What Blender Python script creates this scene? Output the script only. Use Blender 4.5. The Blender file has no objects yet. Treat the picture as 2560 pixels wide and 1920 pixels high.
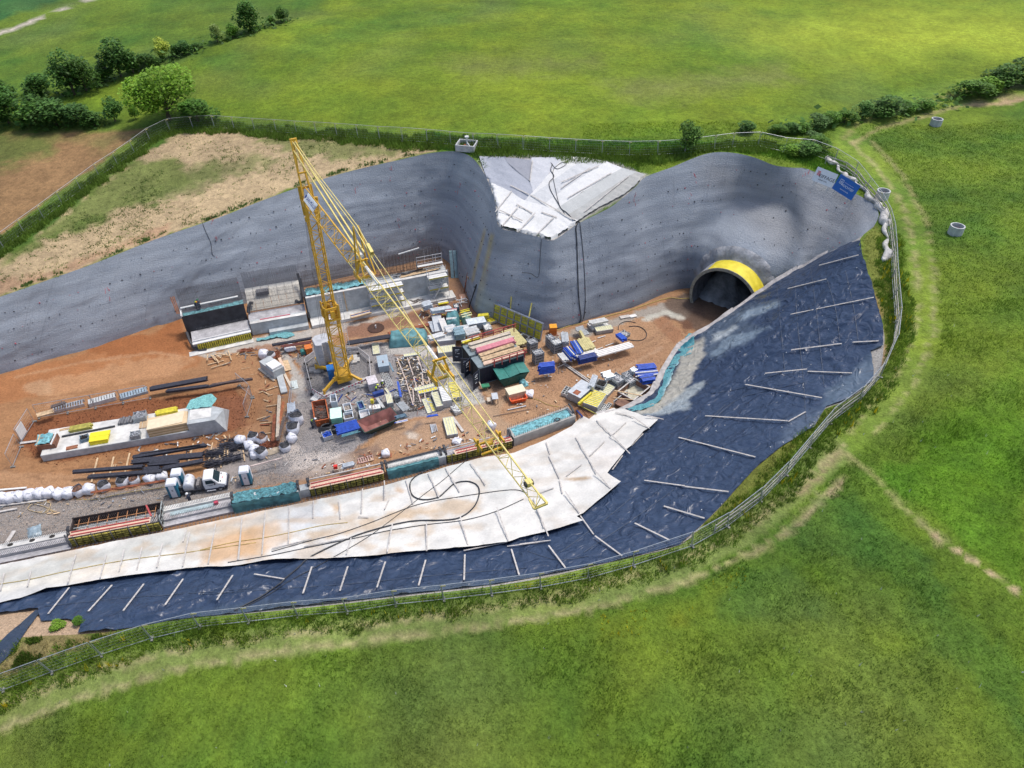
import bpy, bmesh, math, random
import numpy as np
from mathutils import Vector, Matrix, noise as mnoise
from mathutils.geometry import delaunay_2d_cdt
from mathutils.bvhtree import BVHTree
random.seed(7); np.random.seed(7)
S = bpy.context.scene
COL = S.collection
# ---------------- camera, sky, sun, exposure
PITCH = math.radians(40.0); FPX = 1828.0; CAMZ = 56.0
cam_d = bpy.data.cameras.new('camera'); cam = bpy.data.objects.new('camera', cam_d); COL.objects.link(cam)
cam_d.sensor_width = 36.0; cam_d.lens = 36.0*FPX/2560.0; cam_d.clip_start = 0.5; cam_d.clip_end = 6000
cam.location = (0, 0, CAMZ); cam.rotation_euler = (math.radians(90)-PITCH, 0, 0); S.camera = cam
SUN = Vector((.33, .19, .92)).normalized()
w = bpy.data.worlds.new('World'); S.world = w; w.use_nodes = True
nt = w.node_tree; sky = nt.nodes.new('ShaderNodeTexSky'); sky.sky_type = 'NISHITA'; sky.sun_disc = False
sky.sun_elevation = math.asin(SUN.z); sky.sun_rotation = math.atan2(SUN.x, SUN.y)
sky.air_density = 1.0; sky.dust_density = 3.0; sky.ozone_density = 1.0
nt.links.new(sky.outputs[0], nt.nodes['Background'].inputs[0]); nt.nodes['Background'].inputs[1].default_value = 0.15
sun_d = bpy.data.lights.new('sun', 'SUN'); sun_d.energy = 2.1; sun_d.angle = math.radians(11); sun_d.color = (1.0, .955, .89)
sun = bpy.data.objects.new('sun', sun_d); COL.objects.link(sun); sun.rotation_euler = SUN.to_track_quat('Z', 'Y').to_euler()
S.view_settings.view_transform = 'Standard'; S.view_settings.look = 'None'; S.view_settings.gamma = 1
S.view_settings.exposure = 0.28; S.view_settings.use_curve_mapping = False
# ---------------- reading positions: photograph point + height above the pit floor -> place in the world
cp, sp = math.cos(PITCH), math.sin(PITCH)
ZM = dict(A=(640,640,3.45625),B=(1120,720,3.45625),C=(0,640,2.572),D=(500,1000,2.572),E=(400,540,3.16),G=(0,1160,2.861),
 H=(1300,1000,3.2529),I=(1700,640,2.4391),J=(0,900,4.2538),K=(740,980,4.0963),L=(860,860,6.1444),M=(1500,1200,2.0868),
 N=(1960,380,5.9235),O=(1150,780,6.9125),Q=(400,1150,9.217),R=(700,330,2.7667),S=(0,0,2.572),T=(860,240,2.572),U=(1640,240,2.572),
 a=(1060,700,9.217),b=(1340,790,8.508),c=(1380,900,6.9125),d=(760,960,8.508),e=(520,880,5.529),g=(440,720,6.144),h=(900,600,7.373),P=(0,0,1.0),W=(0,0,1/1.1573))
def zp(k, x, y):
    a = ZM[k]; return (a[0]+x/a[2], a[1]+y/a[2])
def zl(k, pts): return [zp(k, *p[:2])+tuple(p[2:]) for p in pts]
def ray(px, py):
    dx = (px-1280)/FPX; up = -(py-960)/FPX
    return Vector((dx, cp+sp*up, -sp+cp*up))
def F(px, py, z=0.0):
    d = ray(px, py); t = (z-CAMZ)/d.z
    return Vector((d.x*t, d.y*t, z))
def FZ(k, x, y, z=0.0): return F(*zp(k, x, y), z)
def back(P):
    P = np.asarray(P, float); X = P[:, 0]; Y = P[:, 1]; Zc = P[:, 2]-CAMZ
    fw = Y*cp-Zc*sp; up = Y*sp+Zc*cp
    fw = np.where(fw < 1, 1, fw)
    return np.stack([1280+FPX*X/fw, 960-FPX*up/fw], 1)
# ---------------- materials
MATS = {}
def newmat(name):
    m = bpy.data.materials.new(name); m.use_nodes = True; return m, m.node_tree, m.node_tree.nodes['Principled BSDF']
def mat(name, col, rough=.7, metal=0., var=.18, scale=3.0, bump=0., bscale=None, spec=.5, detail=4, tint=None, trans=0, sheen=0, coord='Object', var2=0, scale2=.4):
    if name in MATS: return MATS[name]
    m, t, b = newmat(name); N = t.nodes; Lk = t.links
    tc = N.new('ShaderNodeTexCoord'); nz = N.new('ShaderNodeTexNoise'); nz.inputs['Scale'].default_value = scale; nz.inputs['Detail'].default_value = detail
    Lk.new(tc.outputs[coord], nz.inputs['Vector'])
    mx = N.new('ShaderNodeMix'); mx.data_type = 'RGBA'
    c = Vector(col)
    lo = c*(1-var*1.6); hi = c*(1+var*1.6) if tint is None else Vector(tint)
    mx.inputs[6].default_value = (*lo, 1); mx.inputs[7].default_value = (*[min(v, .95) for v in hi], 1)
    mr = N.new('ShaderNodeMapRange'); mr.inputs[1].default_value = .3; mr.inputs[2].default_value = .7
    Lk.new(nz.outputs[0], mr.inputs[0]); Lk.new(mr.outputs[0], mx.inputs[0])
    out = mx.outputs[2]
    if var2:
        n2 = N.new('ShaderNodeTexNoise'); n2.inputs['Scale'].default_value = scale2; n2.inputs['Detail'].default_value = 6
        Lk.new(tc.outputs[coord], n2.inputs['Vector'])
        r2 = N.new('ShaderNodeMapRange'); r2.inputs[1].default_value = .3; r2.inputs[2].default_value = .7; r2.inputs[3].default_value = 1-var2; r2.inputs[4].default_value = 1+var2
        Lk.new(n2.outputs[0], r2.inputs[0])
        vm = N.new('ShaderNodeVectorMath'); vm.operation = 'SCALE'; Lk.new(out, vm.inputs[0]); Lk.new(r2.outputs[0], vm.inputs['Scale']); out = vm.outputs[0]
    Lk.new(out, b.inputs['Base Color'])
    b.inputs['Roughness'].default_value = rough; b.inputs['Metallic'].default_value = metal; b.inputs['Specular IOR Level'].default_value = spec
    if trans: b.inputs['Transmission Weight'].default_value = trans
    if bump:
        bn = N.new('ShaderNodeTexNoise'); bn.inputs['Scale'].default_value = bscale or scale*3; bn.inputs['Detail'].default_value = 5
        Lk.new(tc.outputs[coord], bn.inputs['Vector'])
        bp = N.new('ShaderNodeBump'); bp.inputs['Strength'].default_value = 1; bp.inputs['Distance'].default_value = bump
        Lk.new(bn.outputs[0], bp.inputs['Height']); Lk.new(bp.outputs[0], b.inputs['Normal'])
    MATS[name] = m; return m
# ---------------- mesh building
class MB:
    def __init__(s): s.v = []; s.f = []; s.m = []; s.mats = []; s.mi = 0
    def use(s, m):
        if m not in s.mats: s.mats.append(m)
        s.mi = s.mats.index(m); return s
    def add(s, vs, fs):
        n = len(s.v); s.v += [tuple(v) for v in vs]; s.f += [tuple(i+n for i in f) for f in fs]; s.m += [s.mi]*len(fs); return s
    def hexa(s, b, t):
        return s.add(list(b)+list(t), [(3,2,1,0),(4,5,6,7),(0,1,5,4),(1,2,6,5),(2,3,7,6),(3,0,4,7)])
    def box(s, c, d, rz=0, rx=0, ry=0):
        x, y, z = d[0]/2, d[1]/2, d[2]/2
        R = Matrix.Rotation(rz, 3, 'Z') @ Matrix.Rotation(ry, 3, 'Y') @ Matrix.Rotation(rx, 3, 'X'); c = Vector(c)
        q = [R @ Vector(p)+c for p in ((-x,-y,-z),(x,-y,-z),(x,y,-z),(-x,y,-z),(-x,-y,z),(x,-y,z),(x,y,z),(-x,y,z))]
        return s.hexa(q[:4], q[4:])
    def beam(s, a, b, w=.1, h=None, up=(0,0,1)):
        h = h or w; a = Vector(a); b = Vector(b); d = (b-a)
        if d.length < 1e-6: return s
        d.normalize(); u = Vector(up)
        if abs(d.dot(u)) > .98: u = Vector((1,0,0))
        x = d.cross(u).normalized(); y = x.cross(d).normalized(); x = x*w/2; y = y*h/2
        return s.hexa([a-x-y, a+x-y, a+x+y, a-x+y][::-1], [b-x-y, b+x-y, b+x+y, b-x+y][::-1])
    def tube(s, pts, r=.03, n=6, cap=True):
        pts = [Vector(p) for p in pts]; rs = r if isinstance(r, (list, tuple)) else [r]*len(pts)
        vs = []; 
        for i, p in enumerate(pts):
            d = (pts[min(i+1, len(pts)-1)]-pts[max(i-1, 0)])
            if d.length < 1e-9: d = Vector((0,0,1))
            d.normalize(); u = Vector((0,0,1)) if abs(d.z) < .9 else Vector((1,0,0))
            x = d.cross(u).normalized(); y = x.cross(d)
            for k in range(n):
                a = 2*math.pi*k/n; vs.append(p+(x*math.cos(a)+y*math.sin(a))*rs[i])
        fs = []
        for i in range(len(pts)-1):
            for k in range(n):
                fs.append((i*n+k, i*n+(k+1)%n, (i+1)*n+(k+1)%n, (i+1)*n+k))
        if cap: fs.append(tuple(range(n))[::-1]); fs.append(tuple((len(pts)-1)*n+k for k in range(n)))
        return s.add(vs, fs)
    def poly(s, top, h):
        """prism: polygon of 3d points extruded downwards by h"""
        n = len(top); bot = [(p[0], p[1], p[2]-h) for p in top]
        return s.add(list(top)+bot, [tuple(range(n)), tuple(range(n, 2*n))[::-1]]+[(i, i+n, (i+1)%n+n, (i+1)%n) for i in range(n)])
    def mesh(s, name, smooth=False):
        me = bpy.data.meshes.new(name); me.from_pydata(s.v, [], s.f)
        for m in s.mats: me.materials.append(m)
        if len(s.mats) > 1: me.polygons.foreach_set('material_index', s.m)
        if smooth: me.polygons.foreach_set('use_smooth', [True]*len(s.f))
        me.update(); return me
    def obj(s, name, parent=None, m=None, smooth=False, bevel=0):
        if m is not None and not s.mats: s.mats = [m]
        me = s.mesh(name, smooth); return link(name, me, parent, bevel)
def fixnormals(me):
    bm = bmesh.new(); bm.from_mesh(me); bmesh.ops.recalc_face_normals(bm, faces=bm.faces); bm.to_mesh(me); bm.free()
def link(name, data, parent=None, bevel=0):
    o = bpy.data.objects.new(name, data); COL.objects.link(o)
    if parent is not None: o.parent = parent
    if bevel:
        b = o.modifiers.new('bevel', 'BEVEL'); b.width = bevel; b.segments = 1; b.limit_method = 'ANGLE'
    return o
def tag(o, label=None, cat=None, group=None, kind=None):
    if label: o['label'] = label
    if cat: o['category'] = cat
    if group: o['group'] = group
    if kind: o['kind'] = kind
    return o
def empty(name, loc=(0,0,0), rz=0, label=None, cat=None, group=None):
    o = bpy.data.objects.new(name, None); COL.objects.link(o); o.location = loc; o.rotation_euler = (0,0,rz); o.empty_display_size = .2
    return tag(o, label, cat, group)
def dup(o, loc=None, rz=None, label=None, group=None, scale=None, parent=None):
    c = o.copy(); COL.objects.link(c); c.parent = parent
    if loc is not None: c.location = loc
    if rz is not None: c.rotation_euler = (0,0,rz)
    if scale is not None: c.scale = scale
    if label: c['label'] = label
    if group: c['group'] = group
    for ch in KIDS.get(o.name, list(o.children)): 
        dup(ch, parent=c)
    return c
KIDS = {}
# ---------------- ground heights
def rbf_fit(P):
    P = np.asarray(P, float); X = P[:, :2]; n = len(P)
    D = np.sqrt(((X[:, None]-X[None])**2).sum(-1))
    A = np.zeros((n+3, n+3)); A[:n, :n] = D+np.eye(n)*-.4; A[:n, n] = 1; A[:n, n+1:] = X; A[n:, :n] = A[:n, n:].T
    b = np.zeros(n+3); b[:n] = P[:, 2]; c = np.linalg.solve(A, b)
    def f(xy):
        xy = np.asarray(xy, float).reshape(-1, 2); out = np.empty(len(xy))
        for i in range(0, len(xy), 20000):
            q = xy[i:i+20000]; D = np.sqrt(((q[:, None]-X[None])**2).sum(-1)); out[i:i+20000] = D@c[:n]+c[n]+q@c[n+1:]
        return out
    return f
def inpoly(xy, poly):
    xy = np.asarray(xy, float); poly = np.asarray(poly, float)[:, :2]; x, y = xy[:, 0], xy[:, 1]; r = np.zeros(len(xy), bool)
    j = len(poly)-1
    for i in range(len(poly)):
        xi, yi = poly[i]; xj, yj = poly[j]
        if yi != yj:
            c = ((yi > y) != (yj > y)) & (x < (xj-xi)*(y-yi)/(yj-yi)+xi); r ^= c
        j = i
    return r
def dist_line(xy, pl, closed=False):
    xy = np.asarray(xy, float); pl = np.asarray(pl, float)[:, :2]; d = np.full(len(xy), 1e9)
    n = len(pl)
    for i in range(n if closed else n-1):
        a = pl[i]; b = pl[(i+1)%n]; ab = b-a; L2 = (ab**2).sum()
        if L2 == 0: continue
        t = np.clip(((xy-a)@ab)/L2, 0, 1); q = a+t[:, None]*ab
        d = np.minimum(d, np.sqrt(((xy-q)**2).sum(1)))
    return d
def resample(pts, step, closed=False):
    pts = [Vector(p) for p in pts]; out = []; n = len(pts)
    for i in range(n if closed else n-1):
        a = pts[i]; b = pts[(i+1)%n]; k = max(1, int((b-a).length/step))
        out += [a.lerp(b, j/k) for j in range(k)]
    if not closed: out.append(pts[-1])
    return out
def smoothline(pts, sub=4):
    pts = [Vector(p) for p in pts]; out = []
    for i in range(len(pts)-1):
        p0 = pts[max(i-1, 0)]; p1 = pts[i]; p2 = pts[i+1]; p3 = pts[min(i+2, len(pts)-1)]
        for j in range(sub):
            t = j/sub; out.append(.5*((2*p1)+(p2-p0)*t+(2*p0-5*p1+4*p2-p3)*t*t+(3*p1-p0-3*p2+p3)*t**3))
    out.append(pts[-1]); return out
def fbm(xy, scale, oct=4, seed=0.0):
    """cheap vectorised value noise, -1..1"""
    xy = np.asarray(xy, float)/scale+seed*17.3; out = np.zeros(len(xy)); amp = 1; tot = 0
    for o in range(oct):
        p = xy*2**o+o*31.7; i = np.floor(p).astype(np.int64); f = p-i; f = f*f*(3-2*f)
        def h(ix, iy):
            n = (ix*374761393+iy*668265263+o*1442695+int(seed*1000)*69069) & 0xffffffff
            n = ((n^(n>>13))*1274126177) & 0xffffffff
            return ((n^(n>>16)) & 0xffff)/32767.5-1
        a = h(i[:,0], i[:,1]); b = h(i[:,0]+1, i[:,1]); c = h(i[:,0], i[:,1]+1); d = h(i[:,0]+1, i[:,1]+1)
        out += amp*((a*(1-f[:,0])+b*f[:,0])*(1-f[:,1])+(c*(1-f[:,0])+d*f[:,0])*f[:,1]); tot += amp; amp *= .5
    return out/tot
def trimesh(polys_bound, inner, zf, keep, name):
    """CDT of closed boundary loops (xy) and inner points; keep(centroids) chooses triangles"""
    vs = []; es = []
    for loop, closed in polys_bound:
        n0 = len(vs); vs += [Vector((p[0], p[1])) for p in loop]; n = len(loop)
        es += [(n0+i, n0+(i+1)%n) for i in range(n if closed else n-1)]
    vs += [Vector((float(p[0]), float(p[1]))) for p in inner]
    ov, oe, of, *_ = delaunay_2d_cdt(vs, es, [], 0, 1e-5, False)
    V = np.array([(v[0], v[1]) for v in ov]); T = np.array([f for f in of if len(f) == 3])
    c = V[T].mean(1); T = T[keep(c)]
    a = V[T]; area = (a[:,1,0]-a[:,0,0])*(a[:,2,1]-a[:,0,1])-(a[:,1,1]-a[:,0,1])*(a[:,2,0]-a[:,0,0])
    T[area < 0] = T[area < 0][:, ::-1]
    used = np.unique(T); mp = -np.ones(len(V), int); mp[used] = np.arange(len(used)); T = mp[T]; V = V[used]
    Zv = zf(V); return np.column_stack([V, Zv]), T
def npmesh(name, V, T, m=None, smooth=True, cols=None, parent=None):
    me = bpy.data.meshes.new(name); V = np.asarray(V, np.float32); T = np.asarray(T, np.int32); k = T.shape[1]
    me.vertices.add(len(V)); me.vertices.foreach_set('co', V.ravel()); me.loops.add(T.size); me.loops.foreach_set('vertex_index', T.ravel())
    me.polygons.add(len(T)); me.polygons.foreach_set('loop_start', np.arange(0, T.size, k, dtype=np.int32)); 
    me.polygons.foreach_set('use_smooth', np.full(len(T), smooth)); me.update(calc_edges=True)
    if cols is not None:
        a = me.color_attributes.new('Col', 'FLOAT_COLOR', 'POINT'); c = np.ones((len(V), 4), np.float32); c[:, :cols.shape[1]] = cols; a.data.foreach_set('color', c.ravel())
    if m is not None: me.materials.append(m)
    o = link(name, me, parent); return o
BVHS = []
def addbvh(V, T): BVHS.append(BVHTree.FromPolygons([tuple(v) for v in V.tolist()], [tuple(t) for t in T.tolist()]))
def hit(px, py, lift=0.0):
    o = Vector((0,0,CAMZ)); d = ray(px, py).normalized(); best = None
    for b in BVHS:
        r = b.ray_cast(o, d)
        if r[0] is not None and (best is None or r[3] < best[3]): best = r
    for ox, oy in ((1.5,0),(-1.5,0),(0,1.5),(0,-1.5)):
        d2 = ray(px+ox, py+oy).normalized()
        for b in BVHS:
            r = b.ray_cast(o, d2)
            if r[0] is not None and (best is None or r[3] < best[3]-2.5): best = (F(px, py, r[0].z), r[1], r[2], r[3])
    if best is None: return F(px, py, 0), Vector((0,0,1))
    n = best[1]
    if n.z < 0: n = -n
    return best[0]+n*lift, n
def hitz(k, x, y, lift=0.0): return hit(*zp(k, x, y), lift)
def drop(x, y, lift=0.0):
    best = None
    for b in BVHS:
        r = b.ray_cast(Vector((x, y, 200)), Vector((0,0,-1)))
        if r[0] is not None and (best is None or r[0].z > best): best = r[0].z
    return (best if best is not None else 0)+lift
# ---------------- outlines of the excavation (photograph points + heights)
RIM = zl('P', [(-500,905,5.5),(-250,825,6.5),(0,742,8),(120,700,8.4),(240,657,8.8),(389,598,9.6),(544,545,10.6),(638,508,11.3),(746,468,12),(860,432,13),
 (996,400,14),(1074,383,14.7),(1132,378,15),(1171,388,14.9),(1196,411,14.6),(1222,458,13.7),(1239,512,12.8),(1247,566,12),
 (1299,581,11.6),(1345,592,11.4),(1385,600,11.4),(1443,560,12.3),(1521,521,13.4),(1560,492,14.2),(1591,465,14.9),(1614,442,15.4),(1677,419,16),(1720,401,16.4),(1757,387,16.8),(1796,380,17),
 (1846,384,17),(1893,396,16.8),(1935,413,16.5),(1978,419,16.3),(2021,423,16.2),(2090,458,15.9),(2150,490,15.7),(2184,510,15.5),(2197,538,15.3),(2184,567,15.1)])
EDGE = zl('P', [(2184,567,15.1),(2138,602,13.4),(2068,633,10.6),(2009,668,8.3),(1982,679,7.5),(1920,718,5.8),(1889,738,5.0),(1834,777,3.8),(1776,819,2.6),(1718,854,1.7),(1694,878,1.35),(1660,935,1.1),(1641,966,.95),(1622,992,.8),(1548,1030,.5),(1490,1040,.3)])
TOE_N = zl('P', [(1490,1040,.3),(1453,1053,.15),(1380,1096,.05),(1285,1142,0),(1200,1150,0),(1122,1172,0),(959,1220,0),(725,1272,0),(500,1315,0),(468,1326,0),(157,1389,0),(0,1422,0),(-300,1482,0)])
CREST = zl('P', [(2184,567,15.1),(2150,598,15.0),(2155,640,14.7),(2180,714,14.1),(2208,820,13.3),(2209,870,12.9),(2192,940,12.1),(2120,1000,11.4),(2065,1021,11.0),(2012,1066,10.6),(1950,1120,10),(1884,1175,9.5),(1807,1261,8.8),(1761,1307,8.4),(1700,1363,8),(1555,1399,7.5),
 (1400,1436,7.1),(1239,1465,6.8),(1044,1488,6.4),(811,1515,6),(640,1532,5.6),(500,1543,5.3),(419,1553,5.1),(290,1577,4.8),(196,1586,4.6),(100,1590,4.2),(0,1600,3.8),(-300,1640,3.2)])
FENCE = zl('P', [(-160,1745),(-60,1706),(17,1677),(140,1635),(250,1597),(360,1562),(465,1536),(500,1529),(679,1513),(788,1496),(895,1494),(1002,1472),(1107,1463),(1211,1451),(1300,1440),(1426,1420),(1527,1395),(1640,1361),(1741,1327),
 (1831,1276),(1905,1220),(1971,1157),(2024,1095),(2081,1025),(2137,974),(2180,952),(2208,919),(2241,857),(2258,800),(2256,745),(2247,672),(2243,602),(2241,563),(2227,508),(2200,466),(2145,403),(2103,376),(2060,353),(2013,345),(1967,343),(1920,329),(1854,330),(1792,337),
 (1737,345),(1669,351),(1546,351),(1383,344),(1280,337),(1175,329),(1074,322),(977,318),(860,309),(700,299),(614,294),(521,287),(474,290),(424,294),(377,313),(307,362),(229,414),(148,472),(58,537),(0,579),(-60,622),(-160,690)])
rim = smoothline([F(*p) for p in RIM], 3); edge = smoothline([F(*p) for p in EDGE], 3); toen = [F(*p) for p in TOE_N]; crest = smoothline([F(*p) for p in CREST], 3)
ctrlG = [F(*p) for p in RIM[::1]]+[F(*p) for p in CREST]
ctrlG += [F(*p) for p in [(0,1900,2.5),(600,1900,4.2),(1280,1900,5.6),(1900,1900,7.2),(2560,1900,9),(0,1700,3.3),(2560,1600,10.6),(2560,1300,12.2),(2560,1000,14),(2560,700,15.6),(2388,585,15.8),(2200,497,15.9),(2340,300,16.6),(2560,260,18),
  (2240,640,15),(2265,800,13.9),(2250,900,13),(1280,365,16.2),(1000,345,15.3),(1700,360,16.8),(1950,360,16.8),(1280,200,17.5),(1280,50,19),(2560,100,20),(2000,150,18.5),(600,100,17),(700,330,13.5),(500,320,12.8),(400,340,12.2),(200,330,11.5),(0,330,11),(0,150,13),(0,20,16),
  (0,640,8.8),(0,700,8.3),(200,560,9.6),(-300,700,8),(-300,400,9),(-400,1750,2.5),(-500,900,6.2)]]
ctrlG += [Vector(p) for p in [(-400,400,14),(0,500,22),(400,400,26),(600,150,20),(-500,100,4),(-1500,1500,20),(1500,1500,30),(0,1600,25),(1500,-1200,10),(-1500,-1200,0),(0,-300,3),(0,-40,4.5),(-60,0,3),(60,-20,8)]]
Gf = rbf_fit([tuple(p) for p in ctrlG])
ctrlS = [F(*p) for p in EDGE]+toen+[F(*p) for p in CREST]
Sf = rbf_fit([tuple(p) for p in ctrlS])
hole = [p for p in rim]+[p for p in crest[1:]]
hole2 = np.array([(p.x, p.y) for p in hole])
GCR = rbf_fit([tuple(p) for p in ctrlG])
# colour layers in photograph points: (poly, colour, soft px, noise px)
def paint(V, base, layers, seed=1):
    pp = back(V); C = np.tile(np.array(base, float), (len(V), 1)); 
    nA = fbm(V[:, :2], 2.2, 4, seed); nB = fbm(V[:, :2], .8, 3, seed+2)
    for ly in layers:
        k, pts, col, soft, rag = ly[:5]; op = ly[5] if len(ly) > 5 else 1.0; width = ly[6] if len(ly) > 6 else None
        q = [zp(k, *p[:2]) for p in pts]
        if width is None:
            d = dist_line(pp, q, True); ins = inpoly(pp, q); sd = np.where(ins, -d, d)
        else:
            sd = dist_line(pp, q)-width
        sd = sd+rag*(nA*.8+nB*.6)
        a = np.clip(.5-sd/(2*max(soft, .1)), 0, 1)*op; a = a[:, None]
        C = C*(1-a)+np.array(col)*a
    return C
G_A=(.104,.168,.019); G_B=(.115,.185,.014); G_D=(.048,.115,.014); G_Y=(.20,.25,.018); G_M=(.14,.19,.035); SOIL=(.30,.19,.115); SAND=(.42,.315,.21); STRAW=(.26,.235,.11)
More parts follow.
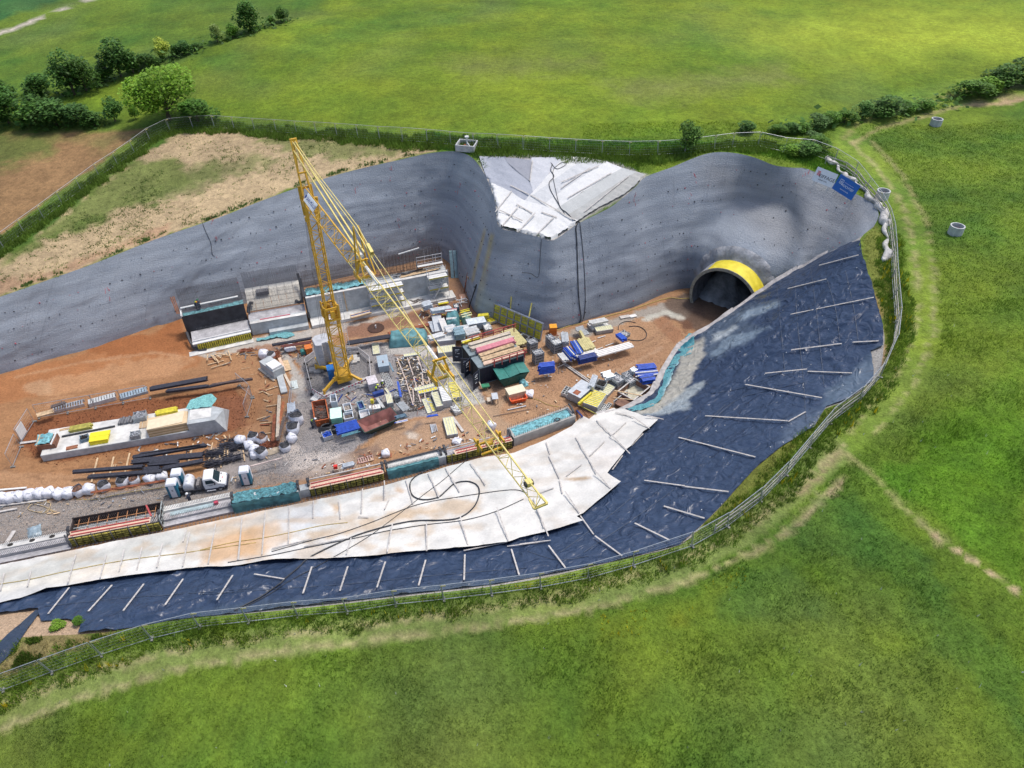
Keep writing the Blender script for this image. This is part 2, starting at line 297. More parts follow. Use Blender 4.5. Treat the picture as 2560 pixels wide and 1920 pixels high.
plateau_layers = [
 ('P', [(-900,-300),(2600,-300),(3400,60),(2500,200),(2150,260),(1900,300),(1500,350),(1100,330),(500,290),(200,300),(-900,500)], (.125,.19,.016), 12, 8),
 ('P', [(-900,-300),(1000,-300),(800,30),(560,110),(330,200),(150,235),(-900,330)], (.092,.155,.018), 10, 8),
 ('P', [(700,200),(1500,120),(2100,200),(1900,330),(1500,340),(1000,310)], (.145,.205,.016), 60, 20, .9),
 ('P', [(1800,60),(2300,20),(2800,60),(2900,120),(2300,150),(1900,110)], (.27,.33,.03), 60, 15, .9),  # sunlit patch between cloud shadows, its brightness put into the field colour
 ('P', [(1100,150),(1500,140),(1500,170),(1150,190)], (.15,.16,.05), 30, 20, .6),
 ('P', [(1500,210),(1950,170),(2000,200),(1600,250)], (.16,.165,.06), 30, 20, .6),
 ('P', [(500,150),(900,60),(1300,-20),(1300,20),(900,110),(560,190)], (.09,.16,.02), 15, 10, .7),
 ('P', [(-200,120),(240,-30),(200,-120),(-600,-120),(-600,160)], (.030,.105,.028), 3, 2),
 ('P', [(-60,106),(0,83),(60,62),(120,36),(180,14),(235,-5),(320,-40)], (.46,.40,.34), 2, 1.5, 1, 3.5),
 ('P', [(0,330),(370,325),(372,318),(330,350),(150,475),(0,590),(-500,900),(-800,600),(-600,350)], (.26,.155,.072), 3, 4),
 ('P', [(-500,330),(0,320),(150,330),(130,380),(0,420),(-400,480)], (.10,.14,.03), 25, 22, .85),
 ('P', [(150,345),(300,330),(340,335),(260,380)], (.16,.16,.05), 20, 20, .6),
 ('P', [(-700,1010),(0,605),(200,465),(400,325),(520,305),(760,320),(860,345),(1000,372),(1090,375),(860,432),(746,465),(544,545),(389,598),(240,657),(0,742),(-700,1000)], (.40,.30,.175), 4, 7),
 ('P', [(0,600),(190,470),(400,325),(480,300),(860,320),(1000,345),(1000,362),(860,343),(700,325),(520,315),(430,340),(330,405),(210,500),(60,620),(0,650),(-600,980)], (.070,.135,.018), 5, 9),
 ('P', [(70,600),(220,480),(340,400),(440,400),(480,440),(400,500),(300,520),(200,570),(100,610)], (.105,.15,.028), 12, 16, .85),
 ('P', [(330,480),(480,430),(640,380),(700,400),(560,450),(420,510)], (.13,.16,.045), 12, 26, .65),
 ('P', [(600,330),(860,350),(1000,380),(900,400),(700,380)], (.12,.165,.035), 10, 24, .7),
 ('P', [(0,640),(100,600),(230,540),(270,545),(100,620),(0,665)], (.11,.15,.03), 8, 14, .8),
 ('P', [(420,440),(540,400),(560,440),(440,480)], (.12,.15,.04), 14, 18, .7),
 ('P', [(0,700),(150,670),(420,560),(420,580),(240,650),(60,715),(-300,830),(-300,800)], (.36,.215,.13), 8, 10, .7),
 ('P', [(1060,330),(1200,345),(1750,352),(2050,360),(2100,400),(2170,480),(2080,450),(1990,405),(1880,385),(1760,370),(1640,400),(1580,430),(1500,395),(1300,395),(1190,390),(1100,372)], (.075,.16,.015), 4, 5),
 ('P', [(1190,398),(1330,402),(1490,398),(1580,425),(1620,440),(1660,415),(1560,390),(1300,385)], (.12,.19,.02), 4, 5, .8),
 ('T', [(870,385),(1040,390),(1420,386),(1690,418),(1945,510),(1800,655),(1640,735),(1500,830),(1352,945),(1130,895),(980,865),(940,700),(900,540),(880,450)], (.40,.38,.35), 2, 2),
 ('G', [(230,1150),(480,1120),(600,1230),(830,1195),(760,1260),(300,1420),(0,1560),(-60,1480),(100,1340)], (.24,.19,.085), 3, 8, .9),
 ('P', [(2150,600),(2190,560),(2215,600),(2240,700),(2258,800),(2235,880),(2190,960),(2130,990),(2060,1050),(1960,1150),(1830,1290),(1740,1340),(1600,1380),(1700,1350),(1830,1220),(2000,1060),(2120,1000),(2205,880),(2205,800),(2170,700)], (.15,.165,.035), 3, 6, .9),
 ('P', [(2175,740),(2195,735),(2208,830),(2200,850)], (.27,.18,.08), 3, 5, .8),
 ('P', [(2180,878),(2208,862),(2216,900),(2192,935)], (.37,.25,.15), 2, 2),
 # mown ring track and its wheel ruts
 ('P', [(2560,210),(2400,235),(2250,270),(2150,320),(2120,360),(2200,440),(2270,540),(2300,680),(2310,820),(2260,960),(2150,1080),(2030,1190),(1900,1290),(1700,1390),(1500,1440),(1300,1480),(1000,1520),(700,1560),(450,1590),(250,1640),(0,1740),(-200,1820)], (.15,.225,.03), 6, 5, .85, 36),
 ('P', [(2080,1130),(1960,1240),(1850,1330),(1650,1435),(1400,1505),(1100,1552),(800,1590),(500,1630),(250,1690),(0,1785),(-200,1860)], (.175,.222,.058), 6, 4, .95, 40),
 ('P', [(2112,1110),(2006,1202),(1906,1290),(1806,1356),(1655,1421),(1400,1490),(1100,1538),(800,1577),(500,1613),(250,1672),(0,1764)], (.33,.30,.14), 3, 3, .9, 6),
 ('P', [(2105,1195),(2010,1290),(1900,1375),(1700,1460),(1500,1515),(1250,1562),(1000,1592),(700,1627),(450,1672),(200,1745),(0,1822)], (.30,.275,.125), 4, 3, .9, 6.5),
 ('P', [(2110,1200),(2060,1250),(2010,1300),(1960,1345)], (.38,.29,.18), 3, 4, .85, 4),
 ('P', [(2090,1140),(2050,1190),(2000,1230)], (.28,.22,.12), 5, 6, .8, 6),
 ('P', [(2130,355),(2200,430),(2262,520),(2285,620),(2298,740),(2288,830),(2240,940),(2120,1080)], (.29,.28,.11), 3, 3, .85, 4.5),
 ('P', [(2180,355),(2250,430),(2320,560),(2338,700),(2335,830),(2290,950),(2180,1090)], (.28,.27,.105), 3, 3, .8, 4.5),
 ('P', [(2560,232),(2450,250),(2330,285),(2200,320),(2130,360)], (.30,.25,.12), 3, 4, .7, 4),
 ('P', [(2430,262),(2520,256),(2600,240)], (.42,.29,.18), 3, 3, .8, 5),
 ('P', [(2560,215),(2400,235),(2280,262),(2150,305),(2110,345)], (.24,.21,.09), 4, 5, .6, 5),
 ('P', [(2105,1130),(2150,1160),(2200,1205),(2260,1270),(2340,1340),(2430,1400),(2500,1450),(2620,1530)], (.30,.28,.12), 3, 3, .9, 6),
 ('P', [(2330,1335),(2430,1400),(2500,1450),(2620,1530)], (.42,.31,.19), 2, 2, .95, 4.5),
 ('P', [(2180,1180),(2230,1260),(2330,1560),(2560,1700)], (.12,.20,.018), 60, 20, .4, 40),
 ('M', [(560,500),(900,450),(1150,520),(1250,640),(1150,760),(700,740),(600,640)], (.07,.135,.024), 16, 26, .6),
 ('M', [(1000,280),(1130,120),(1300,90),(1500,200),(1700,400),(1900,560),(1800,700),(1600,560),(1300,400),(1100,380)], (.068,.14,.022), 16, 28, .6),
 ('M', [(1650,300),(1750,430),(1850,600),(1950,760),(2100,900),(2212,1000),(2212,1300),(1900,1000),(1600,700)], (.065,.135,.022), 18, 30, .55),
 ('M', [(1480,20),(1700,150),(2000,420),(2212,560),(2212,-100),(1480,-100)], (.085,.185,.014), 15, 10, .8),
 ('M', [(1600,-60),(1700,-300),(2212,-600),(2212,0),(2000,100)], (.09,.195,.013), 40, 20, .8),
 ('M', [(1000,420),(1200,460),(1350,700),(1500,800),(1650,850),(1500,950),(1250,720)], (.125,.20,.014), 25, 25, .75),
 ('M', [(0,700),(300,620),(500,600),(700,480),(560,700),(300,780),(0,850)], (.14,.20,.020), 18, 22, .7),
 ('M', [(370,700),(430,700),(440,750),(380,760)], (.20,.235,.02), 14, 10, .6),
 ('M', [(1350,1100),(1500,1150),(1800,1502),(1500,1502)], (.11,.17,.018), 30, 25, .5),
 ('M', [(900,0),(1050,-120),(1200,-300),(1320,-500),(1380,-540),(1250,-300),(1120,-80),(960,80)], (.09,.15,.02), 5, 6, .4),
]
def shape_ground(V):
    xy = V[:, :2]; pp = back(V); r = np.sqrt((xy**2).sum(1)); near = np.clip((140-r)/100, 0, 1)
    return V
def gz(xy):
    z = Gf(xy); z += .10*fbm(xy, 7, 3, 3)+.05*fbm(xy, 1.6, 2, 5); return z
loopH = resample(hole, .7, True)
def jgrid(x0, x1, y0, y1, s):
    X, Y = np.meshgrid(np.arange(x0, x1, s), np.arange(y0, y1, s)); P = np.column_stack([X.ravel(), Y.ravel()]); return P+np.random.uniform(-.33, .33, P.shape)*s
def visible(P, m=120):
    q = back(np.column_stack([P, Gf(P)])); return (q[:, 0] > -m) & (q[:, 0] < 2560+m) & (q[:, 1] > -m) & (q[:, 1] < 1920+m)
pts = []
def ring(s, y0, y1, xr):
    P = jgrid(-xr, xr, y0, y1, s); P = P[visible(P)]
    P = P[~inpoly(P, hole2)]; P = P[dist_line(P, hole2, True) > s*.45]; pts.append(P)
ring(.5, 10, 62, 60); ring(.62, 62, 112, 100); ring(1.3, 112, 170, 190); ring(2.6, 170, 420, 420)
P = jgrid(-260, 260, -60, 420, 9); P = P[~visible(P, 100)]; P = P[~inpoly(P, hole2)]; P = P[dist_line(P, hole2, True) > 4]; pts.append(P)
P = jgrid(-2200, 2200, -1400, 2600, 110); P = P[(np.abs(P[:,0]) > 280) | (P[:,1] < -80) | (P[:,1] > 440)]; pts.append(P)
inner = np.vstack(pts)
def gz_rim(xy):
    z = gz(xy); d = dist_line(xy, hole2, True); k = np.clip(1-d/2.5, 0, 1)
    return z
hz = {}
def zfun(xy):
    z = gz(xy)
    lx = np.array([(p.x, p.y) for p in loopH]); lz = np.array([p.z for p in loopH])
    near = np.where(dist_line(xy, hole2, True) < 3.0)[0]
    for i0 in range(0, len(near), 4000):
        ii = near[i0:i0+4000]; D = np.sqrt(((xy[ii][:, None]-lx[None])**2).sum(-1)); j = D.argmin(1); d = D[np.arange(len(ii)), j]
        k = np.clip(1-d/3.0, 0, 1)**1.3; z[ii] = z[ii]*(1-k)+lz[j]*k
    return z
def vary(xy, C):
    g = np.clip((C[:, 1]/(C[:, 0]+1e-6)-1.15)*2.2, 0, 1)[:, None]
    a = np.clip(fbm(xy, 8, 4, 12)*1.9, -1, 1)[:, None]; b = np.clip(fbm(xy, 2.4, 4, 15)*1.8, -1, 1)[:, None]; c = np.clip(fbm(xy, 15, 3, 18)*2-.1, 0, 1)[:, None]
    C = C*(1+g*(a*np.array([.26,.12,.05])+b*np.array([.16,.10,.05]))); C = C*(1-g*c*.35)+np.array([.135,.165,.055])*g*c*.35
    u = np.column_stack([xy[:, 0]*.26+xy[:, 1]*.97, (-xy[:, 0]*.97+xy[:, 1]*.26)*.14]); st = fbm(u, 3.2, 3, 23)[:, None]; far = np.clip((xy[:, 1:2]-95)/30, 0, 1)
    return C*(1+g*far*st*.22)
VG, TG = trimesh([(loopH, True)], inner, zfun, lambda c: ~inpoly(c, hole2), 'ground')
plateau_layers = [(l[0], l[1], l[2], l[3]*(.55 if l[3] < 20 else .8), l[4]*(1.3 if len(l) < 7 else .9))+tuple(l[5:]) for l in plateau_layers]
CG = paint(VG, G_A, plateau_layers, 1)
k = (1+.20*fbm(VG[:, :2], 9, 3, 9)+.22*fbm(VG[:, :2], 2.0, 3, 4))[:, None]; CG = CG*k
CG = vary(VG[:, :2], CG)
CG = np.clip(CG, .01, .9)
def ground_mat(name, fine, bump, rough=.95, amp=.35, fine2=6.0, spec=.2):
    m, t, b = newmat(name); N = t.nodes; Lk = t.links
    at = N.new('ShaderNodeAttribute'); at.attribute_name = 'Col'; geo = N.new('ShaderNodeNewGeometry')
    def nz(scale, det=5, rgh=.6):
        n = N.new('ShaderNodeTexNoise'); n.inputs['Scale'].default_value = scale; n.inputs['Detail'].default_value = det; n.inputs['Roughness'].default_value = rgh
        Lk.new(geo.outputs['Position'], n.inputs['Vector']); return n
    a = nz(fine); c = nz(fine2, 4)
    ad = N.new('ShaderNodeMath'); ad.operation = 'ADD'; Lk.new(a.outputs[0], ad.inputs[0]); Lk.new(c.outputs[0], ad.inputs[1])
    mr = N.new('ShaderNodeMapRange'); mr.inputs[1].default_value = .65; mr.inputs[2].default_value = 1.35; mr.inputs[3].default_value = 1-amp; mr.inputs[4].default_value = 1+amp
    Lk.new(ad.outputs[0], mr.inputs[0])
    vm = N.new('ShaderNodeVectorMath'); vm.operation = 'SCALE'; Lk.new(at.outputs['Color'], vm.inputs[0]); Lk.new(mr.outputs[0], vm.inputs['Scale'])
    Lk.new(vm.outputs[0], b.inputs['Base Color']); b.inputs['Roughness'].default_value = rough; b.inputs['Specular IOR Level'].default_value = spec
    bp = N.new('ShaderNodeBump'); bp.inputs['Distance'].default_value = bump; bp.inputs['Strength'].default_value = 1; Lk.new(ad.outputs[0], bp.inputs['Height']); Lk.new(bp.outputs[0], b.inputs['Normal'])
    return m
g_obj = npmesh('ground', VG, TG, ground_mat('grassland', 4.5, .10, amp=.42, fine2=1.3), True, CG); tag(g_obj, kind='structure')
addbvh(VG, TG)
# ---------------- pit floor
EARTH=(.36,.185,.085); EARTH_D=(.25,.105,.045); CLAY=(.44,.235,.11); GRAV=(.30,.285,.28); GRAVD=(.20,.20,.205); LEAN=(.46,.44,.40); MUD=(.21,.14,.10); PALE=(.52,.47,.42)
fl = resample([Vector(p) for p in [(-130,15,0),(40,15,0),(60,60,0),(60,110,0),(-130,110,0)]], 8, True)
P = jgrid(-75, 40, 36, 92, .36); q = back(np.column_stack([P, np.zeros(len(P))])); P = P[(q[:,0] > -120) & (q[:,0] < 2000) & (q[:,1] > 730) & (q[:,1] < 1480)]
P2 = jgrid(-125, 55, 20, 106, 3); q = back(np.column_stack([P2, np.zeros(len(P2))])); P2 = P2[~((q[:,0] > -120) & (q[:,0] < 2000) & (q[:,1] > 730) & (q[:,1] < 1480))]
def fz(xy): return .04*fbm(xy, 3, 3, 2)+.025*fbm(xy, .7, 2, 8)-.03
VF, TF = trimesh([(fl, True)], np.vstack([P, P2]), fz, lambda c: np.ones(len(c), bool), 'floor')
floor_layers = [
 ('C', [(-300,900),(0,760),(451,650),(1160,420),(1290,650),(1260,720),(700,830),(300,900),(0,960),(-300,1000)], (.40,.185,.075), 8, 10),
 ('C', [(300,800),(700,700),(1100,620),(1250,660),(1100,760),(700,840),(300,930)], (.50,.30,.16), 14, 18, .7),
 ('C', [(480,560),(800,500),(1160,430),(1250,620),(1000,640),(700,640)], (.33,.125,.04), 14, 20, .7),
 ('C', [(140,820),(300,800),(330,870),(200,910)], (.52,.36,.22), 10, 14, .6),
 ('C', [(180,1040),(600,950),(1200,860),(1560,820),(1700,900),(1660,1080),(1580,1100),(1500,1180),(900,1270),(300,1340),(100,1270),(80,1130)], (.34,.17,.075), 6, 8, .9),
 ('C', [(200,1060),(700,960),(1500,850),(1580,930),(1540,1120),(1450,1140),(1300,1160),(350,1330),(240,1300),(130,1200)], (.225,.082,.033), 5, 6, .85),
 ('C', [(1400,900),(1560,900),(1600,1080),(1480,1110)], (.24,.10,.05), 6, 10, .7),
 ('C', [(0,1380),(400,1400),(900,1400),(1060,1480),(700,1500),(0,1500),(-300,1400)], (.44,.27,.15), 8, 10, .8),
 ('C', [(-300,1560),(0,1590),(500,1560),(1060,1450),(1640,1380),(1800,1290),(2212,1180),(2212,1400),(1900,1440),(1500,1520),(1200,1600),(900,1646),(400,1800),(-300,1900)], GRAV, 5, 7),
 ('A', [(-400,1659),(200,1600),(260,1300),(430,1250),(420,1100),(380,950),(300,880),(480,790),(800,770),(1100,750),(1200,850),(1760,870),(1900,1100),(2000,1280),(1700,1350),(1600,1390),(1300,1400),(1100,1480),(900,1659),(600,1800),(-400,1900)], GRAV, 4, 6),
 ('A', [(390,900),(560,870),(800,800),(960,870),(1000,1080),(620,1230),(480,1180),(430,1000)], GRAVD, 6, 6, .9),
 ('A', [(1200,880),(1380,870),(1540,1100),(1400,1160),(1250,1130)], (.17,.15,.135), 8, 10, .8),
 ('A', [(1100,1500),(1300,1440),(1450,1400),(1640,1330),(2212,1250),(2600,1500),(2212,1659),(1000,1700),(960,1640)], (.42,.27,.16), 5, 8, .9),
 ('A', [(1290,1510),(1420,1520),(1420,1590),(1300,1600)], (.60,.52,.42), 6, 10, .8),
 ('K', [(560,640),(640,600),(840,520),(880,600),(800,680),(600,740)], (.26,.17,.12), 5, 5, .8),
 ('K', [(540,640),(620,590),(830,520),(1000,480),(1180,380),(1240,300),(1300,330),(1200,400),(1000,480),(830,540),(640,620)], (.14,.12,.11), 4, 4, .7),
 ('D', [(700,340),(900,330),(950,380),(1000,420),(800,440),(560,470),(640,380)], (.58,.52,.46), 10, 14, .7),
 ('D', [(300,480),(700,460),(960,330),(1040,400),(600,540),(300,560)], (.36,.27,.20), 10, 14, .6),
 ('K', [(-200,620),(-100,560),(120,620),(350,600),(420,700),(200,760),(0,780)], (.58,.53,.48), 12, 14, .7),
 ('A', [(170,770),(300,860),(300,900),(380,1000),(450,1200),(420,1260),(300,1260),(290,1150),(300,1000),(230,880),(100,800),(0,790),(0,740)], LEAN, 3, 5),
 ('A', [(480,620),(700,590),(1000,540),(1340,440),(1700,370),(1700,400),(1400,470),(1100,560),(700,680),(200,760),(0,780),(0,720)], LEAN, 4, 6, .8),
 ('E', [(270,1100),(480,1080),(740,960),(1200,900),(1200,960),(700,1050),(400,1120)], LEAN, 3, 5),
 ('A', [(0,790),(480,720),(500,760),(300,800),(0,830)], (.34,.17,.09), 5, 8, .8),
 ('A', [(780,620),(1100,560),(1400,470),(1700,400),(1850,400),(2000,520),(1750,600),(1500,680),(1300,640),(1000,730),(790,750)], (.27,.14,.085), 5, 8, .95),
 ('A', [(800,700),(1000,680),(1450,560),(1500,600),(1000,740),(800,750)], (.45,.26,.13), 5, 6, .8),
 ('A', [(1690,150),(1760,150),(1850,400),(1800,450),(1700,350)], (.26,.15,.10), 4, 6, .9),
 ('A', [(1100,750),(1500,760),(1560,860),(1250,870),(1130,850)], LEAN, 4, 6),
 ('A', [(1560,870),(1800,880),(1800,1080),(1900,1150),(2000,1290),(1900,1330),(1800,1290),(1700,1150),(1640,950)], (.50,.49,.44), 4, 4),
 ('B', [(280,800),(420,780),(520,900),(600,1080),(520,1200),(440,1300),(0,1300),(-60,1100),(100,1060),(350,980)], (.45,.30,.18), 5, 6, .9),
 ('B', [(200,480),(480,330),(800,430),(1400,300),(1640,240),(1900,250),(2080,420),(2000,560),(1850,760),(1700,950),(1300,1100),(1020,1150),(560,1180),(420,1100),(560,900),(640,760),(560,560)], (.43,.25,.13), 5, 8),
 ('B', [(700,600),(1100,640),(1600,560),(1900,500),(1700,700),(1300,760),(800,900)], (.36,.20,.105), 14, 20, .6),
 ('B', [(580,540),(700,500),(860,560),(900,650),(760,650)], (.48,.28,.12), 10, 12, .6),
 ('B', [(560,340),(800,430),(780,480),(600,470),(440,380)], (.17,.115,.085), 5, 6, .9),
 ('B', [(830,400),(1150,350),(1500,240),(1900,110),(2050,40),(2150,100),(2100,240),(1900,240),(1640,260),(1450,330),(1150,420),(830,450)], (.34,.32,.28), 5, 8, .9),
 ('B', [(1640,270),(1850,200),(2050,200),(2090,260),(2000,300),(1850,240),(1700,300)], (.50,.50,.43), 5, 8, .9),
 ('B', [(1850,235),(1990,300),(2050,400),(2130,330),(2212,300),(2212,0),(2100,240),(2020,280)], (.15,.075,.045), 6, 8, .95),
 ('B', [(1780,270),(1860,250),(2000,350),(2030,420),(1960,480),(1850,380)], (.33,.16,.08), 6, 8, .8),
 ('U', [(60,1300),(250,1250),(640,1290),(500,1400),(300,1520),(260,1500),(220,1450),(60,1350)], (.13,.085,.06), 6, 8, .9),
 ('B', [(1010,1050),(1100,1000),(1250,1080),(1180,1140),(1080,1120)], (.25,.12,.06), 5, 7, .9),
 ('B', [(290,800),(420,780),(500,860),(480,960),(340,900)], (.22,.13,.08), 6, 7, .8),
 ('C', [(60,1230),(140,1330),(330,1385),(700,1340),(1100,1265),(1400,1200),(1560,1140)], (.24,.125,.06), 1.5, 2.5, .75, 1.6),
 ('C', [(90,1210),(170,1300),(340,1350),(700,1310),(1100,1235),(1400,1170),(1530,1110)], (.24,.125,.06), 1.5, 2.5, .75, 1.6),
 ('C', [(0,1360),(300,1440),(700,1440),(1050,1390)], (.30,.17,.09), 1.5, 2.5, .7, 2),
 ('C', [(0,1330),(300,1410),(700,1410),(1000,1360)], (.30,.17,.09), 1.5, 2.5, .7, 1.6),
 ('C', [(0,960),(500,880),(1000,790),(1500,740),(1700,800),(1760,950),(1700,1080)], (.30,.155,.075), 1.5, 2.5, .6, 2),
 ('C', [(0,990),(500,915),(1000,825),(1480,775),(1660,830),(1710,950),(1650,1060)], (.30,.155,.075), 1.5, 2.5, .6, 2),
 ('C', [(100,780),(500,690),(1000,620),(1250,660)], (.48,.30,.17), 1.5, 2.5, .6, 3),
 ('B', [(1020,1120),(700,1000),(620,820),(760,700),(1100,650),(1500,600),(1800,480),(1950,330)], (.30,.175,.10), 1.5, 2.5, .55, 2.5),
 ('B', [(960,1140),(640,1010),(570,820),(720,680),(1060,620),(1480,560),(1760,440),(1900,300)], (.30,.175,.10), 1.5, 2.5, .55, 2.5),
 ('B', [(1100,780),(1500,700),(1850,520)], (.50,.33,.20), 1.5, 2.5, .5, 3),
 ('D', [(0,640),(300,560),(700,440),(960,360)], (.30,.24,.19), 1.5, 2.5, .6, 2.5),
 ('G', [(0,560),(500,400),(1100,280),(1600,230)], (.24,.21,.19), 1.5, 2.5, .5, 2.5),
 ('G', [(0,470),(500,340),(1100,220),(1500,200)], (.36,.31,.27), 1.5, 2.5, .5, 3),
 ('C', [(1580,1100),(1680,1060),(1860,830),(1900,900),(1820,1180),(1740,1260)], (.40,.22,.11), 5, 6, .7),
]
CF = paint(VF, (.38,.21,.10), [(l[0], l[1], l[2], l[3]*.35, l[4]*1.25)+tuple(l[5:]) for l in floor_layers], 4)
lum = CF.mean(1, keepdims=True); CF = (CF*.90+lum*.10)*np.array([.95,.93,.93]); lf = np.clip((900-back(VF)[:, :1])/500, 0, 1); CF = CF*(1-lf*np.array([.02,.10,.20]))
CF = CF*(1+.13*fbm(VF[:, :2], 4, 4, 9)+.13*fbm(VF[:, :2], .9, 3, 14))[:, None]; CF = np.clip(CF, .02, .85)
fo = npmesh('pit_floor', VF, TF, ground_mat('site_floor', 14, .05, .9, .30, 3.5), True, CF); tag(fo, kind='structure')
addbvh(VF, TF)
# ---------------- shotcrete walls: loft from toe to rim
TOE = zl('P', [(-500,1070),(-250,1000),(0,935),(60,917),(117,899),(233,869),(350,827),(410,810),(460,795),(560,772),(680,742),(800,708),(900,684),(1000,662),(1060,646),(1095,642),(1120,655),(1140,685),(1163,728),(1187,778),
  (1230,800),(1290,812),(1340,822),(1385,822),(1443,808),(1480,796),(1521,784),(1560,775),(1599,765),(1640,752),(1676,742),(1700,738),(1722,730),(1744,718),(1775,700),(1825,695),(1880,700),(1930,712),(1975,694),(2020,672),(2070,642),(2112,622),(2150,600),(2180,575)])
TOEZ = [0]*22+[0]*12; 
toe = []
for i, p in enumerate(TOE):
    z = 0.0
    if i >= 36: z = {36:.5, 37:1.5, 38:6.3, 39:7.6, 40:9.6, 41:11.9, 42:13.9, 43:14.9}.get(i, 0)
    toe.append(F(p[0], p[1], z))
# the wall behind the concrete structure stands on the floor too; matching indices rim <-> toe
MATCH = [(0,0),(2,2),(5,6),(7,8),(9,12),(11,14),(12,15),(13,16),(14,17),(16,18),(17,19),(20,23),(22,26),(24,28),(26,30),(29,32),(30,33.5),(31,35),(33,37),(35,38.6),(37,41),(39,43)]
def along(poly, t):
    i = min(int(t), len(poly)-2); return poly[i].lerp(poly[i+1], t-i)
rimc = [F(*p) for p in RIM]
rim_s = smoothline(rimc, 6); toe_s = smoothline(toe, 6)
colsA = []; SUB = 11
for (a0, b0), (a1, b1) in zip(MATCH[:-1], MATCH[1:]):
    L = (along(rim_s, min(a1*6, len(rim_s)-1))-along(rim_s, a0*6)).length+(along(toe_s, min(b1*6, len(toe_s)-1))-along(toe_s, b0*6)).length
    n = max(3, int(L/1.0))
    for j in range(n): t = j/n; colsA.append(((a0+(a1-a0)*t)*6, (b0+(b1-b0)*t)*6))
colsA.append((len(rim_s)-1, len(toe_s)-1))
NV = 34; VW = []; 
TUN_C = Vector((28.6, 82.3, 1.9)); TUN_R = 4.75; TUN_D = Vector((.62, .7846, 0)); TUN_X = Vector((.7846, -.62, 0))
L = 0; prev = None; UVW = []
for (a, b) in colsA:
    r = along(rim_s, a); t = along(toe_s, b); m = (r+t)/2
    if prev is not None: L += (m-prev).length
    prev = m
    hd = (r-t); hd.z = 0
    for j in range(NV+1):
        v = j/NV
        # slightly concave: steep below, laid back towards the rim
        p = t.lerp(r, v); k = v**1.35
        p.x = t.x+(r.x-t.x)*k; p.y = t.y+(r.y-t.y)*k; p.z = t.z-.25*(1-v)+(r.z-t.z)*v
        VW.append(p); UVW.append((L, p.z))
VW = np.array([tuple(p) for p in VW]); UVW = np.array(UVW)
nn = fbm(np.column_stack([UVW[:,0], UVW[:,1]*1.5]), 3.5, 4, 21)*.20+fbm(np.column_stack([UVW[:,0]*.35, UVW[:,1]*2.2]), 1.3, 3, 22)*.10
nn += .07*fbm(np.column_stack([UVW[:,0], UVW[:,1]]), .9, 2, 29)
top = np.tile(np.clip((1-np.arange(NV+1)/NV)*6, 0, 1), len(colsA)); VW[:, 1] -= nn*top; VW[:, 0] += nn*top*.3
dW = VW-np.array(TUN_C); lxW = dW@np.array(TUN_X); alW = dW@np.array(TUN_D); rW = np.sqrt(lxW**2+np.maximum(dW[:,2],0)**2)
wW = np.clip((TUN_R+5.5-rW)/5.0, 0, 1); wW = wW*wW*(3-2*wW)*(np.abs(alW) < 16); VW = VW+(wW*(2.3-alW))[:, None]*np.array(TUN_D)
TW = []
nc = len(colsA)
for i in range(nc-1):
    for j in range(NV):
        a = i*(NV+1)+j; q = (a, a+NV+1, a+NV+2, a+1); c = Vector(VW[list(q)].mean(0))
        d = c-TUN_C; lx = d.dot(TUN_X); lz = d.z
        if (lx*lx+max(lz,0)**2) < (TUN_R+.15)**2 and c.z < 7.5 and abs(d.dot(TUN_D)) < 14 and (lz > 0 or abs(lx) < TUN_R+.1): continue
        TW.append(q)
TW = np.array(TW)
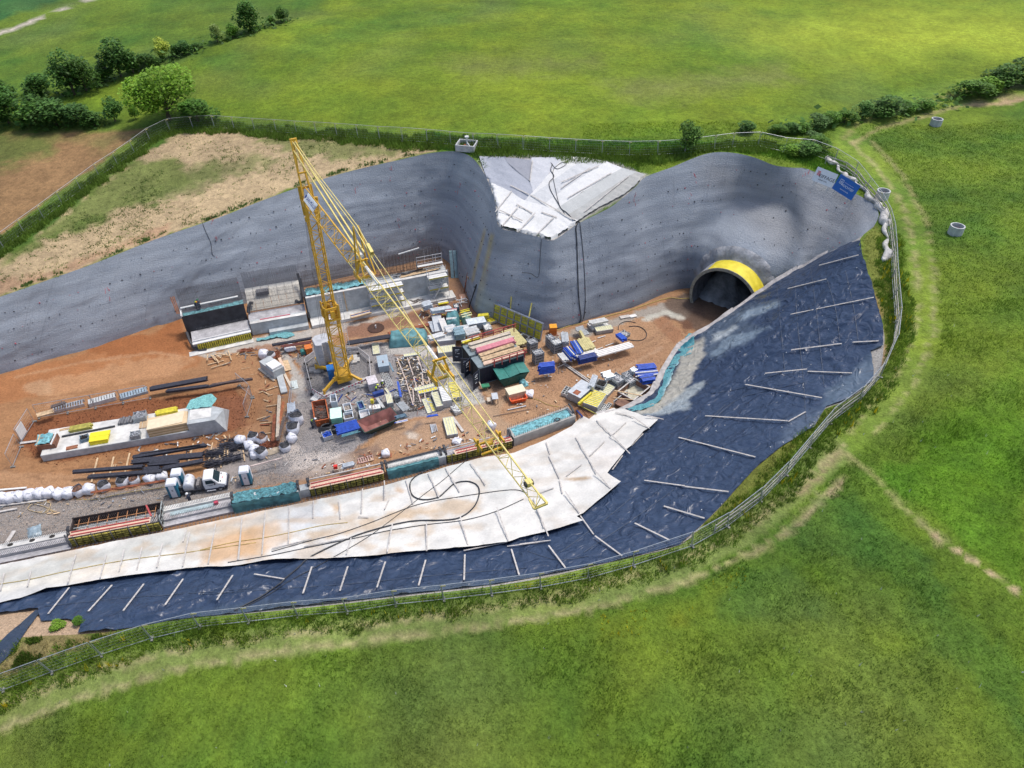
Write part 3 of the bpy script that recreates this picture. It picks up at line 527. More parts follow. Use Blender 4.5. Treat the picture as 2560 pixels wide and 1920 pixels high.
def wall_mat():
    m, t, b = newmat('shotcrete'); N = t.nodes; Lk = t.links
    uv = N.new('ShaderNodeUVMap'); uv.uv_map = 'UV'
    def nz(sx, sy, scale, det=5, rgh=.6):
        mp = N.new('ShaderNodeMapping'); mp.inputs['Scale'].default_value = (sx, sy, 1); Lk.new(uv.outputs[0], mp.inputs[0])
        n = N.new('ShaderNodeTexNoise'); n.inputs['Scale'].default_value = scale; n.inputs['Detail'].default_value = det; n.inputs['Roughness'].default_value = rgh; Lk.new(mp.outputs[0], n.inputs['Vector']); return n
    bands = nz(.07, 1, .75, 5, .62); blot = nz(.5, 1, .35, 4, .55); fine = nz(1, 1.4, 5, 5, .7); stre = nz(.12, 1.5, .9, 4, .55)
    cr = N.new('ShaderNodeValToRGB'); cr.color_ramp.elements[0].position = .33; cr.color_ramp.elements[1].position = .68
    cr.color_ramp.elements[0].color = (.20,.228,.27,1); cr.color_ramp.elements[1].color = (.395,.43,.475,1)
    mx = N.new('ShaderNodeMix'); mx.data_type = 'FLOAT'; mx.inputs[0].default_value = .42; Lk.new(bands.outputs[0], mx.inputs[2]); Lk.new(blot.outputs[0], mx.inputs[3])
    m2 = N.new('ShaderNodeMix'); m2.data_type = 'FLOAT'; m2.inputs[0].default_value = .22; Lk.new(mx.outputs[0], m2.inputs[2]); Lk.new(fine.outputs[0], m2.inputs[3])
    m3 = N.new('ShaderNodeMix'); m3.data_type = 'FLOAT'; m3.inputs[0].default_value = .18; Lk.new(m2.outputs[0], m3.inputs[2]); Lk.new(stre.outputs[0], m3.inputs[3])
    Lk.new(m3.outputs[0], cr.inputs[0])
    sx_ = N.new('ShaderNodeSeparateXYZ'); Lk.new(uv.outputs[0], sx_.inputs[0]); wob = nz(.16, .3, 1.0, 3, .5)
    a1 = N.new('ShaderNodeMath'); a1.operation = 'MULTIPLY_ADD'; a1.inputs[1].default_value = 2.6; Lk.new(wob.outputs[0], a1.inputs[0]); Lk.new(sx_.outputs[1], a1.inputs[2])
    a2 = N.new('ShaderNodeMath'); a2.operation = 'MULTIPLY'; a2.inputs[1].default_value = 2*math.pi/1.5; Lk.new(a1.outputs[0], a2.inputs[0]); a3 = N.new('ShaderNodeMath'); a3.operation = 'SINE'; Lk.new(a2.outputs[0], a3.inputs[0])
    msk = nz(.2, .5, .5, 3, .6); a4 = N.new('ShaderNodeMath'); a4.operation = 'MULTIPLY'; Lk.new(a3.outputs[0], a4.inputs[0]); Lk.new(msk.outputs[0], a4.inputs[1])
    a5 = N.new('ShaderNodeMath'); a5.operation = 'MULTIPLY_ADD'; a5.inputs[1].default_value = .10; a5.inputs[2].default_value = 0.98; Lk.new(a4.outputs[0], a5.inputs[0])
    run = nz(2.4, .10, 1.0, 4, .6); rr_ = N.new('ShaderNodeMapRange'); rr_.inputs[1].default_value = .56; rr_.inputs[2].default_value = .75; rr_.inputs[3].default_value = 1; rr_.inputs[4].default_value = .80; Lk.new(run.outputs[0], rr_.inputs[0])
    a6 = N.new('ShaderNodeMath'); a6.operation = 'MULTIPLY'; Lk.new(a5.outputs[0], a6.inputs[0]); Lk.new(rr_.outputs[0], a6.inputs[1])
    grain = nz(1, 1, 9, 3, .7); g2 = N.new('ShaderNodeMapRange'); g2.inputs[1].default_value = .3; g2.inputs[2].default_value = .7; g2.inputs[3].default_value = .86; g2.inputs[4].default_value = 1.14; Lk.new(grain.outputs[0], g2.inputs[0])
    a7 = N.new('ShaderNodeMath'); a7.operation = 'MULTIPLY'; Lk.new(a6.outputs[0], a7.inputs[0]); Lk.new(g2.outputs[0], a7.inputs[1])
    sc_ = N.new('ShaderNodeVectorMath'); sc_.operation = 'SCALE'; Lk.new(cr.outputs[0], sc_.inputs[0]); Lk.new(a7.outputs[0], sc_.inputs['Scale'])
    at = N.new('ShaderNodeAttribute'); at.attribute_name = 'Col'
    mm = N.new('ShaderNodeMix'); mm.data_type = 'RGBA'; mm.blend_type = 'MULTIPLY'; mm.inputs[0].default_value = 1; Lk.new(sc_.outputs[0], mm.inputs[6]); Lk.new(at.outputs['Color'], mm.inputs[7])
    Lk.new(mm.outputs[2], b.inputs['Base Color']); b.inputs['Roughness'].default_value = .85; b.inputs['Specular IOR Level'].default_value = .35
    bp = N.new('ShaderNodeBump'); bp.inputs['Distance'].default_value = .11; Lk.new(fine.outputs[0], bp.inputs['Height'])
    b2 = N.new('ShaderNodeBump'); b2.inputs['Distance'].default_value = .05; Lk.new(stre.outputs[0], b2.inputs['Height']); Lk.new(bp.outputs[0], b2.inputs['Normal']); Lk.new(b2.outputs[0], b.inputs['Normal'])
    return m
wall_layers = [
 ('T', [(905,865),(880,960),(850,1080),(825,1190)], (1.5,1.05,.42), 2.5, 1.5, .75, 3.5),
 ('T', [(950,900),(930,1000),(905,1130),(880,1230),(850,1370)], (1.55,1.15,.5), 3, 2, .75, 5),
 ('T', [(840,1390),(880,1250),(900,1240),(960,1330),(990,1400),(900,1400)], (1.3,1.3,1.1), 8, 8, .7),
 ('U', [(400,990),(500,950),(620,950),(720,1030),(780,1120),(790,1200),(740,1210),(640,1080),(520,1020),(440,1030)], (1.14,1.15,1.15), 16, 8, .7),
 ('U', [(170,930),(220,850),(270,1000),(240,1300),(120,1290),(130,1100)], (.72,.74,.78), 14, 8, .8),
 ('U', [(300,420),(560,420),(900,520),(1300,620),(1400,800),(1000,980),(760,1000),(500,700),(300,560)], (.98,.90,.82), 30, 10, .8),
 ('T', [(700,380),(800,400),(900,560),(940,750),(900,850),(800,700),(740,560)], (1.12,1.12,1.08), 20, 8, .7),
 ('C', [(0,740),(300,660),(900,480),(1160,410),(1150,370),(600,540),(0,700)], (.88,.84,.86), 10, 6, .6),
]
CW = paint(VW, (1,1,1), wall_layers, 7)
wo = npmesh('shotcrete_wall', VW, TW, wall_mat(), True, np.clip(CW, 0, 3))
uvl = wo.data.uv_layers.new(name='UV'); li = np.empty(len(wo.data.loops), np.int32); wo.data.loops.foreach_get('vertex_index', li); uvl.data.foreach_set('uv', UVW[li].astype(np.float32).ravel())
tag(wo, kind='structure'); addbvh(VW, TW)
# ---------------- tarpaulined slope base (earth body that carries the sheets)
slope_poly = [p for p in edge]+[p for p in toen[1:]]+[Vector(p) for p in crest[::-1]]
loopS = resample(slope_poly, .6, True); sp2 = np.array([(p.x, p.y) for p in loopS])
P = jgrid(-75, 50, 25, 105, .42); P = P[inpoly(P, sp2)]; P = P[dist_line(P, sp2, True) > .2]
def sz(xy):
    z = Sf(xy); d = np.clip(dist_line(xy, sp2, True)/1.5, 0, 1)
    return z+d*(.14*fbm(xy, 4, 3, 31)+.05*fbm(xy, 1.2, 2, 32))
VS, TS = trimesh([(loopS, True)], P, sz, lambda c: inpoly(c, sp2), 'slope')
CS = np.tile(np.array([.38,.36,.33]), (len(VS), 1))
pS = back(VS); CS[(pS[:,0] < 340) & (pS[:,1] > 1505)] = (.42,.30,.20)
so = npmesh('slope', VS, TS, ground_mat('slope_earth', 6, .05, .9, .3), True, CS); tag(so, kind='structure'); addbvh(VS, TS)
# skirt under the free edge of the slope, down to the pit floor
mb = MB().use(mat('retaining_concrete', (.30,.29,.27), .9, var=.2, scale=2))
es = resample(edge, .8)
for a, b in zip(es[:-1], es[1:]):
    mb.add([a-Vector((0,0,.02)), b-Vector((0,0,.02)), Vector((b.x+.15, b.y-.15, -.3)), Vector((a.x+.15, a.y-.15, -.3))], [(0,1,2,3)])
tag(mb.obj('slope_face'), kind='structure')
# ---------------- sheets lying on the slopes
ORD = ['first','second','third','fourth','fifth','sixth','seventh','eighth','ninth','tenth','eleventh','twelfth','thirteenth','fourteenth','fifteenth','sixteenth','seventeenth','eighteenth','nineteenth','twentieth']
loopHx = np.array([(p.x, p.y) for p in loopH])
def hxy(xy):
    xy = np.asarray(xy, float).reshape(-1, 2); z = np.zeros(len(xy)); a = inpoly(xy, sp2); b = ~inpoly(xy, hole2) & ~a
    if a.any(): z[a] = sz(xy[a])
    if b.any(): z[b] = zfun(xy[b])
    return z
def wrinkle(xy, amp, wl, ang=0, an=2.5, seed=0, sharp=1.0):
    c, s_ = math.cos(ang), math.sin(ang); q = np.column_stack([(xy[:,0]*c+xy[:,1]*s_)/an, -xy[:,0]*s_+xy[:,1]*c])
    wv = np.column_stack([fbm(xy, wl*2.5, 2, seed+3), fbm(xy, wl*2.5, 2, seed+4)])*wl*.9
    n = fbm(q+wv, wl, 3, seed); r = 1-np.abs(n)*2.4; r = np.clip(r, 0, 1)**(1.5*sharp)
    return amp*r*(.45+.55*np.clip(fbm(xy, wl*4, 2, seed+7)*1.6+.5, 0, 1))
def sheet(name, k, pts, m, lift=.08, step=.3, wr=None, layers=None, base=(1,1,1), label=None, cat='tarpaulin', group=None, edge_rag=.0, seed=0, hfun=None, thick=True, kind=None):
    q = [zp(k, *p[:2]) if len(p) < 3 else zp(p[0], *p[1:]) for p in pts]
    w3 = [hit(*p)[0] for p in q]; loop = resample([Vector((p.x, p.y, 0)) for p in w3], step*1.5, True)
    L = np.array([(p.x, p.y) for p in loop])
    if edge_rag: L = L+np.column_stack([fbm(L, .9, 3, seed+5), fbm(L, .9, 3, seed+6)])*edge_rag
    x0, y0 = L.min(0); x1, y1 = L.max(0); Pn = jgrid(x0, x1, y0, y1, step); Pn = Pn[inpoly(Pn, L)]; Pn = Pn[dist_line(Pn, L, True) > step*.4]
    hf = hfun or hxy
    def zf(xy):
        z = hf(xy)+lift
        for wv in (wr or []): z = z+wrinkle(xy, *wv)
        return z
    V, T = trimesh([([Vector((a, b)) for a, b in L], True)], Pn, zf, lambda c: inpoly(c, L), name)
    C = paint(V, base, layers or [], seed+1)
    if name == 'fleece_sheet':
        pp_ = back(V); st = np.clip((fbm(V[:, :2]*[1,1.6], 2.4, 4, 91)-.12)*3.2, 0, 1)*np.clip((1700-pp_[:,0])/700, .12, 1)*np.clip((1480-pp_[:,1])/120+.1, .25, 1); st = (st*.5)[:, None]; C = C*(1-st)+np.array([.50,.37,.24])*st; gr = np.clip(fbm(V[:, :2], 1.1, 3, 93)*.22+1, .8, 1.1)[:, None]; C = C*gr
    o = npmesh(name, V, T, m, True, C); addbvh(V, T); tag(o, label, cat, group, kind); return o
def sheet_mat(name, rough, bump=.02, fine=6, amp=.1, spec=.5, bscale=4, coat=0):
    m, t, b = newmat(name); N = t.nodes; Lk = t.links
    at = N.new('ShaderNodeAttribute'); at.attribute_name = 'Col'; geo = N.new('ShaderNodeNewGeometry')
    n = N.new('ShaderNodeTexNoise'); n.inputs['Scale'].default_value = fine; n.inputs['Detail'].default_value = 6; Lk.new(geo.outputs['Position'], n.inputs['Vector'])
    n2 = N.new('ShaderNodeTexNoise'); n2.inputs['Scale'].default_value = bscale; n2.inputs['Detail'].default_value = 2.5; n2.inputs['Distortion'].default_value = 1.6; Lk.new(geo.outputs['Position'], n2.inputs['Vector'])
    mr = N.new('ShaderNodeMapRange'); mr.inputs[1].default_value = .3; mr.inputs[2].default_value = .7; mr.inputs[3].default_value = 1-amp; mr.inputs[4].default_value = 1+amp; Lk.new(n.outputs[0], mr.inputs[0])
    vm = N.new('ShaderNodeVectorMath'); vm.operation = 'SCALE'; Lk.new(at.outputs['Color'], vm.inputs[0]); Lk.new(mr.outputs[0], vm.inputs['Scale']); Lk.new(vm.outputs[0], b.inputs['Base Color'])
    b.inputs['Roughness'].default_value = rough; b.inputs['Specular IOR Level'].default_value = spec
    bp = N.new('ShaderNodeBump'); bp.inputs['Distance'].default_value = bump; Lk.new(n2.outputs[0], bp.inputs['Height']); Lk.new(bp.outputs[0], b.inputs['Normal'])
    return m
M_blue = sheet_mat('blue_membrane', .38, .34, 2, .14, .6, .62)
M_fleece = sheet_mat('white_fleece', .8, .03, 5, .07, .3, 2.5)
M_net = sheet_mat('teal_net', .8, .10, 7, .3, .3, 5)
BLUEC = (.027,.047,.095)
blue_pts = [(0,1436),(157,1403),(468,1340),(725,1288),(959,1238),(1122,1190),(1285,1152),(1380,1112),(1453,1064),(1490,1037),(1548,1030),(1622,992),(1641,966),(1660,935),(1694,878),(1718,856),(1776,821),(1834,779),(1889,741),(1920,721),(1982,682),(2009,671),(2068,635),(2120,610),
 (2148,604),(2155,640),(2180,714),(2206,815),(2206,868),(2175,880),(2183,930),(2180,955),(2120,1000),(2065,1018),(2035,1068),(1950,1120),(1884,1175),(1807,1261),(1761,1307),(1700,1363),(1555,1399),(1400,1432),(1239,1461),(1044,1484),(811,1511),(640,1530),(500,1543),(419,1553),(290,1577),(197,1585),(207,1560),(170,1550),(105,1555),(98,1524),(0,1537),(-200,1572),(-200,1478)]
streak = (.20,.24,.28)
blue_layers = [
 ('I', [(150,440),(340,310),(590,270),(600,300),(420,400),(560,440),(400,520),(200,620),(130,580),(110,500)], (.075,.105,.15), 8, 16, .9),
 ('I', [(200,480),(330,420),(360,435),(250,510),(190,540)], (.36,.40,.42), 3, 7, .9),
 ('I', [(360,360),(480,310),(590,290),(600,310),(440,370),(350,400)], (.22,.28,.34), 3, 8, .8),
 ('I', [(270,500),(400,460),(540,430),(500,480),(330,540),(200,600)], (.20,.26,.32), 3, 10, .75),
 ('B', [(1750,1000),(1880,900),(2020,880),(2212,800),(2212,850),(2060,950),(1950,1010),(1800,1090)], (.33,.37,.38), 3, 9, .85),
 ('B', [(1620,1080),(1800,1040),(2060,960),(2080,1040),(1900,1080),(1700,1110)], (.35,.40,.42), 4, 12, .8),
 ('B', [(2120,450),(2212,430),(2212,560),(2140,700),(2090,820),(1960,960),(1800,1060),(1600,1100),(1780,980),(1900,850),(2000,650),(2050,520)], (.42,.40,.34), 4, 9, .95),
 ('I', [(880,820),(1050,720),(1230,560),(1240,660),(1150,780),(1060,850),(950,900),(880,910)], (.10,.14,.19), 10, 14, .8),
 ('I', [(640,1020),(760,940),(900,930),(880,1000),(760,1060),(640,1160),(600,1140)], (.08,.11,.16), 10, 14, .8),
 ('D', [(0,1345),(500,1290),(1000,1260),(1500,1190),(2000,1140),(2212,1110),(2212,1160),(1500,1260),(800,1330),(0,1400)], (.055,.08,.115), 8, 12, .7),
]
blue = sheet('membrane_sheet', 'P', blue_pts, M_blue, .08, .21, [(.30,2.1,.5,2.6,11,1.5),(.18,1.1,-.5,2.4,12,1.4)], blue_layers, BLUEC, 'blue black plastic membrane covering the curved slope up to the grass', 'plastic sheet', seed=3)
white_pts = [(-200,1466),(0,1424),(157,1391),(468,1328),(725,1274),(959,1224),(1122,1176),(1200,1154),(1285,1142),(1365,1108),(1429,1074),(1454,1049),(1472,1054),(1500,1037),(1534,1029),(1561,1029),(1583,1037),(1607,1045),(1647,1052),(1626,1074),(1607,1085),(1577,1120),(1564,1129),(1518,1186),(1551,1212),(1527,1232),(1491,1261),(1457,1289),(1441,1297),(1457,1310),(1374,1335),(1300,1350),
 (1270,1362),(1161,1375),(1044,1383),(967,1389),(792,1400),(694,1406),(597,1416),(500,1424),(454,1427),(367,1440),(300,1450),(245,1457),(175,1468),(122,1478),(52,1499),(0,1510),(-200,1550)]
ST=(.56,.36,.20); ST2=(.50,.40,.28); WETC=(.40,.43,.43)
white_layers = [
 ('G', [(0,750),(700,610),(1340,470),(1831,400),(1831,470),(1600,520),(1100,640),(700,730),(300,820),(0,880)], (.50,.50,.46), 6, 10, .8),
 ('G', [(0,880),(400,800),(900,700),(900,760),(400,870),(0,960)], (.66,.62,.53), 6, 10, .6),
 ('G', [(1540,440),(1700,400),(1831,390),(1831,640),(1600,700),(1500,700),(1490,600),(1540,560)], ST, 8, 14, .75),
 ('D', [(0,820),(270,750),(420,720),(420,960),(300,1020),(60,1050),(0,1080)], ST, 12, 18, .6),
 ('D', [(260,760),(600,690),(740,650),(740,700),(640,780),(560,900),(400,990),(250,1000)], ST, 10, 20, .55),
 ('D', [(840,620),(890,650),(900,700),(870,740),(860,690),(780,650)], (.50,.33,.18), 4, 6, .8),
 ('D', [(700,870),(1000,800),(1300,700),(1700,640),(1800,640),(1750,740),(1300,780),(1200,830),(900,880),(700,900)], (.52,.38,.24), 8, 22, .7),
 ('D', [(1240,540),(1280,530),(1300,590),(1260,590)], ST, 5, 8, .8),
 ('D', [(0,840),(300,760),(800,620),(1300,500),(1760,380),(1790,420),(1300,560),(800,690),(300,830),(0,900)], (.50,.52,.50), 6, 10, .65),
 ('K', [(1760,700),(1900,620),(2000,640),(2100,760),(2212,900),(2212,1060),(2000,1060),(1800,860)], (.60,.61,.58), 10, 16, .7),
 ('D', [(500,740),(740,680),(800,760),(620,850),(520,860)], (.62,.66,.68), 10, 14, .6),
 ('H', [(370,640),(560,620),(590,640),(450,660)], (.40,.28,.17), 2, 3, .9),
 ('G', [(0,1000),(150,970),(400,900),(600,850),(300,870),(0,930)], (.45,.46,.46), 6, 12, .6),
 ('H', [(560,460),(700,340),(860,420),(740,560),(620,600)], (.70,.66,.62), 10, 12, .5),
]
white = sheet('fleece_sheet', 'P', white_pts, M_fleece, .56, .26, [(.09,1.3,.4,2.4,41,1.5),(.03,.5,-.3,2.5,42,1.2)], white_layers, (.655,.64,.60), 'long white fleece with sand stains on the lower part of the near slope', 'fleece sheet', seed=5)
strip = sheet('membrane_strip', 'G', [(262,1048),(300,1040),(270,1090),(170,1230),(100,1340),(0,1440),(-120,1510),(-120,1400),(0,1290),(90,1200),(200,1100)], M_blue, .10, .25, [(.10,.6,1.0,2,51,1.2)], None, (.03,.045,.075), 'loose strip of dark blue membrane trailing down at the bottom left corner', 'plastic sheet', seed=7)
net = sheet('netting', 'B', [(2070,405),(2130,415),(2110,560),(2010,600),(1960,700),(1925,790),(1880,900),(1830,980),(1780,1020),(1640,1060),(1510,1070),(1480,1055),(1600,1030),(1700,1005),(1790,960),(1860,800),(1900,680),(1990,520)], M_net, .17, .17, [(.28,.55,.9,2,61,1.0),(.12,.25,.2,1.5,62,1)], [('B',[(1900,800),(2000,650),(2040,640),(1950,820),(1850,960)],(.45,.62,.64),3,8,.9),('B',[(2000,500),(2060,420),(2120,430),(2060,520)],(.02,.16,.22),3,5,.9)], (.12,.33,.37), 'crumpled turquoise netting heaped along the curved edge of the blue slope', 'netting', edge_rag=.25, seed=9)
edgeb = [p for p in resample(edge[6:], .9)]
mb = MB().use(mat('grey_blanket', (.40,.38,.37), .9, var=.15, scale=2, bump=.03))
for i in range(len(edgeb)-1):
    a, b = edgeb[i], edgeb[i+1]; d = (b-a).normalized(); n = Vector((d.y, -d.x, 0)).normalized(); wd = .32+.14*math.sin(i*.31)
    if i > len(edgeb)-26: wd += .25
    z0 = .30+.08*math.sin(i*1.7); z1 = .30+.08*math.sin((i+1)*1.7)
    n2 = n
    mb.hexa([a-n*wd-Vector((0,0,.25)), a+n*wd-Vector((0,0,.2)), b+n*wd-Vector((0,0,.2)), b-n*wd-Vector((0,0,.25))], [a-n*wd*.8+Vector((0,0,z0*.7)), a+n*wd*.8+Vector((0,0,z0)), b+n*wd*.8+Vector((0,0,z1)), b-n*wd*.8+Vector((0,0,z1*.7))])
tag(mb.obj('edge_kerb', smooth=False), 'grey blanket covered kerb running along the left edge of the blue slope', 'kerb')
# gully tarpaulins between the two shotcrete humps
WT=(.78,.78,.77)
g = 'white tarpaulins in the gully between the two shotcrete humps'; GFR = [(860,390),(1040,392),(1420,388),(1690,420),(1945,512),(1800,655),(1640,735),(1500,830),(1352,945),(1130,895),(980,865),(940,700),(900,540),(880,450)]
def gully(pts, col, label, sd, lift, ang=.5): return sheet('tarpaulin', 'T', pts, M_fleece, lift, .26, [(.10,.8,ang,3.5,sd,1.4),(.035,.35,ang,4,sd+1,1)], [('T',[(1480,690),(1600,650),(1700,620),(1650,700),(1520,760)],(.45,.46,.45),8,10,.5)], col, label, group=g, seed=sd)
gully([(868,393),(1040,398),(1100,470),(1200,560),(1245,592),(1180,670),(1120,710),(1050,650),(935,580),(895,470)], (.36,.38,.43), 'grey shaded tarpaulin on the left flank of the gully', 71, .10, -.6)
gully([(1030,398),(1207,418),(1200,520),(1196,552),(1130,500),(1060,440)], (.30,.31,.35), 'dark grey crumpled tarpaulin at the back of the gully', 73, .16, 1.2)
up = [(1205,402),(1420,395),(1560,405),(1690,430),(1790,472),(1880,498),(1935,517)]; lo = [(1196,552),(1215,625),(1150,690),(1240,730),(1320,765),(1400,800),(1480,828)]
names = ['leftmost','second','third','fourth','fifth','rightmost']
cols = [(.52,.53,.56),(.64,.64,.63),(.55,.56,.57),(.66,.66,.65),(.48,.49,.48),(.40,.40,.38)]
for i in range(6):
    a, b, c, d = up[i], up[i+1], lo[i+1], lo[i]
    if i == 5: pp = [a, b, (1880,575),(1800,642),(1640,722), c, d]
    else: pp = [a, b, c, d]
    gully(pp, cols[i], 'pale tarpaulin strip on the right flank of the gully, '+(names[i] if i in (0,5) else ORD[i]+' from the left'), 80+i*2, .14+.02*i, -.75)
gully([(930,563),(1060,618),(1150,680),(1300,718),(1505,815),(1470,850),(1375,905),(1350,930),(1130,882),(990,856),(960,700)], (.66,.66,.65), 'bright white tarpaulin at the lower tip of the gully', 95, .36, 1.0)
M_seam = mat('seam_blue', (.045,.065,.105), .6, var=.15)
for k, pts in [('I',[(592,180),(612,400),(640,700)]),('I',[(700,120),(715,380),(750,720),(770,1010)]),('I',[(795,60),(840,400),(880,800)]),('I',[(900,150),(950,330),(975,520)]),('I',[(1010,90),(1060,320),(1090,540)]),('I',[(640,700),(400,800),(190,840)]),('I',[(770,770),(500,830),(330,890),(120,1080)]),('H',[(1670,40),(1500,200),(1220,430)]),('H',[(1380,130),(1230,240)]),('H',[(950,760),(720,950),(560,1070),(330,1240)]),('H',[(1250,730),(980,930),(760,1080),(520,1240)]),('H',[(60,1230),(300,1300),(560,1270)]),('G',[(1831,890),(1300,930),(900,960),(500,1000),(320,1020)]),('D',[(0,1250),(500,1215),(1000,1180),(1500,1130),(2100,1080)])]:
    q = smoothline([Vector((*zp(k, *p), 0)) for p in pts], 10); P = [(lambda h: h[0]+h[1]*.03)(hit(p.x, p.y)) for p in q]
    mb = MB().use(M_seam)
    for a, b in zip(P[:-1], P[1:]): mb.beam(a, b, .05, .02)
    mb.obj('seam', blue)
mb = MB().use(M_fleece); rq = random.Random(8)
for i in range(75):
    x, y = rq.uniform(20, 1230), rq.uniform(20, 1600); p = zp('I', x, y)
    if inpoly(np.array([p]), np.array(blue_pts)[:, :2])[0]:
        h, n = hit(*p); mb.beam(h+n*.02, h+n*.07, rq.uniform(.04,.08))
o = mb.obj('weld_spots', blue, m=mat('spot_white', (.7,.7,.7), .6)); o.data.materials.clear(); o.data.materials.append(MATS['spot_white']); o['kind'] = 'stuff'
# battens holding the sheets down
M_bat = mat('weathered_timber', (.50,.47,.44), .85, var=.15, scale=3)
M_wood = mat('fresh_timber', (.56,.40,.24), .8, var=.18, scale=3)
def timber(name, a, b, w, h, m, label, cat, group=None, lift=0):
    """a plank following the surface between two photograph points"""
    P0, n0 = hit(*a); P1, n1 = hit(*b); n = (n0+n1).normalized()
    sag = 0
    for i_ in range(1, 8):
        f_ = i_/8; md = hit(a[0]+(b[0]-a[0])*f_, a[1]+(b[1]-a[1])*f_)[0]; dd_ = (md-P0.lerp(P1, f_)).dot(n); sag = max(sag, min(dd_, .45))
    off = n*(h/2+lift+.09+sag); L = (P1-P0)
    mb = MB(); mb.beam(P0-P0+Vector((0,0,0)), P1-P0, w, h, up=n); o = mb.obj(name, m=m); o.location = P0+off
    return tag(o, label, cat, group)
B1 = [('G',(805,878),(636,1066)),('G',(1035,866),(888,1058)),('G',(1314,842),(1186,1028)),('G',(1677,817),(1565,994)),('G',(500,895),(350,1083)),('D',(722,1082),(665,1255)),('D',(953,1080),(903,1237)),('D',(1200,1058),(1147,1224)),('D',(1453,1038),(1408,1202)),('D',(1706,1006),(1702,1170)),('D',(2003,974),(2053,1140)),('H',(234,1204),(372,1388)),('H',(613,1130),(832,1292)),('H',(942,1023),(1224,1162)),('H',(1173,869),(1503,968)),('H',(1016,672),(1345,718)),('H',(1345,712),(1700,755)),('H',(1293,312),(1916,472)),('H',(1510,140),(2178,182)),
      ('I',(400,799),(867,882)),('I',(525,734),(780,709)),('I',(780,709),(1050,720)),('I',(680,579),(938,547)),('I',(940,543),(988,539)),('I',(1055,532),(1212,524)),('I',(684,369),(1190,267)),('I',(665,210),(900,152)),('I',(856,67),(1095,5)),('D',(352,1133),(545,1165)),('I',(662,1016),(768,956))]
B1 = sorted([(zp(k,*a), zp(k,*b)) for k, a, b in B1], key=lambda q: min(q[0][0], q[1][0]))
low = [q for q in B1 if (q[0][0]+q[1][0])/2 < 1560]; high = [q for q in B1 if (q[0][0]+q[1][0])/2 >= 1560]
high = sorted(high, key=lambda q: -(q[0][1]+q[1][1]))
for i, (a, b) in enumerate(low): timber('batten', a, b, .13, .05, M_bat, 'grey timber batten on the dark sheet, %s from the left along the lower edge' % ORD[i], 'batten', 'timber battens on the dark blue sheet')
for i, (a, b) in enumerate(high): timber('batten', a, b, .13, .05, M_bat, 'grey timber batten on the right part of the blue sheet, %s counted upwards' % ORD[i], 'batten', 'timber battens on the dark blue sheet')
B2 = [('G',(35,790),(8,915)),('G',(225,777),(200,885)),('G',(548,663),(490,865)),('G',(765,655),(720,823)),('G',(903,640),(865,805)),('G',(1025,625),(990,790)),('G',(1165,600),(1125,775)),('G',(1335,475),(1312,562)),('G',(1360,505),(1312,752)),('G',(1545,435),(1492,720)),('G',(1735,390),(1705,690)),
      ('D',(272,760),(250,1035)),('D',(422,725),(400,1000)),('D',(575,690),(570,930)),('D',(732,655),(728,765)),('D',(895,655),(905,770)),('D',(1047,580),(1040,735)),('D',(1187,545),(1192,648)),('D',(1217,645),(1187,710)),('D',(975,905),(945,1010)),('D',(1237,820),(1205,1000)),('D',(1463,805),(1465,995)),('D',(1675,775),(1725,960)),('D',(1912,720),(1988,938)),('D',(1740,410),(1835,555)),('D',(1580,440),(1670,598)),('D',(1472,475),(1540,635)),('D',(1325,520),(1372,675)),('D',(2145,640),(2212,830)),
      ('D',(1697,980),(1975,925)),('D',(1975,948),(2230,915)),('H',(215,350),(245,445)),('H',(237,460),(322,645)),('H',(322,660),(345,768)),('H',(455,310),(545,465)),('H',(545,465),(625,605)),('H',(625,610),(745,752)),('H',(625,170),(745,295)),('H',(745,295),(902,458)),('H',(780,110),(930,150)),('H',(930,170),(1055,262)),('H',(1035,145),(1170,178)),('H',(865,190),(755,290)),('H',(690,345),(570,462)),('H',(835,460),(752,575)),('H',(1002,280),(905,380)),('H',(505,530),(380,625)),('H',(375,770),(490,945)),('H',(490,945),(602,1102)),('H',(140,905),(235,1140)),('H',(0,1185),(252,1155)),('H',(275,722),(150,765)),('D',(1020,758),(1085,765)),('D',(465,965),(725,900)),('D',(670,950),(960,895))]
B2 = sorted([(zp(k,*a), zp(k,*b)) for k, a, b in B2], key=lambda q: (q[0][0]+q[1][0])/2)
n2 = len(B2)
for i, (a, b) in enumerate(B2):
    if i < 20: lb = 'sand stained batten on the white fleece, %s from its left end' % ORD[i]
    elif i >= n2-20: lb = 'pale batten on the white fleece, %s from its right end' % ORD[n2-1-i]
    else: lb = 'batten across the middle of the white fleece, %s right of the twentieth' % ORD[i-20]
    timber('batten', a, b, .11, .04, M_bat, lb, 'batten', 'timber battens on the white fleece')
for i, (k, a, b) in enumerate([('T',(1090,615),(985,750)),('T',(1120,720),(1015,850)),('T',(1232,758),(1125,878)),('T',(1355,785),(1240,902)),('T',(1212,420),(1196,552)),('T',(1070,580),(1190,640)),('T',(1200,640),(1480,800)),('T',(1110,700),(1210,757)),('T',(1270,750),(1370,785)),('T',(1000,740),(1150,810)),
      ('T',(1640,455),(1400,560)),('T',(1720,500),(1440,660)),('T',(1830,520),(1545,750)),('T',(1580,470),(1395,600))]):
    timber('batten', zp(k,*a), zp(k,*b), .13, .05, M_bat, 'thin batten on the gully tarpaulins, %s' % (['upper left of the lower white sheet','leftmost across the lower white sheet','middle across the lower white sheet','rightmost across the lower white sheet','upright at the back beside the grey sheet','at the upper edge of the lower sheet','long one along the valley line','short one left of the valley','short one right of the middle','across the left corner of the lower sheet','upper one on the right flank','second on the right flank','long one low on the right flank','short one high on the right flank'][i]), 'batten', 'battens on the gully tarpaulins')
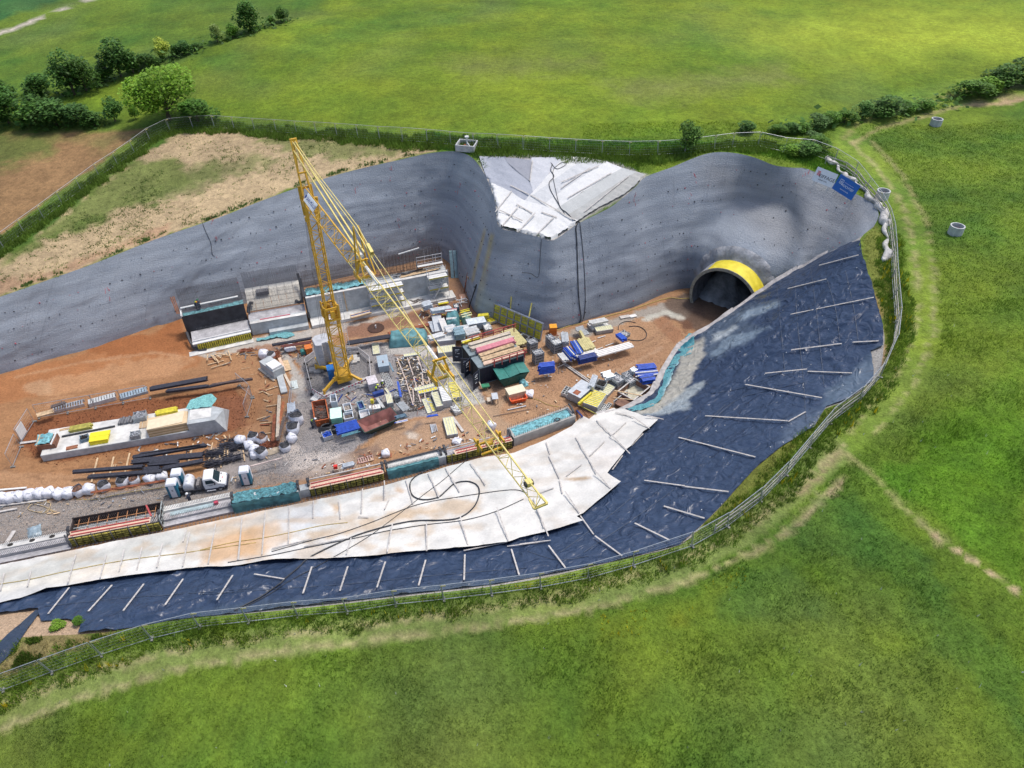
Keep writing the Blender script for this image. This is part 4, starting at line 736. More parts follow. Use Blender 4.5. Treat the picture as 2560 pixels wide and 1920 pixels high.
# ---------------- hoses and cables
def hose(k, pts, r, m, label, cat='hose', sub=6, n=6, name='hose', group=None, lift=0):
    q = smoothline([Vector((*zp(k, *p), 0)) for p in pts], sub); P = []
    for p in q:
        h, nn_ = hit(p.x, p.y); P.append(h+nn_*(r+.02+lift))
    mb = MB(); mb.tube(P, r, n); o = mb.obj(name, m=m, smooth=True); return tag(o, label, cat, group)
M_rub = mat('black_rubber', (.035,.038,.045), .6, var=.2); M_yho = mat('yellow_hose', (.48,.36,.10), .6)
hose('D', [(220,1360),(420,1250),(600,1110),(700,1020),(900,920),(1080,850),(1350,785),(1600,775),(1700,745),(1770,680),(1797,600),(1780,550),(1720,527),(1640,540),(1580,590),(1530,630),(1440,645),(1370,620),(1350,560),(1370,510),(1450,460),(1560,420),(1680,370),(1800,325)], .065, M_rub, 'thick black hose looping over the white fleece and down the blue sheet')
hose('D', [(215,1372),(440,1255),(560,1175),(700,1100),(900,990),(1100,870),(1300,720),(1440,610),(1560,520),(1700,400),(1800,330)], .03, M_rub, 'thin black cable running straight across the white fleece', 'cable', name='cable')
hose('D', [(0,968),(200,920),(400,890),(600,850),(780,810),(950,790)], .03, M_yho, 'thin yellow line lying along the left half of the white fleece', 'rope', name='rope')
hose('G', [(-60,870),(200,830),(500,765),(900,690),(1300,640),(1831,565)], .03, M_yho, 'long yellow line near the left end of the white fleece', 'rope', name='rope')
hose('D', [(460,978),(720,905),(900,860),(1100,790),(1400,675),(1700,620),(2000,580),(2100,600)], .035, M_rub, 'dark seam rope running along the middle of the fleece', 'rope', name='rope')
hose('D', [(180,1047),(460,1000),(700,950),(1000,890),(1200,845),(1450,805),(1700,775),(1900,720),(2080,640)], .035, M_rub, 'dark seam rope along the lower joint of the fleece', 'rope', name='rope')
hose('T', [(1340,440),(1330,480),(1350,520),(1320,560),(1330,610),(1370,680),(1400,730),(1430,750),(1480,800),(1515,810)], .05, M_rub, 'black hose lying down the gully tarpaulin to the shotcrete edge')
hose('T', [(1330,430),(1370,470),(1430,440),(1400,430),(1350,470),(1345,520),(1360,600),(1385,700),(1420,760)], .035, M_rub, 'looped thin cable at the top of the white gully tarpaulin', 'cable', name='cable')
hose('T', [(1515,812),(1490,840),(1495,930),(1500,1100),(1508,1300),(1522,1430),(1500,1465),(1440,1480),(1370,1492)], .07, M_rub, 'thick black hose hanging down the grey wall left of the tunnel')
hose('T', [(1515,812),(1525,900),(1540,1050),(1548,1200),(1550,1340),(1535,1440),(1500,1470)], .04, M_rub, 'thin black cable hanging beside the thick hose on the wall', 'cable', name='cable')
hose('T', [(1270,920),(1262,1030),(1250,1160),(1200,1140),(1145,1135)], .03, M_rub, 'thin cable hanging from the gully tip down the wall', 'cable', name='cable')
hose('E', [(330,40),(360,120),(400,210),(412,300),(435,318)], .03, M_rub, 'thin cable on the long grey wall near the left', 'cable', name='cable')
hose('B', [(935,370),(1050,330),(1200,300),(1400,240),(1560,200),(1700,150),(1900,90),(2000,95),(2100,90)], .045, M_yho, 'sand coloured hose along the foot of the tunnel wall')
# ---------------- anchor heads and red survey marks on the wall
W3 = VW.reshape(nc, NV+1, 3); mb = MB().use(mat('anchor_dark', (.05,.05,.055), .8)); M_red = mat('red_paint', (.42,.10,.12), .8); rr = random.Random(5)
def wall_at(i, f):
    j = int(f); a = W3[i, j]*(1-(f-j))+W3[i, min(j+1, NV)]*(f-j)
    u = W3[min(i+1, nc-1), j]-W3[max(i-1, 0), j]; v = W3[i, min(j+1, NV)]-W3[i, max(j-1, 0)]; n = Vector(np.cross(u, v)).normalized()
    if n.y > 0: n = -n
    return Vector(a), n, Vector(u).normalized()
for i in range(4, nc-2, 1):
    H = W3[i, NV, 2]-W3[i, 0, 2]; zrow = 1.6+(i%2)*.0
    for r_ in range(9):
        z = 1.3+r_*1.75
        if z > H-1: break
        if (i+r_) % 2 or rr.random() < .35: continue
        p, n, u = wall_at(i, z/H*NV)
        d = p-TUN_C
        if abs(d.dot(TUN_X)) < 6 and d.z < 6.5: continue
        p = p+u*rr.uniform(-.2,.2)+Vector((0,0,rr.uniform(-.15,.15))); s_ = rr.choice([.04,.05,.06,.09])
        v = n.cross(u); mb.use(MATS['anchor_dark'] if rr.random() < .75 else M_red)
        mb.hexa([p+(u*a+v*b)*s_-n*.1 for a, b in ((-1,-1),(1,-1),(1,1),(-1,1))][::-1], [p+(u*a+v*b)*s_*.7+n*.07 for a, b in ((-1,-1),(1,-1),(1,1),(-1,1))][::-1])
an = mb.obj('anchor_heads', wo); an['kind'] = 'stuff'
mb = MB().use(M_red)
for k, x, y in [('T',290,450),('T',350,820),('T',80,600),('T',1870,660),('U',965,500),('U',255,520),('E',400,40),('E',740,520),('E',450,180),('T',300,530),('T',740,580),('U',210,640),('C',700,230)]:
    p, n = hitz(k, x, y); u = n.cross(Vector((0,0,1))).normalized(); v = u.cross(n)
    for q in range(4):
        a = p+u*rr.uniform(-.3,.3)+v*rr.uniform(-.6,.6)+n*.03; b = a+u*rr.uniform(-.2,.2)+v*rr.uniform(-.7,.7); mb.beam(a, b, .05, .012, up=n)
sm = mb.obj('survey_marks', wo); sm['kind'] = 'stuff'
# ---------------- tunnel portal
M_yel = mat('yellow_membrane', (.72,.60,.03), .5, var=.12, scale=1.2, tint=(.80,.68,.06), bump=.01)
M_shot = mat('tunnel_shotcrete', (.30,.31,.33), .9, var=.2, scale=1.0, bump=.06, bscale=4)
tun = empty('tunnel_portal', TUN_C, 0, 'round tunnel mouth with yellow lined concrete ring in the grey wall', 'tunnel')
def arc(R, off, a0=-25, a1=205, n=40, jag=0):
    out = []
    for i in range(n+1):
        a = math.radians(a0+(a1-a0)*i/n); out.append(TUN_X*(R*math.cos(a))+Vector((0,0,R*math.sin(a)))+TUN_D*off)
    return out
def ring_part(name, R0, R1, o0, o1, m, n=40, a0=-25, a1=205):
    mb = MB().use(m); A = arc(R0, o0, a0, a1, n); B = arc(R1, o0, a0, a1, n); Cc = arc(R0, o1, a0, a1, n); D = arc(R1, o1, a0, a1, n); N1 = n+1
    mb.add(A+B+Cc+D, [])
    for i in range(n):
        mb.f += [(i, i+1, N1+i+1, N1+i), (N1+i, N1+i+1, 3*N1+i+1, 3*N1+i), (i+1, i, 2*N1+i, 2*N1+i+1), (2*N1+i+1, 2*N1+i, 3*N1+i, 3*N1+i+1)]; mb.m += [mb.mi]*4
    o = mb.obj(name, tun); fixnormals(o.data); return o
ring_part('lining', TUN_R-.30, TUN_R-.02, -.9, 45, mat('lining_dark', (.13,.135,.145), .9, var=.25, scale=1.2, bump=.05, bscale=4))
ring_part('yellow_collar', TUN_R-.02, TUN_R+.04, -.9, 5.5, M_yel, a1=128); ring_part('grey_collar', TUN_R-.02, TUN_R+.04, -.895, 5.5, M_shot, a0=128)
ring_part('edge_ring', TUN_R-.34, TUN_R+.06, -1.0, -.9, mat('collar_edge', (.26,.25,.20), .8))
# collar of sprayed concrete round the ring
mb = MB().use(wall_m := M_shot); n = 46
r0 = arc(TUN_R+.03, 1.6, -20, 200, n); 
for i in range(n):
    vs = []
    for q in (i, i+1):
        base = r0[q]; dirv = base.copy()-TUN_D*1.6; dirv.normalize()
        kk = 1+.25*math.sin(q*1.3)
        vs += [base+TUN_D*.1, base+dirv*.35*kk+TUN_D*.35, base+dirv*1.1*kk+TUN_D*.62, base+dirv*1.5+TUN_D*1.3]
    mb.add(vs, [(0,4,5,1),(1,5,6,2),(2,6,7,3)])
cl = mb.obj('sprayed_collar', tun, smooth=True); fixnormals(cl.data)
# heap of sprayed spoil inside the mouth
mb = MB().use(mat('spoil', (.21,.215,.22), .9, var=.25, scale=.8, bump=.08, bscale=3)); nx, ny = 18, 14; vs = []
for j in range(ny+1):
    for i in range(nx+1):
        x = -4.4+8.8*i/nx; y = .6+11*j/ny; h = (3.0*math.exp(-((x+2.4)/1.9)**2)+.35)*min(1, j/5)*(1-.1*math.cos(x*2+y))+.25*math.sin(x*3.1+y*2.3)
        h = min(h, math.sqrt(max(0, 4.4**2-x*x))+1.6); vs.append(TUN_X*x+TUN_D*y+Vector((0,0,-1.95+max(h, 0))))
mb.add(vs, [(j*(nx+1)+i, j*(nx+1)+i+1, (j+1)*(nx+1)+i+1, (j+1)*(nx+1)+i) for j in range(ny) for i in range(nx)])
sp_ = mb.obj('spoil_heap', smooth=True); sp_.location = TUN_C; tag(sp_, 'heap of grey spoil just inside the tunnel mouth', 'spoil heap')
mb = MB().use(M_shot); mb.add([TUN_X*a+TUN_D*30+Vector((0,0,b)) for a, b in ((-5,-2),(5,-2),(5,5),(-5,5))], [(0,1,2,3)]); mb.obj('rock_face', tun)
# ---------------- company boards at the rim
def frame_on(pxs, z_off=0):
    return [hit(*p)[0] for p in pxs]
def text_mesh(s, size, m, name, parent, loc, X, Y, font=None, xscale=1.0, ext=.004, align='CENTER'):
    c = bpy.data.curves.new(name, 'FONT'); c.body = s; c.size = size; c.extrude = ext; c.align_x = align; c.align_y = 'CENTER'; c.materials.append(m)
    o = bpy.data.objects.new(name, c); COL.objects.link(o); Zv = X.cross(Y).normalized(); Mx = Matrix((X*xscale, Y, Zv)).transposed().to_4x4(); Mx.translation = loc
    o.matrix_world = Mx; bpy.context.view_layer.update(); dg = bpy.context.evaluated_depsgraph_get(); me = bpy.data.meshes.new_from_object(o.evaluated_get(dg)); me.name = name
    bpy.data.objects.remove(o); o2 = bpy.data.objects.new(name, me); COL.objects.link(o2); o2.matrix_world = Mx
    if parent is not None: o2.parent = parent
    return o2
M_sgw = mat('sign_white', (.72,.75,.78), .5, var=.03); M_sgb = mat('sign_blue', (.012,.115,.42), .5, var=.04); M_blk = mat('sign_black', (.03,.03,.04), .6); M_sred = mat('sign_red', (.65,.04,.03), .6)
def board(name, bl, br, H, m, label, thick=.05):
    """flat board on posts at the rim; bl, br are its lower corners"""
    X = (br-bl); Lx = X.length; X.normalize(); hn = Vector((X.y, -X.x, 0)).normalized()
    if hn.y > 0: hn = -hn
    Y = (Vector((0,0,1))*.93-hn*.37).normalized(); Y = (Y-X*Y.dot(X)).normalized(); nrm = X.cross(Y).normalized()
    o = empty(name, bl, 0, label, 'sign'); b = [Y*H, X*Lx+Y*H, X*Lx, Vector()]
    mb = MB().use(m); mb.hexa([v-nrm*thick for v in (b[3], b[2], b[1], b[0])], [b[3], b[2], b[1], b[0]]); pn = mb.obj('panel', o); fixnormals(pn.data)
    for t in (.15, .85):
        mb = MB().use(mat('galvanised', (.48,.50,.52), .45, metal=.6, var=.1)); tp = b[0].lerp(b[1], t); bt = b[3].lerp(b[2], t); mb.beam(tp-nrm*.09, bt-Y*.5-nrm*.09, .07); mb.obj('bracket', o)
        mb = MB().use(MATS['galvanised']); mb.beam((tp+bt)/2-nrm*.1, bt-nrm*1.3-Vector((0,0,.4)), .06); mb.obj('brace', o)
    return o, X*Lx/2+Y*H/2+nrm*.012+bl*0, X, Y, nrm, Lx, H
def rimp(p, z): return F(*p, z)
bA0, bA1, bA2 = rimp(zp('N',405,412), 15.9), rimp(zp('N',703,535), 15.7), rimp(zp('N',992,718), 15.45)
o, c, X, Y, nrm, Lx, Ly = board('company_board', bA0, bA1, 1.75, M_sgw, 'white company board with red bars and dark lettering on the wall rim')
c0_ = c; c = c+bA0
text_mesh('EIFFAGE', Ly*.34, M_blk, 'lettering', None, c+X*Lx*.11-Y*Ly*.02, X, Y).parent = o; text_mesh('GÉNIE CIVIL', Ly*.13, M_blk, 'small_lettering', None, c-X*Lx*.02-Y*Ly*.28, X, Y).parent = o
for ch in o.children:
    if 'lettering' in ch.name: ch.location = ch.location-bA0
mb = MB().use(M_sred)
for i in range(4):
    cc = c0_-X*Lx*.33+Y*Ly*(.24-.085*i); mb.beam(cc-X*Lx*(.07-.012*(i%2)), cc+X*Lx*.06, Ly*.045, .012, up=nrm)
mb.beam(c0_-X*Lx*.27+Y*Ly*.26, c0_-X*Lx*.27-Y*Ly*.06, .05, .012, up=nrm); mb.obj('emblem', o)
o, c, X, Y, nrm, Lx, Ly = board('company_board', bA1+X*.03, bA2, 1.95, M_sgb, 'blue company board with white lettering beside the white one'); c0_ = c; c = c+bA1+X*.03
text_mesh('HOCHTIEF', Ly*.21, M_sgw, 'lettering', None, c+X*Lx*.07, X, Y).parent = o; text_mesh('www.hochtief.de', Ly*.10, M_sgw, 'small_lettering', None, c+X*Lx*.02-Y*Ly*.25, X, Y).parent = o
for ch in o.children:
    if 'lettering' in ch.name: ch.location = ch.location-bA1-X*.03
mb = MB().use(M_sgw); cc = c0_-X*Lx*.28+Y*Ly*.14; s_ = Ly*.13
for a, b in (((-1,-1),(1,-1)),((1,-1),(1,1)),((1,1),(-1,1)),((-1,1),(-1,-1)),((-.5,-.5),(0,.5)),((0,.5),(.5,-.5)),((-.5,-.5),(.5,-.5))):
    mb.beam(cc+X*a[0]*s_+Y*a[1]*s_, cc+X*b[0]*s_+Y*b[1]*s_, .05, .012, up=nrm)
mb.beam(c0_-X*Lx*.16+Y*Ly*.2, c0_+X*Lx*.3+Y*Ly*.2, .02, .012, up=nrm); mb.obj('emblem', o)
# rolled white sheet along the crest by the boards
roll = []
rp = [('N',610,120),('N',680,165),('N',760,195),('N',800,260),('N',850,330),('N',920,380),('N',1010,430),('N',1080,490),('N',1180,580),('N',1250,680),('N',1330,760),('N',1420,830),('N',1470,920),('N',1480,1010),('N',1480,1100),('N',1500,1200),('N',1510,1320),('N',1515,1440),('N',1510,1540),('N',1505,1640)]
P = smoothline([hitz(*p)[0] for p in rp], 8); rs = [.27+.10*math.sin(i*.19)+.05*math.sin(i*.53+1)+(.22 if 84 < i < 112 else 0)+(.12 if i > 140 else 0) for i in range(len(P))]
mb = MB().use(mat('white_plastic_sheet', (.52,.50,.47), .6, var=.3, scale=1.5, bump=.16, bscale=3.5)); mb.tube([p+Vector((.16*math.sin(i*.41), .12*math.cos(i*.33), .16)) for i, p in enumerate(P)], rs, 10)
ro = mb.obj('rolled_sheet', smooth=True); tag(ro, 'crumpled roll of whitish plastic sheet lying along the crest by the fence', 'plastic sheet')
# ---------------- fences round the site
M_galv = mat('galvanised', (.48,.50,.52), .45, metal=.6, var=.1)
def railpos(p):
    z = 5.0
    for _ in range(25):
        P = F(p[0], p[1], z); zn = float(Gf([(P.x, P.y)])[0])+2.05; z += (zn-z)*.6
    return F(p[0], p[1], z)
fw = [railpos(p) for p in FENCE]
fw = [Vector((p.x, p.y, 0)) for p in fw]
def panel_mesh(L=3.5, H=2.0):
    mb = MB().use(M_galv)
    for x in (0, L-.06): mb.tube([(x,0,.08),(x,0,H)], .028, 5)
    for z in (.15, H): mb.tube([(0,0,z),(L-.06,0,z)], .030, 5)
    for i in range(1, 15): mb.beam((i*L/15,0,.15),(i*L/15,0,H), .004)
    for z in (.5,.85,1.2,1.55,1.8): mb.beam((0,0,z),(L-.06,0,z), .006)
    return mb.mesh('fence_panel')
pm = panel_mesh()
mb = MB().use(mat('foot_concrete', (.22,.22,.20), .9)); mb.box((0,0,.05),(.18,.45,.12)); footm = mb.mesh('fence_foot')
mb = MB().use(mat('clip_yellow', (.62,.55,.25), .6)); mb.box((0,0,1.86),(.42,.05,.09)); clipm = mb.mesh('clip')
def fence(pts, label):
    pts = resample(pts, .5); acc = 0; posts = [pts[0]]; 
    for a, b in zip(pts[:-1], pts[1:]):
        acc += (b-a).length
        if acc >= 3.5: posts.append(b); acc = 0
    if acc > 1.2: posts.append(pts[-1])
    else: posts[-1] = pts[-1]
    zs = zfun(np.array([(p.x, p.y) for p in posts])); posts = [Vector((p.x, p.y, z)) for p, z in zip(posts, zs)]
    root = empty('site_fence', posts[0], 0, label, 'fence')
    for i, (a, b) in enumerate(zip(posts[:-1], posts[1:])):
        d = b-a; o = link('fence_panel', pm, root); o.location = a-posts[0]; o.rotation_euler = (0, -math.atan2(d.z, math.hypot(d.x, d.y)), math.atan2(d.y, d.x)); o.scale = (d.length/3.5, 1, 1)
        f = link('fence_foot', footm, root); f.location = a-posts[0]; f.rotation_euler = (0,0,math.atan2(d.y, d.x))
        c = link('clip', clipm, root); c.location = a-posts[0]; c.rotation_euler = (0,0,math.atan2(d.y, d.x))
fence(fw[:19], 'steel mesh fence along the grass below the blue sheet'); fence(fw[18:43], 'steel mesh fence curving up the right side of the excavation'); fence(fw[42:], 'steel mesh fence along the field behind the grey wall')
# wooden guard rail inside the right hand fence
M_rail = mat('rail_wood', (.46,.42,.36), .85, var=.2, scale=4)
gr = [('N',640,60),('N',830,95),('N',985,200),('N',1100,290),('N',1215,430),('N',1330,545),('N',1460,690),('N',1540,830),('N',1595,985),('N',1610,1150),('N',1630,1340),('N',1650,1500),('I',1318,80),('I',1322,160),('I',1330,260),('I',1338,400),('I',1300,540),('I',1225,690),('I',1160,790),('I',1040,880),('I',920,980),('I',790,1125),('I',665,1275),('I',510,1432),('I',320,1570),('H',1640,980),('H',1510,1095)]
def railp(p, h=1.1):
    z = 8.0
    for _ in range(25):
        P = F(*zp(*p), z); zn = float(Gf([(P.x, P.y)])[0])+h; z += (zn-z)*.6
    return Vector((P.x, P.y, 0))
gp = resample(smoothline([railp(p) for p in gr], 3), .5); posts = [gp[0]]; acc = 0
for a, b in zip(gp[:-1], gp[1:]):
    acc += (b-a).length
    if acc > 2.3: posts.append(b); acc = 0
zs = [drop(p.x, p.y) for p in posts]; posts = [Vector((p.x, p.y, z)) for p, z in zip(posts, zs)]
root = empty('guard_rail', posts[0], 0, 'wooden guard rail of posts and two boards inside the curved fence', 'guard rail')
mb = MB().use(M_rail); mb.beam((0,0,-.1),(0,0,1.15), .09); postm = mb.mesh('post')
mb = MB().use(M_rail); mb.beam((0,0,0),(1,0,0), .04, .13); rm = mb.mesh('rail')
for i, a in enumerate(posts):
    o = link('post', postm, root); o.location = a-posts[0]
    if i < len(posts)-1:
        d = posts[i+1]-a
        for h in (.55, 1.08):
            r = link('rail', rm, root); r.location = a-posts[0]+Vector((0,0,h)); r.rotation_euler = (0, -math.atan2(d.z, math.hypot(d.x, d.y)), math.atan2(d.y, d.x)); r.scale = (d.length, 1, 1)
# toe board beside it, lying on the ground
# concrete rings and the block tub
M_conc = mat('precast_concrete', (.46,.47,.47), .85, var=.12, scale=3)
def ring_obj(px, py, label):
    P, n = hit(px, py); root = empty('concrete_ring', P, 0, label, 'concrete ring', 'precast concrete shaft rings')
    mb = MB().use(M_conc); n_ = 28; R, r, H = .78, .64, .95; vs = []
    for k in range(n_):
        a = 2*math.pi*k/n_; c, s_ = math.cos(a), math.sin(a); vs += [(R*c,R*s_,-.1),(R*c,R*s_,H),(r*c,r*s_,H),(r*c,r*s_,0)]
    fs = []
    for k in range(n_):
        a = k*4; b = ((k+1)%n_)*4; fs += [(a,b,b+1,a+1),(a+1,b+1,b+2,a+2),(a+2,b+2,b+3,a+3)]
    mb.add(vs, fs); mb.obj('ring_wall', root, smooth=False)
    mb = MB().use(mat('dark_soil', (.12,.10,.08), .9)); mb.poly([(r*math.cos(2*math.pi*k/n_), r*math.sin(2*math.pi*k/n_), .1) for k in range(n_)], .1); mb.obj('base', root)
    mb = MB().use(mat('marker_pink', (.6,.3,.35), .7)); mb.beam((.1,0,.1),(.15,.05,.75), .04); mb.obj('marker_post', root)
ring_obj(2387, 583, 'concrete shaft ring alone in the meadow, nearest of the three'); ring_obj(2204, 494, 'concrete shaft ring right behind the fence and boards'); ring_obj(2338, 313, 'concrete shaft ring farthest away beside the dirt track')
P, n = hit(*zp('T', 790, 340)); root = empty('concrete_tub', P, math.radians(-12), 'square white concrete tub with a pump pipe at the rim', 'tub')
mb = MB().use(M_conc)
for c, d in (((0,-1.1,.45),(2.7,.15,.9)),((0,1.1,.45),(2.7,.15,.9)),((-1.28,0,.45),(.15,2.05,.9)),((1.28,0,.45),(.15,2.05,.9)),((0,0,.05),(2.4,2.05,.1))): mb.box(c, d)
mb.obj('tub_wall', root)
mb = MB().use(mat('pipe_white', (.7,.7,.68), .5)); mb.tube([(0,.2,.1),(0,.2,1.6)], .12, 8); mb.tube([(0,.2,1.55),(0,.2,1.75)], .3, 10); mb.tube([(0,.2,.9),(.5,-.2,.5)], .08, 6); mb.obj('pipe', root)
mb = MB().use(mat('orange_tool', (.55,.18,.08), .6)); mb.box((-.3,.1,.35),(.3,.3,.4)); mb.obj('pump', root)
# ---------------- tower crane
M_cy = mat('crane_yellow', (.62,.355,.03), .45, var=.08, scale=2, var2=.1); M_cp = mat('crane_pale', (.70,.57,.19), .5, var=.08, scale=2); M_steel = mat('bare_steel', (.60,.61,.63), .4, metal=.3, var=.1)
CB = Vector((-20.1,67.2,0)); jd = Vector((.468,-.884,0)).normalized(); js = Vector((-jd.y, jd.x, 0)).normalized()
if js.x < 0: js = -js
crane = empty('tower_crane', CB, 0, 'yellow lattice tower crane standing on outriggers in the gravel yard', 'crane')
def Cw(u, v, z): return jd*u+js*v+Vector((0,0,z))
def onpl(px, py, v=0.0):
    d = ray(px, py); O = Vector((0,0,CAMZ)); n = js; t = ((CB+js*v)-O).dot(n)/d.dot(n); p = O+d*t-CB; return (p.dot(jd), p.z)
def lattice(mb, P0, P1, w0, w1, h0, h1, n, tri=False, rc=.06, rb=.03, rot=None):
    """square or triangular lattice girder between P0 and P1; w is across, h is up"""
    ax = (P1-P0).normalized(); L = (P1-P0).length
    X = rot if rot is not None else js; Yv = ax.cross(X).normalized()
    if not tri and abs(ax.z) < .5 and Yv.z < 0: Yv = -Yv
    if tri and Yv.z < 0: Yv = -Yv
    def sec(i):
        t = i/n; c = P0.lerp(P1, t); w = (w0+(w1-w0)*t)/2; h = h0+(h1-h0)*t
        if tri: return [c-X*w, c+X*w, c+Yv*h]
        return [c-X*w-Yv*h/2, c+X*w-Yv*h/2, c+X*w+Yv*h/2, c-X*w+Yv*h/2]
    k = 3 if tri else 4; S_ = [sec(i) for i in range(n+1)]
    for q in range(k): mb.tube([S_[i][q] for i in (0, n)], rc, 5)
    for i in range(n):
        for q in range(k):
            a, b = q, (q+1)%k
            if i % 2: a, b = b, a
            mb.tube([S_[i][a], S_[i+1][b]], rb, 4, False)
            if i % 3 == 0: mb.tube([S_[i][q], S_[i][(q+1)%k]], rb, 4, False)
    for q in range(k): mb.tube([S_[n][q], S_[n][(q+1)%k]], rb*1.3, 4)
mb = MB().use(M_cy); lattice(mb, Vector((0,0,1.4)), Vector((0,0,10.6)), 1.35, 1.3, 1.35, 1.3, 12, rc=.10, rb=.045, rot=js); mb.obj('lower_mast', crane)
mb = MB().use(M_cy); lattice(mb, Vector((0,0,8.6)), Vector((0,0,22.8)), 1.0, 1.0, 1.0, 1.0, 19, rc=.09, rb=.038, rot=js); mb.obj('upper_mast', crane)
mb = MB().use(M_cy)
for z in (10.2,): 
    for a, b in ((-1,0),(1,0),(0,-1),(0,1)):
        mb.box(Cw(a*.78, b*.78, z), (.25,1.6 if a else .25,.5) if False else (.45,.45,.9), math.atan2(jd.y, jd.x))
for a, b in ((-1,-1),(-1,1),(1,-1),(1,1)): mb.beam(Cw(a*.75,b*.75,9.2), Cw(a*.75,b*.75,11.2), .16)
for z in (9.4, 10.9):
    for (a, b), (c, d) in (((-1,-1),(-1,1)),((-1,1),(1,1)),((1,1),(1,-1)),((1,-1),(-1,-1))): mb.beam(Cw(a*.75,b*.75,z), Cw(c*.75,d*.75,z), .14, .2)
mb.obj('telescoping_collar', crane)
# ladder beside the lower mast
mb = MB().use(M_steel)
for v in (1.0, 1.35): mb.tube([Cw(.3,v,1.2), Cw(.25,v,12)], .025, 4)
for i in range(36): mb.tube([Cw(.3,1.0,1.3+i*.3), Cw(.3,1.35,1.3+i*.3)], .015, 4)
lad = mb.obj('ladder', crane)
# mast head
mb = MB().use(M_cy); 
for v in (-.55,.55): mb.beam(Cw(-.9,v,22.6), Cw(1.0,v,23.6), .18, .5); mb.beam(Cw(-.6,v,21.6), Cw(-.9,v,24.6), .16, .3); mb.beam(Cw(.5,v,21.6), Cw(.9,v,24.0), .16, .3)
for z, u in ((22.9,-.8),(24.4,-.85),(23.6,.9)): mb.beam(Cw(u,-.6,z), Cw(u,.6,z), .2)
mb.obj('mast_head', crane)
# base, outriggers, ballast
mb = MB().use(M_cy); mb.tube([Vector((0,0,.7)), Vector((0,0,1.5))], .95, 14); mb.box((0,0,.8), (1.8,1.8,.45), math.atan2(jd.y, jd.x)); mb.obj('slewing_base', crane)
tips = [zp('A',592,1190), zp('A',915,1095), zp('A',520,972), zp('A',835,892)]
M_pad = mat('pad_concrete', (.45,.44,.42), .9, var=.12)
for p in tips:
    T = F(*p, .3)-CB; o = MB().use(M_cy); dv = Vector((T.x, T.y, 0)).normalized(); mid = T*.45; mid.z = 1.25
    o.beam(dv*.6+Vector((0,0,1.2)), mid, .34, .42); o.beam(mid, T+Vector((0,0,.35)), .26, .30); o.tube([T+Vector((0,0,-.05)), T+Vector((0,0,.6))], .13, 8); o.obj('outrigger', crane)
    q = MB().use(M_pad); a = math.atan2(dv.y, dv.x)
    q.box((T.x, T.y, .13), (1.7,.75,.26), .15); q.box((T.x+.1, T.y+.2, .13-.003), (.8,1.6,.25), .15); q.obj('outrigger_pad', crane)
bc = Vector((-22.7,70.3,0))-CB; ba = math.atan2(jd.y, jd.x)
mb = MB().use(M_cy); mb.beam(Vector((0,0,1.2)), bc+Vector((0,0,.9)), .5, .35); mb.box(bc+Vector((0,0,.72)), (2.4,2.2,.2), ba); mb.beam(bc*.45+Vector((.2,0,1.2)), bc*.75+Vector((.3,0,4.3)), .16); mb.beam(Vector((-.3,.5,1.4)), bc*.55+Vector((0,0,3.6)), .12); mb.obj('ballast_platform', crane)
M_bal = mat('ballast_grey', (.47,.48,.50), .8, var=.1, scale=2)
for i in range(9):
    q = MB().use(M_bal); z = .84+i*.36; w_ = 1.05; pts_ = [(-1.0,-w_),(.55,-w_),(1.0,-.55),(1.0,.55),(.55,w_),(-1.0,w_),(-1.25,.4),(-.85,.25),(-.85,-.25),(-1.25,-.4)]
    ca, sa = math.cos(ba+math.pi), math.sin(ba+math.pi); q.poly([Vector((bc.x+x*ca-y*sa, bc.y+x*sa+y*ca, z+.33)) for x, y in pts_], .33); o = q.obj('ballast_slab', crane); fixnormals(o.data)
q = MB().use(mat('cabinet_blue', (.02,.16,.48), .5)); p = F(*zp('A',650,1010), .9)-CB; q.box(p, (.75,1.1,1.5), .35); q.box(p+Vector((0,0,.8)), (.85,1.2,.08), .35); q.obj('control_cabinet', crane)
# jib
tipu, tipz = onpl(1352, 1262); tipP = Cw(tipu, 0, tipz); piv = Cw(.4, 0, 23.3)
sd_, sz_ = onpl(752, 448)
def jp(t, v=0, h=0): 
    p = piv.lerp(tipP, t); return p+js*v+Vector((0,0,h))
cuts = [(-.035,.30,1.25,1.2,1.2,1.15,12,M_cy),(.30,.62,1.15,1.05,1.1,1.0,18,M_cp),(.62,1.0,1.0,.62,1.0,.6,20,M_cp)]
for i, (a, b, w0, w1, h0, h1, n, m) in enumerate(cuts):
    mb = MB().use(m); lattice(mb, jp(a), jp(b), w0, w1, h0, h1, n, tri=True, rc=.042 if i else .06, rb=.022 if i else .032); mb.obj('jib_section', crane)
mb = MB().use(M_cp); mb.beam(jp(1.0,-.42,-.1), jp(1.0,.42,-.1), .12); mb.beam(jp(.985,-.35,0), jp(1.0,-.42,-.1), .1); mb.beam(jp(.985,.35,0), jp(1.0,.42,-.1), .1); mb.obj('jib_end_frame', crane)
def bracket(t):
    mb = MB().use(M_cy)
    for v in (-.62,.62): mb.beam(jp(t-.018,v,-.25), jp(t+.018,v,-.15), .12, .42); mb.beam(jp(t,v,0), jp(t,v*.4,1.3), .14)
    mb.beam(jp(t,-.62,-.4), jp(t,.62,-.4), .18); mb.beam(jp(t,-.5,1.2), jp(t,.5,1.2), .14); mb.beam(jp(t-.02,0,.4), jp(t+.02,0,.8), .2,.25); mb.obj('joint_bracket', crane)
def tpar(px, py):
    u, z = onpl(px, py); return (u-piv.dot(jd))/(tipu-piv.dot(jd))
for p in ((905,648),(1100,915)): bracket(tpar(*p))
